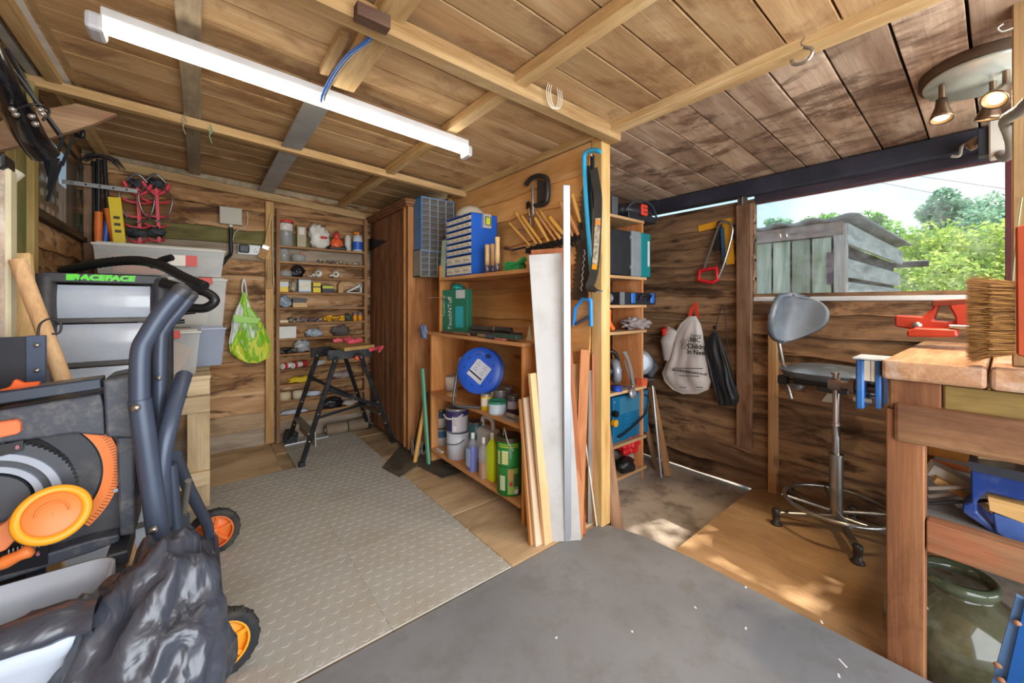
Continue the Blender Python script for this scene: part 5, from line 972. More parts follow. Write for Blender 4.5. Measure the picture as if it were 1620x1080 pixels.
for k, (dx, dz) in enumerate(((0, .016), (.036, .016), (.018, .048))):
    a_ = q0 + V(dx, 0, dz); c_ = q1 + V(dx, .04, dz); t = thing('wrench_case', ('front lower black tool tube of the banded bundle on the middle pine shelf', 'rear lower black tool tube of the banded bundle on the middle pine shelf', 'upper black tool tube of the banded bundle on the middle pine shelf')[k], 'tube', a_); obj('tube', B().cyl((0, 0, 0), c_ - a_, .0165, 12), P('#3f3d3c', .5, var=.3, dirt='#8a7f70', dirt_amt=.4), t)
    if k == 2: obj('band', B().lathe([(.019, -.004), (.019, .004)], (c_ - a_) * .62, 12, c_ - a_), P('#b39a74', .6), t)
for i, (px0, px1, x_, w_, h_, c_, lb) in enumerate(((785, 822, 1.33, .05, .022, '#37534a', 'dark green flat case at the right of the middle pine shelf'), (785, 800, 1.315, .03, .012, '#c4706a', 'pink flat packet under the green flat case'), (795, 822, 1.44, .05, .035, '#3c424e', 'dark blue-grey case behind the green flat case'))):
    a_, e_ = on(px0, .945, x_), on(px1, .945, x_); yl_ = a_.y - e_.y; o = obj('case', B().bx(-w_ / 2, w_ / 2, -yl_ / 2, yl_ / 2, 0, h_), P(c_, .45, var=.15)); o.location = (x_, (a_.y + e_.y) / 2, .9458 + (.013 if i == 0 else 0)); md = o.modifiers.new('bevel', 'BEVEL'); md.width = .003; tag(o, lb, 'case')
for i, (a_, c_, r_, m_, lb) in enumerate((((757, 1.325), (778, 1.33), .011, '#8c7a66', 'short brown handled tool at the front of the middle pine shelf'), ((770, 1.312), (788, 1.318), .013, '#4a4e5c', 'short dark tool handle at the front of the middle pine shelf'), ((700, 1.31), (716, 1.315), .009, '#6e4c3a', 'dark brown rod in front of the green carton'), ((718, 1.32), (742, 1.325), .010, '#8a6450', 'reddish-brown rod left of the tool bundle'))):
    p_, q_ = on(a_[0], .945, a_[1]), on(c_[0], .945, c_[1]); o = obj('rod', B().cyl((0, 0, r_), q_ - p_ + V(0, 0, r_), r_, 10), P(m_, .6, var=.3)); o.location = p_; tag(o, lb, 'tool')
gq = PX(672, 525, 1.29); o = obj('blue_glove', B().blob((0, 0, 0), (.012, .05, .045), 3, .5, 9, 2), P('#8fa8dc', .45, alpha=.85)); o.location = gq + V(-.0, .02, 0); o.rotation_euler = (.7, 0, 0); tag(o, 'pale blue rubber glove hanging at the left end of the middle pine shelf', 'glove')
o = obj('white_wedge', B().prism([(-.02, 0), (.03, 0), (.0, .09)], (0, 0, 0), (0, 1, 0), (0, 0, 1), (.03, 0, 0)), P('#e0dcc8', .5)); o.location = on(838, .945, 1.42); tag(o, 'cream pointed wedge at the right end of the middle pine shelf', 'wedge')
# --- cable reel on the lower shelf
rc = PX(761, 586, 1.36); rr_ = .14; rc.z = max(rc.z, .5175 + rr_ + .03)
cr_ = thing('cable_reel', 'blue extension cable reel on a grey steel tube stand', 'cable reel', V(rc.x, rc.y, .5175)); ra = V(-.80, -.55, .22).normalized(); rcl = V(0, 0, rc.z - .5175)
m_reel = P('#2f63d8', .35, var=.08)
obj('front_flange', B().lathe([(.001, .030), (.035, .030), (.06, .034), (rr_, .036), (rr_ + .003, .031), (rr_, .027), (.03, .024)], rcl, 36, ra), m_reel, cr_)
obj('rear_flange', B().lathe([(.001, -.036), (rr_, -.036), (rr_ + .003, -.031), (rr_, -.027), (.03, -.024)], rcl, 36, ra), P('#2a4fb0', .35), cr_)
obj('cable', B().lathe([(.03, -.025), (.098, -.025), (.103, 0), (.098, .022), (.03, .022)], rcl, 30, ra).tube([rcl + ra * (.02) + (perp_frame(ra)[0] * math.cos(g / 5) + perp_frame(ra)[1] * math.sin(g / 5)) * .104 for g in range(32)], .005, 6, closed=True), P('#35a5d8', .4), cr_)
u_, v_ = perp_frame(ra); up = (V(0, 0, 1) - ra * ra.z).normalized(); rt = up.cross(ra).normalized()
def rot2(a): return (rt * math.cos(a) + up * math.sin(a), -rt * math.sin(a) + up * math.cos(a))
e1, e2 = rot2(R(-35)); pc = rcl + ra * .037 + up * -.005
obj('socket_plate', B().prism([(-.055, -.06), (.06, -.06), (.06, .06), (-.045, .06), (-.055, .05)], pc, e1, e2, ra * .006), P('#cfd4e2', .4), cr_, bev=.003)
sk_ = B()
for i in range(2):
    for j in range(2):
        c = pc + ra * .0065 + e1 * (-.025 + .05 * i) + e2 * (.0 + .035 * j)
        for d1, d2 in ((0, .01), (-.008, -.005), (.008, -.005)): sk_.cb(c + e1 * d1 + e2 * d2, (.004, .004, .004))
obj('socket_holes', sk_, m_blk2, cr_); 
obj('black_strip', B().bar(pc + ra * .008 + e1 * -.05 + e2 * -.03, pc + ra * .008 + e1 * .05 + e2 * -.03, .008, .003, ra), m_blk2, cr_); obj('hub_arc', B().prism([(-.04, 0), (.04, 0), (.028, .03), (-.028, .03)], pc + up * .03 + e1 * .02, e1, e2, ra * .003), P('#38a8e0', .4), cr_)
vent = B()
for k in range(9):
    g = R(20 + 38 * k); c = rcl + ra * .037 + (rt * math.cos(g) + up * math.sin(g)) * .098
    for j in range(3): vent.cb(c + (up * math.cos(g) - rt * math.sin(g)) * (j - 1) * .008, (.004, .004, .004))
obj('vent_slots', vent, P('#16327a', .5), cr_)
for s_ in (1,): obj('winding_knob', B().cyl(rcl + ra * .036 + rt * -.06 * -1 + up * .085, rcl + ra * .06 + rt * .06 + up * .085, .012, 12), P('#20335c', .3), cr_)
hx = rt * -(rr_ + .025)
def rp_(a, b_, c_): q = rcl + rt * a + ra * c_; q.z = b_; return q
obj('stand_tube', B().tube(bez([rp_(.02, .29, -.05), rp_(-.10, .29, -.05), rp_(-.155, .28, -.03), rp_(-.16, .2, .0), rp_(-.16, .04, .06), rp_(-.13, .010, .075), rp_(-.05, .009, .078), rp_(.1, .009, .07)], 6), .0085, 10), P('#6f767e', .35, .6), cr_)
obj('stand_grip', B().cyl(rp_(-.145, .29, -.045), rp_(-.08, .29, -.05), .014, 12), P('#3c4046', .5), cr_)
# --- tins and tubs
def tin(name, label, px, x, z, r, h, color, lidc=None, lab=None, rim=True, cat='tin', n=24, handle=None, labz=(.12, .88)):
    t = thing(name, label, cat, on(px, z, x))
    obj('body', B().lathe([(.001, 0), (r, 0), (r, h), (r * .97, h + .001)], (0, 0, 0), n), color if not isinstance(color, str) else P(color, .35, var=.06), t)
    if lidc: obj('lid', B().lathe([(r * 1.03, h - .008), (r * 1.04, h), (r * 1.02, h + .006), (r * .9, h + .005), (r * .88, h + .001), (.001, h + .001)], (0, 0, 0), n), P(lidc, .35, .5 if lidc in ('#a8a8a8', '#6d6a66') else 0), t)
    if lab: obj('label', B().lathe([(r * 1.006, h * labz[0]), (r * 1.006, h * labz[1])], (0, 0, 0), n), P(lab, .45, var=.12, scale=40), t)
    if handle: obj('handle', B().tube(bez([V(0, -r * 1.02, h * .8), V(-r * .6, -r * .9, h * .66), V(-r * 1.1, -r * .2, h * .62), V(-r * 1.0, r * .6, h * .7)], 5), .004 if handle != 'band' else .006, 6), P('#e8ecee' if handle == 'band' else '#6f7278', .3), t)
    return t
tin('tub', 'white plastic tub behind the cable reel stand', 714, 1.44, .517, .045, .10, '#e4e0d4', cat='tub')
o = obj('wood_offcut', B().bx(-.02, .02, -.03, .03, 0, .02), P('#d9b27c', .6)); o.location = on(714, .517, 1.345); tag(o, 'small pine offcut in front of the white tub', 'offcut')
tin('tin', 'small yellow tin left of the green-lidded tub', 769, 1.335, .517, .032, .092, '#e9c41e', '#a8a8a8', '#f2e6d2', labz=(.3, .8))
tin('tin', 'gold-lidded tin behind the yellow tin', 777, 1.42, .517, .034, .10, '#caa04c', '#b9a070')
tin('tub', 'white tub with green lid at the front of the reel shelf', 787, 1.345, .517, .052, .068, '#d9e6ee', '#2f8f6a', '#c9dbe8', cat='tub')
tin('tin', 'silver-lidded tin behind the green-lidded tub', 792, 1.45, .517, .045, .10, '#8a8794', '#a8a8a8')
tin('tin', 'dark printed tin at the right end of the reel shelf', 812, 1.40, .517, .034, .105, '#4d4560', '#6d6a66', '#a9a2b0', labz=(.35, .75))
tin('tin', 'grey-lidded tin at the back right of the reel shelf', 803, 1.50, .517, .034, .11, '#6a6a78', '#a8a8a8')
o = obj('trowel', B().bx(-.03, .03, -.06, .06, 0, .006).tube([V(0, .03, .02), V(0, -.04, .022)], .012, 8), P('#9a8f84', .6, var=.3)); o.location = on(808, .517, 1.33); tag(o, 'dusty scraper lying at the right front of the reel shelf', 'scraper')
zb = .107
tin('paint_tin', 'small blue and white tin, lower of the stacked pair, bottom pine shelf', 699, 1.40, zb, .042, .125, '#cfd8dc', '#6d6a66', '#3f6f92', labz=(.5, .9))
tin('paint_tin', 'small blue and white tin, upper of the stacked pair, bottom pine shelf', 698, 1.40, zb + .133, .042, .125, '#d5dadb', '#6d6a66', '#2c4a70', labz=(.55, .95))
tin('bucket', 'large white plastic paint bucket on the bottom pine shelf', 725, 1.385, zb, .078, .165, '#d6dce8', '#d6dce8', handle='wire', cat='bucket')
pt = tin('paint_tin', 'large paint tin with purple label standing on the white bucket', 723, 1.385, zb + .173, .076, .155, '#b9b6bc', '#a8a8a8', '#d0c8cc', handle='band', labz=(.06, .92))
obj('label_band', B().add([(.0775 * math.cos(R(a)), .0775 * math.sin(R(a)), z) for z in (.01, .145) for a in range(150, 215, 8)], [(i, i + 1, i + 10, i + 9) for i in range(8)], True), P('#3a3466', .5), pt)
obj('label_top', B().lathe([(.0776, .11), (.0776, .145)], (0, 0, 0), 24), P('#43386e', .5), pt); obj('barcode', B().add([(.0785 * math.cos(R(a)), .0785 * math.sin(R(a)), z) for z in (.012, .05) for a in range(216, 240, 4)], [(i, i + 1, i + 7, i + 6) for i in range(5)], True), P('#e3e3ea', .5, var=.2), pt)
tin('paint_tin', 'dark teal tin behind the large paint tin', 753, 1.47, zb, .05, .24, '#3a6c70', '#6d6a66', '#9aa6a6', labz=(.2, .55))
jc = thing('jerrycan', 'white plastic jerrycan at the back of the bottom pine shelf', 'jerrycan', on(772, zb, 1.50)); obj('body', B().bx(-.05, .05, -.085, .085, 0, .22), P('#e6e6e2', .35), jc, bev=.025, seg=3); obj('handle', B().tube(bez([V(0, .06, .2), V(0, .06, .27), V(0, 0, .285), V(0, -.05, .27), V(0, -.06, .2)], 5), .014, 8), P('#e6e6e2', .35), jc)
def bottle(label, px, x, w_, d_, h, liq, lz, clear, capc, extra=None):
    t = thing('bottle', label, 'bottle', on(px, zb, x))
    def prof(hx, hy, z0, z1, mat, nm, neck=False):
        b = B(); rows = [(0, .92), (.01, 1), (z1 - z0 - .0, 1)] if not neck else [(0, .92), (.01, 1), ((z1 - z0) * .76, 1), ((z1 - z0) * .88, .62), ((z1 - z0) * .94, .34), ((z1 - z0), .32)]
        vs = []; m__ = 16
        for z_, k in rows:
            for i in range(m__): g = 2 * math.pi * i / m__; c_, s_ = math.cos(g), math.sin(g); e = .55; vs.append((hx * k * math.copysign(abs(c_) ** e, c_), hy * k * math.copysign(abs(s_) ** e, s_), z0 + z_))
        fs = [(i * m__ + k, i * m__ + (k + 1) % m__, (i + 1) * m__ + (k + 1) % m__, (i + 1) * m__ + k) for i in range(len(rows) - 1) for k in range(m__)]; b.add(vs, fs, True); b.add(vs[:m__], [tuple(range(m__))]); b.add(vs[-m__:], [tuple(range(m__))]); return obj(nm, b, mat, t)
    prof(w_, d_, 0, h, clear, 'body', True); 
    if liq: prof(w_ * .94, d_ * .94, .003, lz, liq, 'liquid')
    obj('cap', B().lathe([(w_ * .42, h - .004), (w_ * .42, h + .028), (w_ * .36, h + .032), (.001, h + .032)], (0, 0, 0), 14), P(capc, .35), t)
    if extra: extra(t)
    return t
cl = P('#dfe4ea', .08, alpha=.28)
bottle('bottle of deep blue liquid with white cap on the bottom pine shelf', 748, 1.335, .030, .034, .205, P('#1c3fd0', .15, coat=.5), .15, cl, '#e8eaee', lambda t: obj('label', B().bx(-.033, -.030, -.012, .028, .03, .14), P('#a9c8ec', .4), t))
bottle('clear bottle with amber liquid in its base beside the blue bottle', 765, 1.33, .026, .028, .21, P('#c87a1c', .15), .09, cl, '#e8eaee')
bottle('fluorescent yellow jug with white cap left of the green tin', 779, 1.36, .028, .040, .245, None, 0, P('#d6ea1a', .25, var=.05), '#d9d6c4')
gt = tin('paint_tin', 'tall green fence paint tin with white handle, right end of the bottom pine shelf', 806, 1.35, zb, .070, .31, '#2f8f3c', None, None)
obj('rim', B().lathe([(.071, .29), (.072, .305), (.070, .31), (.064, .306), (.062, .285), (.001, .284)], (0, 0, 0), 28), P('#5c4434', .5, .4, var=.3), gt); obj('seam', B().lathe([(.0715, .155), (.0725, .158), (.0715, .161)], (0, 0, 0), 28), P('#1f6b2c', .4), gt)
def patch(t, r, a0, a1, z0, z1, col, nm='label', s=5): k = max(2, int((a1 - a0) / s)); return obj(nm, B().add([(r * math.cos(R(a0 + (a1 - a0) * i / k)), r * math.sin(R(a0 + (a1 - a0) * i / k)), z) for z in (z0, z1) for i in range(k + 1)], [(i, i + 1, i + k + 2, i + k + 1) for i in range(k)], True), P(col, .5), t)
patch(gt, .0708, 196, 226, .172, .245, '#dfe8b8'); patch(gt, .0708, 168, 186, .165, .24, '#c6dc8c'); patch(gt, .0708, 185, 212, .03, .11, '#c9dcb4')
for k in range(4): patch(gt, .0714, 198, 224, .182 + .015 * k, .187 + .015 * k, '#e8cf3a', 'print_line')
patch(gt, .0708, 224, 275, .012, .15, '#8fae54', 'picture'); patch(gt, .0713, 226, 250, .09, .145, '#c99a5c', 'picture'); patch(gt, .0716, 250, 274, .05, .12, '#3f6a3a', 'picture'); patch(gt, .0718, 232, 246, .055, .08, '#b8403a', 'picture'); patch(gt, .0718, 255, 272, .012, .035, '#dfe3e8', 'barcode')
for k in range(2): patch(gt, .0712, 175, 275, .262 + .012 * k, .268 + .012 * k, '#b9d43a', 'stripe')
obj('handle', B().tube(bez([V(-.03, -.070, .25), V(-.055, -.055, .30), V(-.03, .0, .335), V(.0, .05, .33), V(.01, .075, .26)], 6), .008, 8, flat=.4), P('#dfe2e0', .4), gt)
o = obj('white_strip', B().bx(-.008, .008, -.04, .045, 0, .012), P('#d9dce6', .4)); o.location = on(697, .107, 1.325) + V(0, .01, 0); tag(o, 'short white strip at the left end of the bottom pine shelf', 'strip')
# coil on floor
cq = PZ(706, 742, .0); o = obj('coil', B().tube([V(.055 * math.cos(g / 3), .055 * math.sin(g / 3), .016 + .0012 * g) for g in range(50)], .008, 6), P('#3e3f42', .5)); o.location = (cq.x + .06, cq.y, .0); tag(o, 'dark coil of hose on the floor under the pine shelves', 'coil')
# --- long things leaning left of the pine shelves
def lean(name, label, cat, bot, top, w_, t_, mat, x=None, y=None, z0=0., up=(0, 1, 0), rnd_=False, extra=None):
    a_ = PZ(*bot, z0) if not isinstance(bot, Vector) else bot; c_ = (PX(*top, x) if x is not None else PY(*top, y)) if not isinstance(top, Vector) else top
    a_ = a_ + V(0, 0, .002); b = B(); L_ = (c_ - a_).length; d = (c_ - a_).normalized()
    s_, f_ = perp_frame(d, up)
    if rnd_: b.cyl((0, 0, 0), (0, 0, L_), w_ / 2, 14)
    else: b.bx(-w_ / 2, w_ / 2, -t_ / 2, t_ / 2, 0, L_)
    o = obj(name, b, mat, bev=0 if rnd_ else .0015)
    o.matrix_world = Matrix.Translation(a_) @ Matrix((s_, f_, d)).transposed().to_4x4()
    return tag(o, label, cat)
# left of unit
lean('mint_lath', 'narrow mint green lath leaning at the left end of the pine shelves', 'lath', (678, 736), (668, 583), .018, .03, P('#74bda0', .5), x=1.285)
lean('pick_shaft', 'yellow wooden tool handle leaning beside the mint green lath', 'handle', (656, 733), (672, 640), .032, .03, P('#dca552', .4, var=.1), y=2.70, rnd_=True)
lean('black_tube', 'black tube leaning against the cupboard corner', 'tube', (652, 722), (672, 630), .022, .02, m_blk2, y=2.78, rnd_=True)
lean('black_pole', 'thin black pole leaning behind the yellow handle', 'pole', (662, 715), (676, 620), .02, .02, P('#3a3a3e', .5), y=2.8, rnd_=True)
scb = B()
for k in range(24): a_ = V(random.uniform(-.04, .04), random.uniform(-.03, .03), .002); scb.tube([a_, a_ + V(random.uniform(-.03, .03), random.uniform(-.02, .02), random.uniform(.05, .14))], .003, 4)
o = obj('frayed_rope', scb, P('#b9b7b4', .7)); o.location = PZ(660, 722, 0); o['kind'] = 'stuff'; tag(o, 'frayed grey rope ends on the floor left of the pine shelves', 'rope')
# right of unit
Wb = WOOD('#c89864', '#dcb280', '#e8c496', 'Z', knots=.35, grain=.7, vary=.05)
lean('plank', 'narrow orange plank at the far left of the leaning boards', 'plank', (842, 862), (825, 631), .03, .018, WOOD('#b87c48', '#cd935c', '#dba670', 'Z', knots=.2, vary=.05), x=1.27)
lean('plank', 'pale pinkish plank leaning second from the left', 'plank', (853, 862), (834, 628), .052, .016, WOOD('#cfae8e', '#dfc2a4', '#e9d0b6', 'Z', knots=.1, grain=.5, vary=.05), x=1.28)
lean('plank', 'knotty pine plank leaning left of the wide white board', 'plank', (866, 860), (843, 590), .050, .02, Wb, x=1.275)
lean('white_board', 'wide white-painted board leaning in the middle of the group', 'board', (893, 855), (862, 402), .160, .02, P('#c2c0be', .5, var=.06, scale=3, dirt='#a7a29c', dirt_amt=.6, dscale=6), x=1.33, up=(.62, .78, 0))
lean('brown_board', 'reddish-brown board mostly hidden behind the white board', 'board', (900, 846), (866, 394), .17, .02, WOOD('#8c4c2c', '#a96440', '#bb7850', 'Z', knots=.2, vary=.05), x=1.39, up=(.62, .78, 0))
o = lean('straightedge', 'tall aluminium straightedge leaning right of the white board', 'straightedge', (898, 856), (896, 293), .034, .012, P('#aeb2b8', .45, .6, var=.05), x=1.36, up=(.6, 1, 0))
lean('plank', 'brown hardwood plank leaning right of the aluminium straightedge', 'plank', (913, 851), (925, 553), .052, .018, WOOD('#a86a42', '#bf8054', '#cc9066', 'Z', knots=.2, vary=.05), x=1.565, up=(.5, 1, 0))
lean('plank', 'short pale plank leaning behind the brown hardwood plank', 'plank', (905, 835), (910, 575), .035, .015, Wb, x=1.57, up=(.6, 1, 0))
lean('grey_lath', 'grey weathered lath leaning near the partition post', 'lath', (933, 828), (934, 585), .024, .014, WOOD('#6f665e', '#8d8378', '#a39a8e', 'Z', knots=.2), x=1.60, up=(.6, 1, 0))
lean('red_lath', 'thin reddish lath beside the partition post', 'lath', (938, 826), (938, 560), .014, .012, P('#b06844', .6), x=1.605, up=(.6, 1, 0))
lean('white_stick', 'thin white stick leaning at the foot of the partition post', 'stick', (944, 832), (925, 690), .009, .009, P('#e2dccb', .5), x=1.58, rnd_=True)
lean('white_stick', 'thin pale rod between the straightedge and the brown plank', 'stick', (906, 842), (905, 600), .010, .009, P('#d8cfc0', .5), x=1.57, rnd_=True)
# ================================================================ tools on the partition
gc = thing('g_clamp', 'large black cast clamp hanging high on the partition', 'clamp', PX(853, 300, 1.59)); o_ = gc.location.copy()
obj('frame', B().tube(loc(bez([PX(832, 292, 1.585), PX(842, 281, 1.585), PX(856, 278, 1.585), PX(866, 285, 1.585), PX(866, 314, 1.585), PX(860, 323, 1.585), PX(846, 325, 1.585)], 6), o_), .017, 10, flat=.8), P('#3c3b3e', .4, .5, var=.2), gc)
obj('web', B().prism([((q - o_).y, (q - o_).z) for q in (PX(850, 283, 1.585), PX(862, 286, 1.585), PX(862, 316, 1.585), PX(850, 321, 1.585))], (-.004, 0, 0), (0, 1, 0), (0, 0, 1), (.008, 0, 0)), P('#4a494c', .4, .5), gc)
obj('screw', B().cyl(PX(843, 294, 1.575) - o_, PX(844, 342, 1.575) - o_, .008, 10), m_steel, gc)
obj('tommy_bar', B().cyl(PX(821, 346, 1.57) - o_, PX(846, 340, 1.57) - o_, .004, 8), m_steel, gc)
gc2 = thing('g_clamp', 'small steel clamp screw hanging left of the black clamp', 'clamp', PX(836, 340, 1.585)); o_ = gc2.location.copy()
obj('screw', B().cyl(PX(835, 316, 1.585) - o_, PX(841, 360, 1.585) - o_, .007, 10), m_steel, gc2); obj('tommy_bar', B().cyl(PX(816, 365, 1.58) - o_, PX(843, 358, 1.58) - o_, .004, 8), m_steel, gc2); obj('nut', B().cb(PX(836, 325, 1.585) - o_, (.02, .02, .04)), m_blk2, gc2)
rk = thing('tool_rack', 'dark magnetic bar holding a row of wooden-handled tools on the partition', 'tool rack', PX(880, 388, 1.595)); o_ = rk.location.copy()
obj('bar', B().bar(PX(834, 397, 1.595) - o_, PX(926, 372, 1.595) - o_, .03, .03, (0, 0, 1)), P('#2e2c2b', .5, .4), rk, bev=.002)
HN = [((839, 389), (805, 352), .0095, '#dba550'), ((849, 386), (815, 335), .011, '#dcaa5c'), ((857, 385), (825, 341), .011, '#e0a848'), ((868, 382), (846, 344), .012, '#dfae55'), ((879, 380), (848, 334), .010, '#d29660'), ((887, 378), (853, 332), .013, '#cf9c50'), ((891, 370), (869, 343), .013, '#e2a94e'), ((906, 374), (886, 318), .010, '#c98e58'), ((915, 372), (900, 340), .013, '#c8844e'), ((918, 352), (905, 306), .012, '#dca454')]
ords = ['first', 'second', 'third', 'fourth', 'fifth', 'sixth', 'seventh', 'eighth', 'ninth', 'tenth']
for i, (a_, c_, r_, col) in enumerate(HN):
    pa, pc_ = PX(*a_, 1.572), PX(*c_, 1.555); d = pc_ - pa; L_ = d.length
    t = thing('chisel', 'wooden tool handle on the rack, %s from the left' % ords[i], 'tool', pa)
    pr = [(.001, 0), (r_ * .6, 0), (r_ * .75, L_ * .12), (r_ * .95, L_ * .3), (r_, L_ * .6), (r_ * .85, L_ * .8), (r_ * 1.0, L_ * .94), (r_ * .7, L_), (.001, L_)]
    if i == 5: pr = [(.001, 0), (r_ * .6, 0), (r_ * .9, L_ * .15), (r_ * .6, L_ * .25), (r_, L_ * .4), (r_ * .7, L_ * .5), (r_ * 1.05, L_ * .68), (r_ * .75, L_ * .78), (r_ * .9, L_ * .92), (.001, L_)]
    obj('handle', B().lathe(pr, (0, 0, 0), 12, d), P(col, .35, var=.1, coat=.2), t); obj('blade', B().bar(-d.normalized() * .10, (0, 0, 0), .012, .004, (1, 0, 0)), P('#3a3735', .4, .6), t)
t = thing('file', 'brown-handled file lying across the left end of the tool rack', 'file', PX(815, 393, 1.56)); obj('handle', B().lathe([(.001, 0), (.012, .005), (.011, .06), (.007, .085), (.001, .085)], (0, 0, 0), 12, PX(830, 398, 1.56) - PX(799, 392, 1.56)), P('#6e4c30', .5), t); obj('blade', B().bar((PX(826, 397, 1.56) - PX(815, 393, 1.56)), PX(850, 392, 1.57) - PX(815, 393, 1.56), .012, .004, (1, 0, 0)), m_blk2, t); t.location = PX(799, 392, 1.56)
# handsaw
sw = thing('handsaw', 'large black handsaw with a blue handle hanging beside the post', 'saw', PX(920, 400, 1.575)); o_ = sw.location.copy()
def sq(px, py, x=1.575): q = PX(px, py, x) - o_; return (q.y, q.z)
bl = [sq(934, 262), sq(927, 262), sq(921, 300)]; teeth = []
for k in range(22):
    py = 305 + k * 7.6; px = 921 - (py - 300) * .095; teeth += [sq(px - 2, py), sq(px + 1, py + 3.8)]
bl += teeth + [sq(904, 474), sq(930, 476), sq(934, 420), sq(938, 330)]
obj('blade', B().prism(bl, (-.001, 0, 0), (0, 1, 0), (0, 0, 1), (.002, 0, 0)), P('#46433f', .4, .5, var=.3, scale=12, dirt='#7d766c', dirt_amt=.3), sw)
ha_ = B()
ha_.tube([PX(*q, 1.575) - o_ for q in ((934, 474), (922, 473), (910, 487), (908, 515))], .0125, 10, flat=.8); ha_.tube([PX(*q, 1.575) - o_ for q in ((934, 474), (935, 516))], .0125, 10, flat=.8)
obj('handle', ha_, P('#2f93e6', .35), sw); obj('grip_bridge', B().tube([PX(910, 513, 1.575) - o_, PX(933, 500, 1.575) - o_], .010, 8), P('#4f5662', .5), sw)
obj('print', B().tube([PX(925 - k * .45 + (1.6 if k % 2 else -1.2), 395 + k * 5, 1.572) - o_ for k in range(14)], .0018, 5), P('#cfcfcf', .5), sw)
# pry bars
pb1 = thing('pry_bar', 'bright cyan pry bar with hooked top hanging on the post', 'pry bar', PX(928, 300, 1.555)); o_ = pb1.location.copy()
obj('bar', B().tube(loc(bez([PX(951, 241, 1.55), PX(944, 238, 1.55), PX(934, 238, 1.55), PX(926, 243, 1.55), PX(924, 254, 1.55), PX(926, 300, 1.555), PX(930, 360, 1.56), PX(936, 430, 1.565)], 6), o_), [.006, .008, .010] + [.012] * 40, 10), P('#2aa9d8', .3, var=.06, coat=.4), pb1)
pb2 = thing('pry_bar', 'flat grey pry bar covered in worn stickers beside the cyan one', 'pry bar', PX(942, 360, 1.545)); o_ = pb2.location.copy()
path = [PX(939, 267, 1.55), PX(943, 290, 1.548), PX(946, 315, 1.546), PX(945, 360, 1.546), PX(941, 420, 1.548), PX(937, 442, 1.55), PX(933, 452, 1.54), PX(938, 459, 1.53), PX(948, 461, 1.515)]
def ribbon(pts, w_, th_, side):
    pts = [Vector(p) for p in pts]; b = B(); vs = []
    for i, p in enumerate(pts):
        d = (pts[min(i + 1, len(pts) - 1)] - pts[max(i - 1, 0)]).normalized(); s_ = Vector(side); s_ = (s_ - d * s_.dot(d)).normalized(); n_ = d.cross(s_); ww = w_[i] if isinstance(w_, list) else w_
        for a, c in ((-1, -1), (1, -1), (1, 1), (-1, 1)): vs.append(p + s_ * ww / 2 * a + n_ * th_ / 2 * c)
    fs = [(4 * i + j, 4 * i + (j + 1) % 4, 4 * i + 4 + (j + 1) % 4, 4 * i + 4 + j) for i in range(len(pts) - 1) for j in range(4)] + [(0, 1, 2, 3), (4 * len(pts) - 4, 4 * len(pts) - 3, 4 * len(pts) - 2, 4 * len(pts) - 1)]
    return b.add(vs, fs)
obj('bar', ribbon(loc(bez(path, 4), o_), .042, .005, (.35, -1, 0)), P('#5a5c5c', .35, .7, var=.2), pb2)
obj('sticker', ribbon(loc([PX(946, 345, 1.541), PX(945, 362, 1.541), PX(943, 395, 1.542), PX(941, 420, 1.543)], o_), .028, .001, (.35, -1, 0)), P('#c9bda6', .5, var=.6, scale=50, dirt='#6a5c50', dirt_amt=.8), pb2)
for a_, c_, cl_ in (((946, 347), (946, 356), '#e89a4c'), ((941, 418), (940, 426), '#f0a01c')): obj('sticker', ribbon(loc([PX(*a_, 1.540), PX(*c_, 1.5405)], o_), .026, .001, (.35, -1, 0)), P(cl_, .5), pb2)
t = thing('black_bar', 'narrow black steel bar hanging on the post behind the pry bars', 'bar', PX(937, 246, 1.585)); obj('bar', B().bar((0, 0, 0), PX(938, 330, 1.585) - PX(937, 246, 1.585), .022, .008, (1, 0, 0)), P('#3a3334', .4, .4), t)
o = obj('hook_nail', B().tube([V(.03, 0, 0), V(0, 0, 0), V(0, 0, .01)], .003, 6), m_steel); o.location = PX(935, 246, 1.57); tag(o, 'nail at the top of the post holding the pry bars', 'nail')
# white string loop on the big beam and hook on the long beam
sl = B()
for k in range(3): sl.tube([PY(874 + k * 2, 150, 1.20) + V(.035 * math.cos(g / 16 * 6.283) + k * .004, -.0, .058 * math.sin(g / 16 * 6.283) + .0) - PY(875, 150, 1.2) for g in range(16)], .002, 5, closed=True)
o = obj('string_loop', sl, P('#e6ded0', .6)); o.location = PY(875, 150, 1.19); tag(o, 'loops of white string hung over the thick ceiling beam', 'string')
o = obj('steel_hook', B().tube(bez([V(0, 0, .03), V(0, .01, .01), V(0, -.02, -.02), V(0, -.005, -.05), V(0, .03, -.045), V(0, .04, -.025)], 6), .006, 8), m_steel); o.location = PX(1274, 74, 1.60) ; tag(o, 'grey steel hook screwed into the long ceiling beam', 'hook')
for i, (px, py, col, lb) in enumerate(((291, 190, '#a9a58c', 'frayed pale string tied round the tie beam, left knot'), (333, 205, '#7fae8c', 'green string knotted round the tie beam, right knot'))):
    q = PY(px, py, 2.59); o = obj('string_knot', B().tube(bez([V(0, 0, .03), V(.005, -.004, .0), V(-.004, 0, -.03), V(.006, 0, -.07)], 5), .002, 5).tube([V(0, 0, .02), V(.012, 0, 0), V(.0, 0, -.025), V(-.01, 0, 0)], .002, 5, closed=True), P(col, .8)); o.location = q; tag(o, lb, 'string')
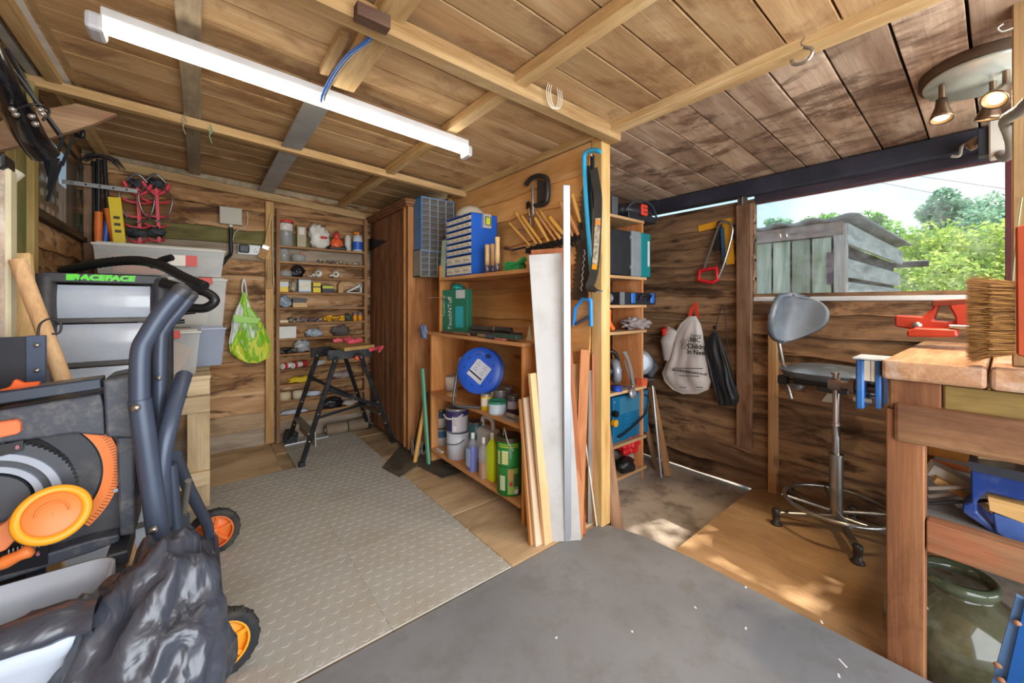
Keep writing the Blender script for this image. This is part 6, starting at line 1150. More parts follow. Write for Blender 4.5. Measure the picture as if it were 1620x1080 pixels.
# cable along the rafter to the tube lamp
cb_ = [V(.455, 1.2, 2.09), V(.44, 1.30, 2.03), V(.41, 1.45, 2.03), V(.40, 1.6, 2.03), V(.39, 1.72, 2.0), V(.40, 1.79, 1.995)]
o = obj('blue_cable', B().tube(loc(bez(cb_, 8), cb_[0]), .006, 8), P('#2d6fd0', .35)); o.location = cb_[0]; tag(o, 'blue cable running down the rafter to the tube lamp', 'cable')
o = obj('white_cable', B().tube(loc(bez([c + V(.012, 0, .004) for c in cb_], 8), cb_[0]), .005, 8), P('#8a8f98', .4)); o.location = cb_[0]; tag(o, 'grey cable running beside the blue cable on the rafter', 'cable')
o = obj('wood_block', B().bx(-.05, .05, -.02, .02, -.02, .02), WOOD('#3c2a20', '#584034', '#6f5444', 'X')); o.location = PY(573, 22, 1.2) + V(.03, 0, .0); tag(o, 'dark wooden block under the thick beam where the blue cable passes', 'block')
# ================================================================ shelf in the window bay
YS2 = 1.61
zs_ = [PY(1000, p, YS2).z for p in (345, 437, 482, 523, 615, 696)] + [ZB + .09]
bs = thing('bay_shelves', 'narrow raw-wood shelf unit in the bay behind the partition post', 'shelves', (2.26, YS2, ZB))
w_bs = WOOD('#b98a5c', '#cfa476', '#deb88c', 'X', knots=.3); w_bsz = WOOD('#b56f3c', '#c98450', '#d89a68', 'Z', knots=.3)
obj('side_panel', B().bx(.225, .243, .01, .27, .0, 1.86), w_bsz, bs, bev=.002); obj('side_panel', B().bx(-.24, -.222, .01, .27, .0, 1.86), w_bsz, bs, bev=.002)
for i, z in enumerate(zs_): obj('shelf', B().bx(-.222 - (.0), .27 if i else .24, -.0, .27, z - ZB - .02, z - ZB), w_bs, bs, bev=.002)
obj('plinth', B().bx(-.222, .225, .01, .03, .0, .07), WOOD('#5c5046', '#7a6c60', '#908274', 'X'), bs); obj('cross_batten', B().bx(-.02, .01, .25, .27, .05, 1.8), w_bsz, bs)
def by(px, k, y=1.70): p = PY(px, 480, y); return V(p.x, y, zs_[k] + .0008)
t = thing('drill_case', 'black tool case with a red latch on top of the bay shelves', 'case', by(998, 0, 1.72)); 
obj('body', B().blob((0, 0, .07), (.21, .12, .065), 3, .06, 4, 3, flat=-.07).bx(-.17, .17, -.10, .1, .0, .05), P('#24262b', .4, var=.2), t, bev=.005); obj('latch', B().bx(-.045, .03, -.125, -.105, .035, .115), P('#ee4a34', .4), t, bev=.01, seg=2); obj('latch_slot', B().bx(-.03, .015, -.1265, -.125, .055, .06).bx(-.03, .015, -.1265, -.125, .085, .09), m_blk2, t); obj('ridge', B().tube(bez([V(-.2, -.09, .05), V(-.1, -.12, .13), V(.08, -.12, .12), V(.2, -.09, .04)], 5), .008, 6), P('#3b3e45', .4), t)
o = obj('grey_carton', B().bx(-.03, .03, -.05, .1, 0, .12), P('#54585c', .5)); o.location = by(964, 0, 1.66); md = o.modifiers.new('bevel', 'BEVEL'); md.width = .004; tag(o, 'grey carton behind the post on top of the bay shelves', 'carton')
t = thing('power_tool_case', 'large teal and black tool case on the second bay shelf', 'case', by(997, 1, 1.73)); x0, x1 = by(962, 1, 1.62).x - t.location.x, by(1028, 1, 1.62).x - t.location.x; hh = zs_[0] - zs_[1] - .045 - .04
xm = x0 + (x1 - x0) * .50; xn = x0 + (x1 - x0) * .73
obj('black_half', B().bx(x0, xm, -.12, .1, .0, hh * .97), P('#23252a', .45, var=.3, scale=16), t, bev=.01, seg=2); obj('grey_band', B().bx(xm, xn, -.125, .1, .0, hh), P('#8b9498', .45), t, bev=.008, seg=2); obj('teal_half', B().bx(xn, x1, -.12, .1, .0, hh), P('#17868c', .4, var=.1), t, bev=.012, seg=2)
obj('label', B().bx(x1 - .045, x1 - .022, -.1225, -.119, hh * .25, hh * .82), P('#d8dcdc', .5), t); obj('feet', B().bx(xn + .0, xn + .03, -.11, .05, -.0005, .012).bx(x1 - .03, x1 - .005, -.11, .05, -.0005, .012), P('#1f5a4a', .5), t)
for z__ in (.15, .8): obj('hinge', B().bx(xm - .02, xm, -.128, -.11, hh * z__, hh * (z__ + .08)), P('#aeb2b4', .4, .5), t)
t = thing('socket_case', 'black case with blue latches on the third bay shelf', 'case', by(1005, 2, 1.70)); x0, x1 = by(976, 2, 1.62).x - t.location.x, by(1034, 2, 1.62).x - t.location.x
h4 = .085
obj('body', B().bx(x0, x1, -.10, .1, 0, h4), P('#2b2f37', .4, var=.15), t, bev=.008, seg=2)
for a_ in (.33, .86): obj('latch', B().bx(x0 + (x1 - x0) * a_ - .022, x0 + (x1 - x0) * a_ + .022, -.112, -.1, .01, h4 * .95), P('#2f78d6', .4), t, bev=.004)
obj('handle', B().tube([V(x0 + (x1 - x0) * .48, -.105, .03), V(x0 + (x1 - x0) * .48, -.13, .065), V(x0 + (x1 - x0) * .75, -.13, .065), V(x0 + (x1 - x0) * .75, -.105, .03)], .008, 8), m_blk2, t); obj('side_block', B().bx(x0 - .0, x0 + .05, -.106, -.1, .0, h4), P('#7a7b7e', .5), t)
t = thing('tin', 'round silver tin on its side beside the post, third bay shelf', 'tin', by(968, 2, 1.68)); obj('body', B().lathe([(.001, -.05), (.038, -.05), (.038, .0), (.044, .005), (.044, .02), (.001, .022)], (0, 0, .045), 20, (.9, -.4, 0)), P('#b9c2c6', .3, .6, var=.2), t)
o = obj('plastic_bag', B().blob((0, 0, .042), (.135, .07, .045), 4, .3, 9, 4, flat=-.042), P('#b3a8a6', .18, alpha=.85, var=.4, scale=14, coat=.4)); o.location = by(1005, 3, 1.68) ; o.location.z = zs_[4] + .0 if False else PY(1000, 523, YS2).z + .001; tag(o, 'crumpled clear bag of screws on the fourth bay shelf', 'bag')
o = obj('orange_lever', B().tube(bez([V(0, 0, .13), V(0, 0, .05), V(.03, -.01, .0)], 5), .016, 8), P('#ef6a22', .4)); o.location = by(962, 3, 1.62) + V(.01, 0, .018); tag(o, 'orange plastic handle beside the post on the fourth bay shelf', 'handle')
# two grinders on the fifth shelf
def grinder(px, y, lb, r_, flip, sz=1.):
    t = thing('bench_saw', lb, 'power tool', by(px, 4, y)); ax = V(-.75 * flip, -.62, .1).normalized(); c = V(0, 0, r_ + .035)
    obj('disc_guard', B().lathe([(.001, .02), (r_ * .6, .022), (r_ * .9, .016), (r_, .0), (r_, -.03), (.001, -.032)], c, 24, ax), P('#aeb6c2', .35, .3, var=.1), t)
    obj('motor', B().cyl(c - ax * .03, c - ax * .16, r_ * .55, 16), P('#26282e', .45), t); obj('hub', B().cyl(c + ax * .02, c + ax * .035, r_ * .22, 12), P('#6a7078', .4, .5), t)
    obj('grip', B().tube(bez([c - ax * .1 + V(0, 0, r_ * .4), c - ax * .12 + V(0, 0, r_ + .04), c - ax * .02 + V(0, 0, r_ + .05), c + V(.02, 0, r_ * .8)], 5), .014, 8), m_blk2, t); obj('sole_plate', B().cb((0, -.01, .006), (r_ * 1.9, .12, .006)), P('#9aa0a8', .35, .6), t)
    return t
grinder(975, 1.70, 'grey circular saw nearest the post on the fifth bay shelf', .085, -1); grinder(1012, 1.76, 'grey circular saw with black motor at the right of the fifth bay shelf', .10, 1)
cbl = B(); 
for k in range(4): cbl.tube(bez([V(-.02 + k * .012, 0, .26), V(.005 + k * .012, -.02, .20 - k * .01), V(.03 + k * .008, -.03, .10), V(.05 + k * .008, -.03, .02), V(.065, -.02, .015), V(.03, -.01, .1), V(-.0, .0, .2)], 5), .0045, 6)
o = obj('cable_bundle', cbl, P('#8b8886', .5)); o.location = by(988, 4, 1.645); tag(o, 'tied bundle of grey cable in front of the circular saws', 'cable')
o = obj('blue_reel', B().lathe([(.001, 0), (.035, 0), (.035, .006), (.03, .008), (.03, .026), (.035, .028), (.035, .034), (.001, .034)], (0, 0, 0), 20), P('#274fc0', .35)); o.location = by(976, 4, 1.635); tag(o, 'small blue tape reel at the front of the fifth bay shelf', 'tape')
o = obj('orange_cup', B().bx(-.035, .035, -.02, .03, 0, .05), P('#ee6a44', .45)); o.location = by(1016, 4, 1.63); tag(o, 'orange plastic cap at the front right of the fifth bay shelf', 'cap')
o = obj('grey_cloth', B().blob((0, 0, .09), (.035, .07, .095), 3, .25, 7, 3, flat=-.088), P('#70767f', .8, var=.3)); o.location = by(1026, 4, 1.80); tag(o, 'grey cloth at the back right of the fifth bay shelf', 'cloth')
t = thing('welder', 'blue steel welding machine on the sixth bay shelf', 'welder', by(1001, 5, 1.70)); x0, x1 = by(970, 5, 1.64).x - t.location.x, by(1026, 5, 1.64).x - t.location.x; h6 = zs_[4] - zs_[5] - .045
m_w = P('#176a94', .35, var=.08)
obj('casing', B().bx(x0, x1, -.06, .12, 0, h6), m_w, t, bev=.008, seg=2); b = B()
for k in range(4): b.bx(x0 + .13, x0 + .20 - k * .004, -.064, -.06, h6 * (.28 + .09 * k), h6 * (.28 + .09 * k) + .008)
obj('louvres', b, P('#1f85b4', .3), t); obj('sheen_panel', B().bx(x0 + .07, x1 - .015, -.0615, -.06, h6 * .6, h6 * .96), P('#3a7c9c', .25), t)
for (a_, c_) in ((.04, .9), (.12, .08), (.85, .12)): obj('screw', B().lathe([(.005, 0), (.001, .003)], (x0 + (x1 - x0) * a_, -.061, h6 * c_), 8, (0, -1, 0)), m_steel, t)
obj('knob', B().cyl((x0 + .01, -.085, h6 * .66), (x0 + .01, -.06, h6 * .66), .022, 12), m_blk2, t); obj('knob', B().cyl((x0 + .0, -.085, h6 * .47), (x0 + .0, -.06, h6 * .47), .024, 12), P('#e8a42a', .4), t)
obj('lead', B().tube(bez([V(x1 - .06, -.07, h6 * .9), V(x1 - .035, -.085, h6 * .85), V(x1 - .08, -.085, h6 * .5), V(x0 + .12, -.085, h6 * .22), V(x0 + .03, -.08, h6 * .15)], 6), .007, 8), m_blk2, t)
t = thing('hanging_bracket', 'round silver fitting hanging in front of the blue welder', 'fitting', PY(1001, 622, 1.59)); obj('disc', B().lathe([(.001, -.01), (.036, -.008), (.038, .004), (.02, .012), (.001, .014)], (0, 0, 0), 18, (0, -1, .2)), P('#c9c9cc', .3, .6, var=.5, scale=40), t); obj('ring', B().tube([V(.006 * math.cos(g), 0, .045 + .012 * math.sin(g)) for g in (0, 1, 2, 3, 4, 5)], .003, 6, closed=True), m_steel, t); obj('nail', B().cyl((0, 0, .055), (0, .03, .055), .003, 6), m_steel, t)
zb2 = zs_[6] + .001
o = obj('red_glove', B().blob((0, 0, .075), (.10, .06, .075), 4, .22, 8, 7, flat=-.073).blob((.08, -.02, .16), (.018, .018, .05), 2, .1).blob((.03, -.02, .17), (.018, .018, .05), 2, .1), P('#d8262a', .4, var=.15)); o.location = V(by(998, 5, 1.66).x, 1.68, zb2 + .09); tag(o, 'pair of red rubber gloves on the lowest bay shelf', 'gloves')
o = obj('black_pouch', B().blob((0, 0, .05), (.08, .06, .05), 3, .25, 8, 2, flat=-.049), m_blk2); o.location = V(by(978, 5, 1.66).x + .05, 1.64, zb2); tag(o, 'black fabric pouch at the left of the lowest bay shelf', 'pouch')
o = obj('white_cloth', B().bx(-.14, .12, -.03, .1, 0, .085), P('#b8b2aa', .7, var=.4, scale=12)); o.location = V(by(1000, 5, 1.7).x + .03, 1.72, zb2); md = o.modifiers.new('bevel', 'BEVEL'); md.width = .02; tag(o, 'folded dusty cloth under the red gloves', 'cloth')
# sticks leaning in the bay
lean('batten', 'long wooden batten leaning against the bay wall beside the shelves', 'batten', PZ(1057, 752, ZB), PY(1030, 612, 1.70), .05, .03, WOOD('#a8794c', '#bf9064', '#d0a47c', 'Z', knots=.3))
lean('metal_pipe', 'thin steel pipe leaning beside the long batten in the bay', 'pipe', PZ(1046, 756, ZB), PY(1032, 610, 1.64), .02, .02, P('#b9babc', .3, .8), rnd_=True)
lean('grey_batten', 'weathered grey batten leaning behind the long batten', 'batten', PZ(1040, 742, ZB), V(2.56, 1.86, .95), .045, .02, w_studgrey)
o = lean('rough_board', 'rough brown board leaning on the bay side of the partition post', 'board', V(1.80, 1.33, ZB), V(1.755, 1.42, .69), .075, .02, WOOD('#6e4c36', '#8c684e', '#a58468', 'Z', stain=.3, knots=.3), up=(.3, 1, 0))
# ================================================================ hung on the window wall
XH = 2.79
wo_ = PX(1098, 478, XH)
prof = [(PX(a, c_, XH), PX(b_, c_, XH)) for a, b_, c_ in ((1090, 1101, 500), (1076, 1108, 512), (1068, 1111, 526), (1062, 1114, 545), (1058, 1118, 565), (1048, 1122, 590), (1052, 1126, 603), (1064, 1121, 616), (1080, 1104, 623))]
wbg = thing('carrier_bag', 'white charity collection bag with black lettering hanging on the window wall', 'bag', wo_)
obj('bag_body', hangbag(wo_, prof, XH, .10, .16, None, 11), P('#dcd6d2', .45, var=.08, scale=9), wbg)
obj('bag_lobe', B().tube(loc([PX(1064, 520, XH), PX(1056, 540, XH), PX(1058, 570, XH)], wo_), [.05, .06, .04], 10, flat=.5), P('#d3cdca', .5), wbg)
obj('orange_tie', ribbon(loc([PX(1090, 504, 2.80), PX(1094, 490, 2.80), PX(1101, 478, 2.80), PX(1103, 502, 2.80)], wo_), .022, .003, (0, 1, .2)), P('#f0452c', .4), wbg)
obj('orange_knot', B().blob(PX(1055, 526, 2.79) - wo_, (.03, .04, .035), 3, .5, 9), P('#ee3f2a', .4), wbg)
m_ink = P('#2a2a2c', .5)
def wtext(body, px, py, size, x=2.712, sx_=1., al='CENTER', m=m_ink, par=wbg, org=None, tilt=0, off=.0):
    q = PX(px, py, x) - (org or wo_); return text(body, size, m, par, q, (R(90), R(tilt), R(-90)), extrude=.0008, sx_=sx_, align=al, offset=off)
XT = 2.712
for bd_, px, py, s_ in (('BBC', 1091, 537, .042), ('Children', 1087, 547, .046), ('in Need', 1087, 556, .045)): wtext(bd_, px, py, s_, XT, al='LEFT', off=.001)
wtext('Saving', 1092, 530, .032, XT, al='LEFT')
wtext('bbcchildreninneed.co.uk', 1090, 588, .026, XT, off=.0006)
for (px0, px1, py_) in ((1066, 1112, 582), (1074, 1106, 594), (1076, 1086, 612), (1101, 1112, 612)): obj('print_line', B().bar(PX(px0, py_, XT) - wo_, PX(px1, py_ + 1, XT) - wo_, .006, .001, (1, 0, 0)), P('#6a6a6c', .5), wbg)
q = PX(1083, 545, XT) - wo_
for dy, dz in ((.012, .02), (-.018, .02), (.012, -.016), (-.018, -.016)): obj('logo_ring', B().tube([V(0, dy + .014 * math.cos(g / 12 * 6.283), dz + .017 * math.sin(g / 12 * 6.283)) + q for g in range(12)], .0015, 5, closed=True), m_ink, wbg)
bo2 = PX(1131, 505, XH)
prof = [(PX(a, c_, XH), PX(b_, c_, XH)) for a, b_, c_ in ((1126, 1136, 526), (1116, 1141, 538), (1115, 1146, 555), (1122, 1154, 580), (1128, 1160, 605), (1134, 1169, 630), (1136, 1166, 640), (1140, 1150, 642))]
bbg = thing('drawstring_bag', 'black drawstring bag hanging right of the white bag', 'bag', bo2); obj('bag_body', hangbag(bo2, prof, XH, .08, .22, None, 23), P('#2a2e35', .4, var=.2, scale=10), bbg)
for a_, c_ in (((1143, 480), (1130, 524)), ((1146, 482), (1152, 560))): obj('cord', B().cyl(PX(*a_, 2.84) - bo2, PX(*c_, 2.83) - bo2, .003, 6), m_blk2, bbg)
obj('toggle', B().blob(PX(1131, 518, 2.82) - bo2, (.01, .015, .015), 2, .1), m_blk2, bbg)
hs = thing('hacksaw', 'hacksaw with red handle and steel frame hanging on the window wall', 'saw', PX(1140, 350, 2.83)); o_ = hs.location.copy()
obj('frame', B().tube(loc(bez([PX(1136, 440, 2.82), PX(1146, 415, 2.82), PX(1158, 370, 2.82), PX(1156, 355, 2.82), PX(1145, 350, 2.82), PX(1138, 354, 2.82)], 6), o_), .009, 8), m_steel, hs); obj('blade', B().bar(PX(1138, 354, 2.82) - o_, PX(1113, 428, 2.82) - o_, .014, .002, (1, 0, 0)), P('#a9a9a9', .3, .8), hs)
hpts = [PX(*q_, 2.82) for q_ in ((1107, 428), (1105, 443), (1127, 447), (1135, 442), (1134, 424), (1112, 427))]; obj('handle', B().tube(loc(hpts, o_), .014, 8, closed=True), P('#d8242c', .4), hs)
ts = thing('try_square', 'yellow roofing square hanging behind the hacksaw', 'square', PX(1145, 360, 2.86)); o_ = ts.location.copy()
obj('arm', B().bar(PX(1105, 362, 2.86) - o_, PX(1136, 354, 2.86) - o_, .045, .004, (1, 0, 0)), P('#eda82a', .4), ts); obj('arm', B().bar(PX(1150, 346, 2.86) - o_, PX(1155, 418, 2.86) - o_, .06, .004, (1, 0, 0)), P('#eda82a', .4), ts)
for i, (a_, c_, m_, lb) in enumerate((((1143, 360), (1146, 420), '#3f6a8c', 'blue-grey rasp hanging with the hacksaw'), ((1138, 350), (1134, 395), '#2f3238', 'black pliers hanging behind the hacksaw'))):
    o = obj('hanging_tool', B().bar((0, 0, 0), PX(*c_, 2.845) - PX(*a_, 2.845), .022, .01, (1, 0, 0)), P(m_, .4, .3)); o.location = PX(*a_, 2.845); tag(o, lb, 'tool')
o = obj('wire_run', B().cyl((0, 0, 0), PX(1164, 511, 2.86) - PX(1031, 502, 2.86), .004, 6), P('#b49a7c', .5)); o.location = PX(1031, 502, 2.86); tag(o, 'thin pale cable running along the boards of the window wall', 'cable')
o = obj('hinge_plate', B().bx(-.006, .0, -.03, .03, -.025, .025).cyl((-.01, 0, -.025), (-.01, 0, .025), .007, 8), P('#7c7470', .4, .6)); o.location = PX(1175, 318, 2.828); tag(o, 'steel hinge at the top of the wide wall stud', 'hinge')
# ================================================================ workbench
XB = 1.775; ZT2 = .965
wbn = thing('workbench', 'heavy wooden workbench under the window at the right edge', 'workbench', (2.2, -.4, ZB))
w_bt = WOOD('#a8703e', '#c68c56', '#d8a46e', 'Y', stain=.25, stain_col='#8a5a34', knots=.3); w_bl = WOOD('#64402a', '#86583a', '#a0724e', 'Z', stain=.5, stain_col='#45260f', knots=.3); w_br = WOOD('#72503a', '#90694a', '#ab845f', 'Y', stain=.5, stain_col='#54301a', knots=.4)
def W(x, y, z): return (x - 2.2, y + .4, z - ZB)
def wbx(nm, x0, x1, y0, y1, z0, z1, m, bev=.004): return obj(nm, B().bx(x0 - 2.2, x1 - 2.2, y0 + .4, y1 + .4, z0 - ZB, z1 - ZB), m, wbn, bev=bev, seg=2)
m_top, t_, p_, o_n = newmat('bench_top_wood')
for i, (y0, y1) in enumerate(((.03, .252), (-.30, .024), (-.66, -.306), (-.98, -.666))):
    wbx('top_plank', XB - .015, 2.84, y0, y1, ZT2 - .062, ZT2, WOOD('#8a6444', '#a98060', '#c09a78', 'X', stain=.6, stain_col='#c7c2bc', knots=.1, perp=9), .010)
wbx('leg', XB + .0, XB + .07, .155, .243, ZB, ZT2 - .16, w_bl); wbx('leg', 2.72, 2.80, .15, .24, ZB, ZT2 - .063, w_bl); wbx('leg', XB, XB + .07, -.95, -.87, ZB, ZT2 - .16, w_bl); wbx('leg', 2.72, 2.80, -.95, -.87, ZB, ZT2 - .063, w_bl)
wbx('packer', XB + .006, XB + .066, .12, .235, ZT2 - .16, ZT2 - .063, w_bl); wbx('upper_rail', XB + .012, XB + .06, -.98, .115, ZT2 - .14, ZT2 - .066, WOOD('#7a6234', '#957c48', '#a8905c', 'Y', stain=.2, stain_col='#5c4a2c'))
wbx('front_rail', XB - .012, XB + .03, -.98, .225, .705, ZT2 - .138, w_br, .012)
zl1 = PX(1470, 822, XB + .01).z; zl0 = PX(1620, 922, XB + .01).z
lr_y = PX(1620, 922, XB).y
wbx('lower_rail', XB + .005, XB + .065, -.98, .152, PX(1470, 880, XB).z + .01, PX(1470, 826, XB).z, WOOD('#6a4830', '#8a6346', '#a57e5c', 'Y', stain=.45, stain_col='#b04c2c', knots=.3))
zsh = PX(1470, 826, XB).z
wbx('lower_shelf', XB + .066, 2.78, -.98, .20, zsh - .045, zsh - .025, WOOD('#6e6a66', '#8c8884', '#a5a29e', 'Y', stain=.3), .002); wbx('end_rail', XB + .07, 2.72, .17, .21, zsh - .1, zsh - .046, w_bl)
# things on the bench : blue vice on the end, red vice, broom
bv = thing('bench_vice', 'blue woodworking vice bolted to the end of the workbench', 'vice', (XB + .07, .30, ZT2 - .06)); o_ = bv.location.copy()
m_bv = P('#2563a8', .4, .2, var=.3, scale=10, dirt='#7c8894', dirt_amt=.4)
obj('rear_jaw', B().bx(-.06, .07, -.043, -.028, -.11, .05), m_bv, bv, bev=.003); obj('front_jaw', B().bx(-.06, .07, .0, .022, -.12, .05), m_bv, bv, bev=.005); obj('jaw_lining', B().bx(-.055, .065, -.016, -.0, -.02, .05).bx(-.055, .065, -.028, -.018, -.02, .05), P('#c9bfae', .6), bv)
obj('cover_plate', B().bx(-.062, .075, -.09, .03, .052, .058), P('#c6ccd2', .4, .3, var=.25, scale=20), bv, bev=.001)
obj('screw', B().cyl((.01, -.02, -.055), (.01, .09, -.055), .015, 12).cyl((.01, .075, -.055), (.01, .11, -.055), .024, 12).cyl((.01, .035, -.055), (.01, .05, -.055), .03, 12), P('#7c6a60', .4, .7, var=.3), bv); obj('guide_rod', B().cyl((-.04, -.02, -.09), (-.04, .03, -.09), .01, 8).cyl((.05, -.02, -.09), (.05, .03, -.09), .01, 8), m_steel, bv)
obj('handle_bar', B().cyl((.01, .092, -.20), (.01, .092, -.02), .009, 10).cyl((.01, .092, -.21), (.01, .092, -.20), .014, 10).cyl((.01, .092, -.02), (.01, .092, -.012), .013, 10), P('#8a7a72', .35, .7), bv)
rq = PZ(1480, 528, ZT2); rv = thing('bench_vice', 'large red engineer vice on the workbench by the window', 'vice', (rq.x, rq.y, ZT2)); m_rv = P('#b03a28', .4, var=.2, scale=9, dirt='#7c3a30', dirt_amt=.4)
rv.rotation_euler = (0, 0, 0); rv.location = (2.42, .02, ZT2)
o_ = rv.location.copy()
def rvq(px, py, x=2.42): q = PX(px, py, x) - o_; return (q.y, q.z)
obj('base', B().prism([rvq(*q) for q in ((1440, 531), (1440, 521), (1452, 517), (1516, 519), (1518, 531))], (-.10, 0, 0), (0, 1, 0), (0, 0, 1), (.2, 0, 0)), m_rv, rv, bev=.006)
obj('slide', B().prism([rvq(*q) for q in ((1418, 516), (1418, 498), (1462, 500), (1476, 488), (1480, 478), (1488, 478), (1478, 506), (1500, 508), (1525, 504), (1525, 520), (1450, 521))], (-.045, 0, 0), (0, 1, 0), (0, 0, 1), (.09, 0, 0)), m_rv, rv, bev=.006)
obj('rear_jaw', B().prism([rvq(*q) for q in ((1502, 482), (1545, 476), (1560, 520), (1514, 520), (1512, 500))], (-.06, 0, 0), (0, 1, 0), (0, 0, 1), (.12, 0, 0)), m_rv, rv, bev=.006)
obj('jaw_bridge', B().prism([rvq(*q) for q in ((1477, 484), (1477, 475), (1540, 472), (1540, 482))], (-.06, 0, 0), (0, 1, 0), (0, 0, 1), (.12, 0, 0)), P('#7d3a2c', .4, .3, var=.3), rv, bev=.003)
obj('tommy_bar', B().cyl(V(-.09, *rvq(1505, 515)), V(-.09, *rvq(1545, 517)), .009, 8), m_steel, rv); obj('lock_knob', B().lathe([(.001, .0), (.014, 0), (.016, .012), (.001, .014)], V(-.05, *rvq(1454, 514)), 10, (-1, 0, 0)), m_steel, rv)
o = obj('chisel_on_bench', B().bar((0, 0, .012), (0, -.3, .012), .035, .02, (0, 0, 1)).prism([(0, 0), (-.03, .05), (.03, .05)], (0, 0, 0), (1, 0, 0), (0, 1, 0), (0, 0, .012)), P('#b5ada4', .5, .3)); pz = PZ(1492, 534, ZT2); o.location = (pz.x, pz.y, ZT2 + .001); o.name = 'putty_knife'; tag(o, 'grey flat scraper lying on the bench in front of the red vice', 'scraper')
# ---- broom head hanging at the right foreground
bx_ = 1.80
def bq(px, py): q = PX(px, py, bx_); return q
br = thing('broom', 'coarse brown bristle broom head with red stock, right foreground', 'broom', bq(1612, 520)); o_ = br.location.copy()
y1_ = bq(1606, 480).y; obj('stock', B().prism([(q.y - o_.y, q.z - o_.z) for q in (bq(1606, 360), bq(1608, 560), bq(1640, 570), bq(1640, 350))], (-.03, 0, 0), (0, 1, 0), (0, 0, 1), (.06, 0, 0)), P('#a8441f', .45, var=.15), br, bev=.004)
bb = B(); rb = random.Random(5); zt_, zb_ = bq(1606, 446).z, bq(1606, 562).z; Lb = bq(1526, 500).y - y1_
for k in range(7000):
    if k % 4 == 0: cz = zb_ + (zt_ - zb_) * (rb.randint(0, 11) + .5) / 12 + rb.gauss(0, .002); cxx = rb.uniform(-.026, .024)
    z0 = cz + rb.uniform(-.004, .004); x0 = cxx + rb.uniform(-.004, .004)
    Ln = Lb * rb.uniform(.82, 1.02); sp_z = rb.gauss(0, .007) + (z0 - (zt_ + zb_) / 2) * .12; dz = -.0
    p0_ = V(x0, 0, z0 - o_.z + 0); p1_ = V(x0 + rb.gauss(0, .01), Ln * .5, z0 + sp_z * .4 - o_.z); p2_ = V(x0 + rb.gauss(0, .018), Ln, z0 + sp_z - o_.z - (.02 * rb.random() if z0 < zb_ + .03 else 0))
    for q in (p0_, p1_, p2_): q.y += y1_ - o_.y
    wv = V(.0006, 0, .0008); k0 = len(bb.v); bb.v += [tuple(p0_ - wv), tuple(p0_ + wv), tuple(p1_ + wv), tuple(p1_ - wv), tuple(p2_)]; bb.f += [[k0, k0 + 1, k0 + 2, k0 + 3], [k0 + 3, k0 + 2, k0 + 4]]; bb.m += [k % 3] * 2; bb.s += [False] * 2
o = obj('bristles', bb, [P('#8c602c', .8), P('#6f461c', .8), P('#a8783c', .8)], br); o['kind'] = 'stuff'
obj('bristle_core', B().bx(-.022, .022, y1_ - o_.y, y1_ - o_.y + Lb * .72, zb_ - o_.z + .004, zt_ - o_.z - .004), P('#6b4520', .9, var=.5, scale=60), br)
# timber post at the right foreground and its wires
tp_ = PX(1597, 200, 1.16); fp = thing('timber_post', 'timber post at the right edge carrying the broom', 'post', (1.9, 0, .966))
q = PX(1601, 200, 1.90); obj('post', B().bx(-.03, .05, q.y - .09, q.y - .0, 0, 1.07), WOOD('#9c7c54', '#b89468', '#caa87c', 'Z', stain=.3), fp, bev=.003)
o = obj('cup_hook', B().tube(bez([V(0, .0, 0), V(0, .02, 0), V(0, .028, .014), V(0, .018, .022)], 5), .0022, 6), P('#d8d8d0', .3)); o.location = PX(1603, 44, 1.855); tag(o, 'white cup hook near the top of the right-hand post', 'hook')
o = obj('green_string', B().tube(bez([V(0, 0, 0), V(0, .01, -.12), V(.005, .02, -.3)], 6), .002, 5), P('#9fb88c', .7)); o.location = PX(1617, 312, 1.86); tag(o, 'pale green string hanging down the right-hand post', 'string')
# ---- spot light plate on the ceiling
m_sil = P('#cfd6cc', .25, .3, var=.05); pc_ = V(2.205, .045, zc(2.205) - .035)
sl_ = thing('spot_light', 'round ceiling plate with three brushed metal spotlights', 'spotlight', pc_)
tilt_ = math.atan(.075); nrm = V(-.075, 0, -1).normalized()
obj('plate', B().lathe([(.001, .0), (.15, .0), (.155, .006), (.15, .014), (.001, .014)], (0, 0, 0), 40, nrm), m_sil, sl_); obj('backing', B().lathe([(.165, -.03), (.165, .0), (.001, .0)], (0, 0, 0), 24, nrm), P('#5c4632', .8, var=.4), sl_)
m_sp = P('#8a7460', .28, .85, var=.15); m_gl = EM('#ffd9a0', 9.0)
def spot(off, d, r_=.032):
    d = Vector(d).normalized(); a_ = Vector(off); b_ = a_ + V(0, 0, -.05); s = obj('lamp_shade', B().lathe([(.001, -.01), (.016, -.008), (.018, .02), (r_ * .95, .062), (r_, .075), (r_ * .9, .074), (.016, .03)], b_ + d * .012, 24, d), m_sp, sl_)
    obj('stem', B().cyl(a_, b_ + d * .0, .009, 10), m_sp, s); obj('bulb', B().lathe([(.001, .066), (r_ * .55, .068), (r_ * .62, .066)], b_ + d * .012, 20, d), m_gl, s); obj('reflector', B().lathe([(r_ * .62, .066), (r_ * .88, .072)], b_ + d * .012, 20, d), P('#f0d0a0', .3, .5), s)
    l_ = lamp('spot_bulb', 'SPOT', sl_.location + b_ + d * .10, (0, 0, 0), 24, (1, .78, .5), spot_size=R(95), spot_blend=.8, shadow_soft_size=.03); l_.rotation_euler = d.to_track_quat('-Z', 'Y').to_euler(); return s
spot((-.055, .098, -.014), (-.25, .0, -1)); spot((-.015, -.05, -.014), (-.75, .35, -.8), .034); spot((.045, -.02, -.014), (.15, .15, -1), .034)
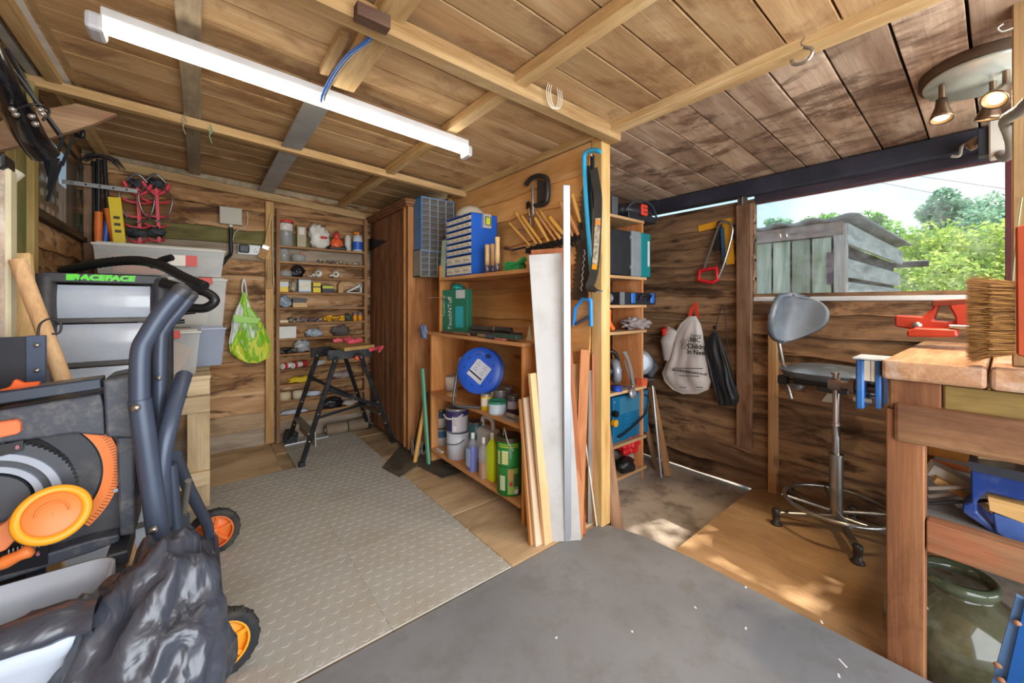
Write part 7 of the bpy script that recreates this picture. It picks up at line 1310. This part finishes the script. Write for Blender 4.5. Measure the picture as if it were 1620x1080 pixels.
# junction box, flex and moth-eaten cable at the window corner
q0, q1 = PX(1564, 185, 2.55), PX(1608, 240, 2.55)
jb = thing('junction_box', 'white electrical box at the top right corner of the window', 'junction box', ((2.60), (q0.y + q1.y) / 2, (q0.z + q1.z) / 2)); w__ = (q0.y - q1.y) / 2; h__ = (q0.z - q1.z) / 2
obj('cover', B().bx(-.05, .04, -w__, w__, -h__, h__), P('#cfc8bc', .5), jb, bev=.005); obj('switch_block', B().bx(-.03, .04, w__, w__ + .03, -h__ * .8, h__ * .6), P('#2e3340', .5), jb, bev=.003); obj('bracket', B().bx(.02, .25, -w__ * .5, w__ * .5, -.02, .02), P('#8a8478', .6), jb)
fx = [PX(1640, 150, 1.5), PX(1618, 172, 1.6), PX(1592, 190, 1.9), PX(1598, 215, 2.2), PX(1600, 240, 2.4), PX(1590, 250, 2.5), PX(1582, 243, 2.55)]
o = obj('flex', B().tube(loc(bez(fx, 6), fx[0]), .016, 10), P('#8e8a84', .5)); o.location = fx[0]; tag(o, 'thick grey flex curving down beside the white electrical box', 'cable')
wr = [PX(1505, 247, 2.76), PX(1518, 246, 2.76), PX(1522, 232, 2.76), PX(1535, 226, 2.76), PX(1548, 224, 2.76), PX(1556, 212, 2.7)]
o = obj('white_wire', B().tube(loc(bez(wr, 6), wr[0]), .007, 6), P('#b8b6b4', .5)); o.location = wr[0]; tag(o, 'thin white wire looping along the window lintel', 'wire')
o = obj('bulb_holder', B().lathe([(.001, 0), (.02, .01), (.024, .04), (.018, .06), (.001, .06)], (0, 0, 0), 14, (0, .6, -.5)), P('#9a8470', .3, .6)); o.location = PX(1556, 216, 2.68); tag(o, 'small round fitting left of the white electrical box', 'fitting')
# ---- stool
o0 = PZ(1322, 862, ZB + .02); so_ = V(2.36, .60, ZB + .021)
o0 = PZ(1325, 815, ZB + .10); so_ = V(2.62, .55, -.0495)
stl = thing('draughtsman_stool', 'tall chrome swivel stool with grey moulded seat and foot ring', 'stool', so_)
m_ch = P('#b4b3b0', .25, .9, var=.15, dirt='#6e6258', dirt_amt=.4); m_st = P('#5d6670', .38, var=.15, scale=8, dirt='#98a0a8', dirt_amt=.4)
def sq3(px, py, z=None, y=None, x=None):
    return (PZ(px, py, z) if z is not None else PY(px, py, y) if y is not None else PX(px, py, x)) - so_
feet = [PZ(1228, 829, -.05), PZ(1357, 890, -.05), PZ(1250, 792, -.05), PZ(1366, 800, -.05), V(2.66, .30, -.05)]
for k, f_ in enumerate(feet):
    f_ = f_ - so_; f_.z = 0; f_.x = min(f_.x, .19); lg = obj('leg', B().bar(V(0, 0, .085), f_ + V(0, 0, .065), .034, .02, (0, 0, 1)), m_ch, stl, bev=.004)
    obj('foot', B().lathe([(.001, 0), (.028, 0), (.026, .008), (.017, .012), (.018, .05), (.022, .075), (.016, .085), (.001, .086)], f_, 14), P('#4a4846', .4, .5, var=.3), lg)
hub = obj('column', B().cyl((0, 0, .06), (0, 0, .40), .030, 18).cyl((0, 0, .40), (0, 0, .41), .033, 18), m_ch, stl); zse = PX(1300, 590, so_.x).z - so_.z
obj('piston', B().cyl((0, 0, .40), (0, 0, zse - .03), .018, 14), P('#c9c9c9', .15, 1.), stl)
ring = [V(.225 * math.cos(g / 36 * 6.283), .225 * math.sin(g / 36 * 6.283), .145) for g in range(36)]; fr2 = obj('foot_ring', B().tube(ring, .012, 8, closed=True), m_ch, stl)
for k in range(4): g = R(25 + 90 * k); obj('spoke', B().tube([V(.03 * math.cos(g), .03 * math.sin(g), .11), V(.24 * math.cos(g), .24 * math.sin(g), .145)], .009, 8), m_ch, stl)
sc_ = V(-.02, .03, zse)
b = B()
def seatf(a, c_):
    g = 2 * math.pi * a; r_ = math.sin(math.pi * min(c_, .999) * .5) if c_ <= 1 else 1; rr__ = (1, )[0]
    e = .8; x = .20 * r_ * math.copysign(abs(math.cos(g)) ** e, math.cos(g)); y = .21 * r_ * math.copysign(abs(math.sin(g)) ** e, math.sin(g)); return sc_ + V(x, y, .03 * (1 - r_ ** 3) + .018)
b.grid(seatf, 32, 10); b.add([], [])
def seatb(a, c_):
    g = 2 * math.pi * a; e = .8; k = 1 - c_; x = .20 * k * math.copysign(abs(math.cos(g)) ** e, math.cos(g)); y = .21 * k * math.copysign(abs(math.sin(g)) ** e, math.sin(g)); return sc_ + V(x, y, .018 - .035 * min(1, c_ * 8))
b.grid(seatb, 32, 8); obj('seat', b, m_st, stl)
obj('seat_pan', B().bx(-.13, .13, -.16, .16, zse - .055, zse - .018), m_blk2, stl, bev=.01); obj('mechanism', B().bx(-.05, .05, -.06, .07, zse - .09, zse - .05), P('#3a3c40', .5), stl, bev=.005)
# backrest: stem rises at the far-left end of the seat; panel faces the bench (-y)
bsx = PX(1215, 580, so_.x + .0); by_ = PY(1225, 590, .95)
base_ = sq3(1232, 595, x=so_.x); top_ = sq3(1222, 520, x=so_.x)
stem_low = sq3(1252, 630, x=so_.x)
obj('back_stem', B().tube(loc(bez([so_ + stem_low, so_ + sq3(1244, 600, x=so_.x), so_ + sq3(1236, 560, x=so_.x), so_ + sq3(1230, 530, x=so_.x)], 5), so_), .011, 10), m_ch, stl)
obj('clamp', B().cb(sq3(1240, 600, x=so_.x), (.05, .05, .05)).bar(sq3(1240, 600, x=so_.x), V(0, .1, zse - .04), .04, .014, (0, 0, 1)), P('#3a3f44', .4, .4), stl, bev=.005)
obj('lever_knob', B().blob(sq3(1262, 610, x=so_.x - .05), (.03, .03, .02), 2, .4, 6, 3), P('#8f9498', .4, .4, var=.3), stl); obj('lever', B().prism([(-.03, 0), (.03, 0), (.012, .045), (-.005, .045)], sq3(1311, 630, x=so_.x - .08) - V(0, 0, .02), (0, -1, 0), (0, 0, 1), (.006, 0, 0)), P('#b9b2a4', .4), stl)
# shell outline in picture : left edge (1197,466)..., build as curved panel in the x-z plane wrapped towards -y
bc_ = PX(1238, 500, so_.x) - so_
ac_ = V(.84, -.54, 0); an_ = V(-.54, -.84, 0); bc_ = PZ(1238, 503, H - .06) - so_ if False else (D(1238, 503, 2.05) - so_)
def backf(a, c_):
    u_ = (a - .5) * 2; v_ = (c_ - .5) * 2; w_ = max(1 - abs(v_) ** 2.8, 0) ** .45 * (1 - .5 * max(0, v_) ** 1.6)
    x = .155 * u_ * w_ - .03 * v_ + .01; z = -.125 * v_ + .018 * u_ * w_ - .03 * (u_ * w_); y = .10 * (u_ * w_) ** 2 + .02 * v_ ** 2
    return bc_ + ac_ * x + an_ * y + V(0, 0, z)
obj('backrest', B().grid(backf, 28, 20), m_st, stl, solid=.024)
# ---- under the bench
uj = PZ(1523, 1010, ZB + .25)
gj = V(2.03, .10, ZB + .001)
dj = thing('glass_carboy', 'large dusty green glass jar under the workbench', 'jar', gj); Rj = .185
mgl = P('#55543c', .1, var=.35, scale=5, trans=.0, alpha=.72, coat=.6, dirt='#8f8f74', dirt_amt=.5, dscale=7)
obj('body', B().lathe([(.001, .006), (Rj * .85, .0), (Rj, .03), (Rj * 1.02, .14), (Rj * .96, .19), (Rj * .75, .25), (Rj * .48, .285), (Rj * .44, .295), (Rj * .5, .305), (Rj * .52, .32), (Rj * .5, .335), (Rj * .44, .335), (Rj * .42, .30)], (0, 0, 0), 40), mgl, dj)
obj('rim', B().lathe([(Rj * .46, .30), (Rj * .53, .305), (Rj * .54, .32), (Rj * .5, .337), (Rj * .43, .335), (Rj * .42, .305)], (0, 0, 0), 36), P('#5f6a50', .08, alpha=.75, coat=.8), dj)
um = thing('bench_machine', 'blue cast jointer-type machine on the shelf under the workbench', 'machine', (1.95, -.09, zsh - .024)); m_um = P('#1d3f8c', .4, .2, var=.25, scale=9, dirt='#7c88a4', dirt_amt=.5)
o_ = um.location.copy()
def uq(px, py, x=1.90): q = PX(px, py, x) - o_; return (q.y, q.z)
obj('bed', B().prism([uq(*q) for q in ((1532, 728), (1640, 750), (1640, 766), (1534, 742))], (-.06, 0, 0), (0, 1, 0), (0, 0, 1), (.3, 0, 0)), P('#4a4f5c', .35, .6, var=.2), um)
obj('casting', B().prism([uq(*q) for q in ((1535, 742), (1640, 766), (1640, 800), (1560, 780), (1545, 796), (1545, 812), (1570, 836), (1640, 862), (1640, 900), (1570, 845), (1522, 812), (1522, 800), (1536, 796))], (-.04, 0, 0), (0, 1, 0), (0, 0, 1), (.22, 0, 0)), m_um, um, bev=.004)
obj('wood_pad', B().prism([uq(*q) for q in ((1563, 786), (1640, 806), (1640, 836), (1566, 808))], (-.045, 0, 0), (0, 1, 0), (0, 0, 1), (.1, 0, 0)), WOOD('#b0844c', '#c69c60', '#d6b078', 'Y'), um)
obj('lower_wing', B().prism([uq(*q) for q in ((1570, 812), (1640, 835), (1640, 875), (1600, 858), (1575, 842))], (-.05, 0, 0), (0, 1, 0), (0, 0, 1), (.05, 0, 0)), P('#4f6fb4', .4, .2, var=.3, scale=12), um, bev=.004)
r_ = random.Random(8)
offc = [((1470, 712), (1545, 728), 2.2, .035, '#c98a3c', 'yellow-brown round dowel, highest in the pile under the bench'), ((1475, 730), (1540, 745), 2.15, .022, '#b8652c', 'orange-brown dowel in the pile under the bench'), ((1470, 738), (1545, 775), 2.05, .06, '#cfc8b8', 'white painted offcut in the pile under the bench'), ((1478, 756), (1542, 790), 2.0, .03, '#c99a5c', 'pine batten under the white painted offcut'),
        ((1468, 772), (1540, 770), 1.95, .014, '#8a7a6c', 'thin grey-brown rod in the pile under the bench'), ((1468, 785), (1530, 780), 2.0, .014, '#a39484', 'thin pale rod in the pile under the bench'), ((1540, 712), (1575, 722), 1.98, .05, '#b89c6c', 'short squared pine block above the blue machine'), ((1468, 796), (1530, 793), 1.93, .010, '#15130f', 'thin black rod low in the pile under the bench'), ((1575, 720), (1610, 733), 2.1, .03, '#b98a58', 'brown batten end above the blue machine'), ((1470, 806), (1525, 804), 2.05, .03, '#c5cad0', 'pale grey offcut lowest in the pile under the bench')]
for i, (a_, c_, x_, w_, col, lb) in enumerate(offc):
    pa, pc2 = PX(*a_, x_), PX(*c_, x_ + .02); d = pc2 - pa; pc2 = pa + d * 1.5
    b = B().cyl((0, 0, 0), pc2 - pa, w_ / 2, 10) if 'rod' in lb or 'dowel' in lb else B().bar((0, 0, 0), pc2 - pa, w_ * 1.3, w_ * .7, (0, 0, 1))
    o = obj('offcut', b, P(col, .65, var=.3, scale=14)); o.location = pa; tag(o, lb, 'offcut')
ug = thing('blue_trolley', 'blue painted metal frame with rusty bolts, bottom right corner', 'frame', PX(1615, 1050, 1.42)); o_ = ug.location.copy(); o_.z = 0; ug.location = o_
def ub(px, py, x=1.40): return PX(px, py, x) - o_
obj('bar', B().bar(ub(1618, 945), ub(1578, 1085), .018, .012, (1, 0, 0)), P('#5f86b8', .35, .3, var=.3), ug); obj('bar', B().bar(ub(1634, 950), ub(1600, 1095), .02, .03, (1, 0, 0)), P('#1f5ea8', .4, .2, var=.2), ug)
for py, px in ((985, 1609), (1052, 1578), (1075, 1583)): obj('bolt', B().blob(ub(px, py, 1.385), (.005, .007, .006), 2, .15, 6, py), P('#9a6a4c', .7, var=.4), ug)
# ================================================================ tube lamp
tl = thing('tube_lamp', 'long fluorescent batten lamp under the ceiling, switched on', 'lamp', (.43, 1.80, 0)); a_l = (.075 + .05) / 2
xl0, xl1 = -.235 - .43, 1.105 - .43
def tz(x): return 2.035 - .052 * (x + .43 + .235)
def tbx(nm, x0, x1, y0, y1, d0, d1, m, bev=.0):
    vs = [(x, y, tz(x) + d) for d in (d0, d1) for y in (y0, y1) for x in (x0, x1)]; return obj(nm, B().add(vs, [(0, 2, 3, 1), (4, 5, 7, 6), (0, 1, 5, 4), (2, 6, 7, 3), (0, 4, 6, 2), (1, 3, 7, 5)]), m, tl, bev=bev, seg=2)
tbx('casing', xl0 - .01, xl1 + .01, -.036, .036, .02, .05, P('#dcdcdc', .4), .004)
tbx('end_cap', xl0 - .045, xl0, -.045, .045, -.035, .022, P('#c3c4c8', .4), .012); tbx('end_cap', xl1, xl1 + .03, -.045, .045, -.035, .022, P('#c3c4c8', .4), .012)
b = B(); n_ = 12; vs = []
for x in (xl0, xl1):
    for k in range(n_ + 1): g = math.pi * k / n_; vs.append((x, -.032 * math.cos(g), tz(x) + .020 - .036 * math.sin(g) ** .6))
b.add(vs, [(k, k + 1, n_ + 2 + k, n_ + 1 + k) for k in range(n_)], True)
obj('diffuser', b, EM('#fff4dc', 11.5), tl); obj('seam', B().tube([V(xl0, -.027, tz(xl0) + .002), V(xl1, -.027, tz(xl1) + .002)], .0012, 5), P('#8c8878', .5), tl)
# ================================================================ outside
def outp(o): return o
g_ = B().bx(3.0, 60, -40, 40, -.35, -.12); struct(obj('ground', g_, P('#a8a48f', .9, var=.2, scale=1.2, dirt='#7f9a5a', dirt_amt=.7, dscale=.5)))
gp = B().bx(2.93, 3.6, -3, 4, -.2, -.118); struct(obj('path', gp, P('#d4cfc4', .9, var=.1)))
HX, HY = 5.0, .99
hut = thing('neighbour_hut', 'weathered grey-green slatted shed outside the window', 'shed', (HX, HY, -.12)); zt = PX(1335, 350, HX).z + .12
w_h = WOOD('#7c8472', '#a4ab98', '#c4c8b8', 'Z', moss=.5, knots=.2, grain=.6, rough=.9); w_hx = WOOD('#8f9494', '#b4b9b9', '#d3d6d4', 'X', knots=.2, grain=.6)
obj('core', B().bx(.06, 3.3, .06, 1.9, .05, zt - .2), P('#262a2c', .9), hut)
obj('corner_post', B().bx(-.02, .075, -.02, .075, 0, zt - .02), WOOD('#8a8078', '#a89e96', '#c0b8b0', 'Z'), hut)
ys = [.10 + k * .178 for k in range(8)]
for k, y in enumerate(ys): obj('slat', B().bx(-.0, .025, y, y + .158, .02, zt - .14 + .0), w_h, hut, bev=.004)
obj('fascia', B().bx(-.03, .0, .0, 1.5, zt - .13, zt - .0), WOOD('#6f5f58', '#8c7870', '#a59088', 'Y'), hut)
obj('dark_patch', B().bx(-.025, -.02, .08, .13, zt - .62, zt - .3), P('#5c4a50', .8), hut)
for k in range(12):
    z0 = zt - .36 - k * .235; obj('board', B().bx(.075, 3.3, -.01, .02, z0 - .19, z0), w_hx, hut, bev=.004) if z0 > .2 else None
b = B().prism([(.02, zt - .22), (.02, zt - .02), (3.35, zt - .02), (3.35, zt - .22)], (0, -.03, 0), (1, 0, 0), (0, 0, 1), (0, .035, 0)); obj('fascia', b, w_hx, hut)
rf = B()
def rfn(a, c_): return V(-.10 + a * 3.55, -.13 + c_ * 2.2, zt + .035 + .016 * math.sin(c_ * 2.2 / .30 * 6.283) + .03 * a)
rf.grid(rfn, 2, 96); obj('roof', rf, P('#8c8f96', .8, var=.3, scale=4, dirt='#5c5f5c', dirt_amt=.5), hut, solid=.02)
obj('gutter', B().cyl((3.4, -.3, zt - .22), (3.4, .5, zt - .22), .05, 8), P('#33373c', .5), hut)
fz = thing('low_fence', 'pale wooden fence rails beyond the shed outside', 'fence', (8.5, -1.5, -.12))
for k in range(3): obj('rail', B().bx(-.02, .02, -3.5, 3.2, .32 + k * .38, .66 + k * .38 - .05), WOOD('#7f8a6c', '#9fa886', '#b9c0a0', 'Y', moss=.5), fz)
for y in (-3.2, -1.2, .9, 2.9): obj('post', B().bx(-.06, -.02, y, y + .1, 0, 1.45), WOOD('#8f9484', '#b0b4a4', '#c9ccc0', 'Z'), fz)
def leafmat(c1, c2, nm):
    m, t_, p_, o_ = newmat(nm); tcx = t_.nodes.new('ShaderNodeTexCoord'); nx_ = t_.nodes.new('ShaderNodeTexNoise'); nx_.inputs['Scale'].default_value = 2.4; nx_.inputs['Detail'].default_value = 6; r3 = t_.nodes.new('ShaderNodeValToRGB'); r3.color_ramp.elements[0].position = .35; r3.color_ramp.elements[1].position = .65; r3.color_ramp.elements[0].color = lin(c1); r3.color_ramp.elements[1].color = lin(c2)
    t_.links.new(tcx.outputs['Object'], nx_.inputs[0]); t_.links.new(nx_.outputs[0], r3.inputs[0]); t_.links.new(r3.outputs[0], p_.inputs['Base Color']); p_.inputs['Roughness'].default_value = .6
    tl_ = t_.nodes.new('ShaderNodeBsdfTranslucent'); t_.links.new(r3.outputs[0], tl_.inputs[0]); mm = t_.nodes.new('ShaderNodeMixShader'); mm.inputs[0].default_value = .5; t_.links.new(p_.outputs[0], mm.inputs[1]); t_.links.new(tl_.outputs[0], mm.inputs[2]); t_.links.new(mm.outputs[0], o_.inputs[0]); return m
def tree(name, label, c, h, rx, rz_, n, leaf, mat, seed, trunk=.1, cat='tree'):
    t = thing(name, label, cat, (c[0], c[1], -.12), group=None); rt_ = random.Random(seed); b = B()
    cl_ = [(V(rt_.gauss(0, rx * .45), rt_.gauss(0, rx * .45), h - rz_ + rt_.uniform(-rz_ * .8, rz_ * .75)), rt_.uniform(.25, .5) * rx) for _ in range(46)]
    for i in range(n):
        q, r_ = cl_[i % len(cl_)]; k = max(.25, 1 - max(0, (q.z - (h - rz_))) / (rz_ * 1.4)); d = V(rt_.gauss(0, 1), rt_.gauss(0, 1), rt_.gauss(0, 1)).normalized() * r_ * rt_.uniform(.55, 1.0); p_ = V(q.x * k, q.y * k, q.z) + d * (.5 + .5 * k)
        a_ = V(rt_.gauss(0, 1), rt_.gauss(0, 1), rt_.gauss(0, .6)).normalized(); e_ = a_.cross(V(rt_.gauss(0, 1), rt_.gauss(0, 1), rt_.gauss(0, 1))).normalized(); s_ = leaf * rt_.uniform(.6, 1.3)
        b.add([p_ - a_ * s_, p_ + e_ * s_ * .5, p_ + a_ * s_, p_ - e_ * s_ * .5], [(0, 1, 2, 3)])
    o = obj('foliage', b, mat, t); o['kind'] = 'stuff'; tb_ = B().tube([V(0, 0, 0), V(.05, .05, h * .4), V(0, 0, h * .85)], [trunk, trunk * .7, trunk * .25], 8)
    for k in range(7): g = rt_.uniform(0, 6.28); z__ = h * rt_.uniform(.35, .7); tb_.tube([V(0, 0, z__), V(math.cos(g) * rx * .5, math.sin(g) * rx * .5, z__ + rz_ * .4)], [trunk * .35, trunk * .1], 6)
    obj('trunk', tb_, P('#6b5f50', .9), t); return t
Lg = leafmat('#8fb64c', '#e6f08a', 'bright_leaves'); Lm = leafmat('#76ae62', '#bfe08a', 'mid_leaves'); Ld = leafmat('#7aab8c', '#b8d8b8', 'blue_leaves')
def at(px, dist, z=0): q = D(px, 480, dist); return (q.x, q.y)
tree('bush', 'broad yellow-green bush just beyond the fence outside', at(1490, 7.2), 2.75, 1.35, 1.2, 15000, .05, Lg, 1, .06, 'bush')
tree('bush', 'smaller bright green bush at the right end of the window view', at(1590, 6.6), 2.05, 1.0, .95, 7000, .05, Lg, 2, .05, 'bush')
tree('tree', 'tall blue-green tree rising behind the yellow-green bush', at(1510, 13.5), 5.5, 1.5, 2.3, 10000, .09, Ld, 3, .12)
tree('tree', 'tall thin tree at the far right of the window view', at(1592, 14.5), 5.1, 1.4, 2.2, 7000, .09, Ld, 4, .12)
tree('tree', 'mid-green tree behind the right end of the shed', at(1385, 13), 4.5, 1.0, 1.6, 6500, .08, Lm, 5, .12)
tree('tree', 'mid-green tree filling the gap between shed and bush', at(1440, 12), 3.7, 1.3, 1.7, 7000, .08, Lm, 6, .12)
tree('tree', 'unseen tall leafy tree added right of the window to block the sun', (5.5, -1.75), 8.2, 1.6, 2.0, 16000, .085, Lm, 12, .14)  # added out of view: its crown leaves only a dappled sun patch in the bay
tree('tree', 'small treetop showing over the left end of the shed', at(1228, 17), 5.1, .7, .9, 2200, .08, Ld, 7, .1)
tree('tree', 'treetop showing above the middle of the shed roof', at(1305, 18), 5.4, 1.1, .9, 2800, .08, Lm, 8, .1)
for i, (a_, c_, lb) in enumerate((((1400, 290), (1600, 330), 'lower power line crossing the sky in the window'), ((1430, 275), (1600, 300), 'upper power line crossing the sky in the window'))):
    pa, pc2 = D(*a_, 20), D(*c_, 16); o = obj('power_line', B().cyl((pa - pc2) * 1.4, (pc2 - pa) * 1.2, .012, 5), m_blk2); o.location = pc2; tag(o, lb, 'cable')
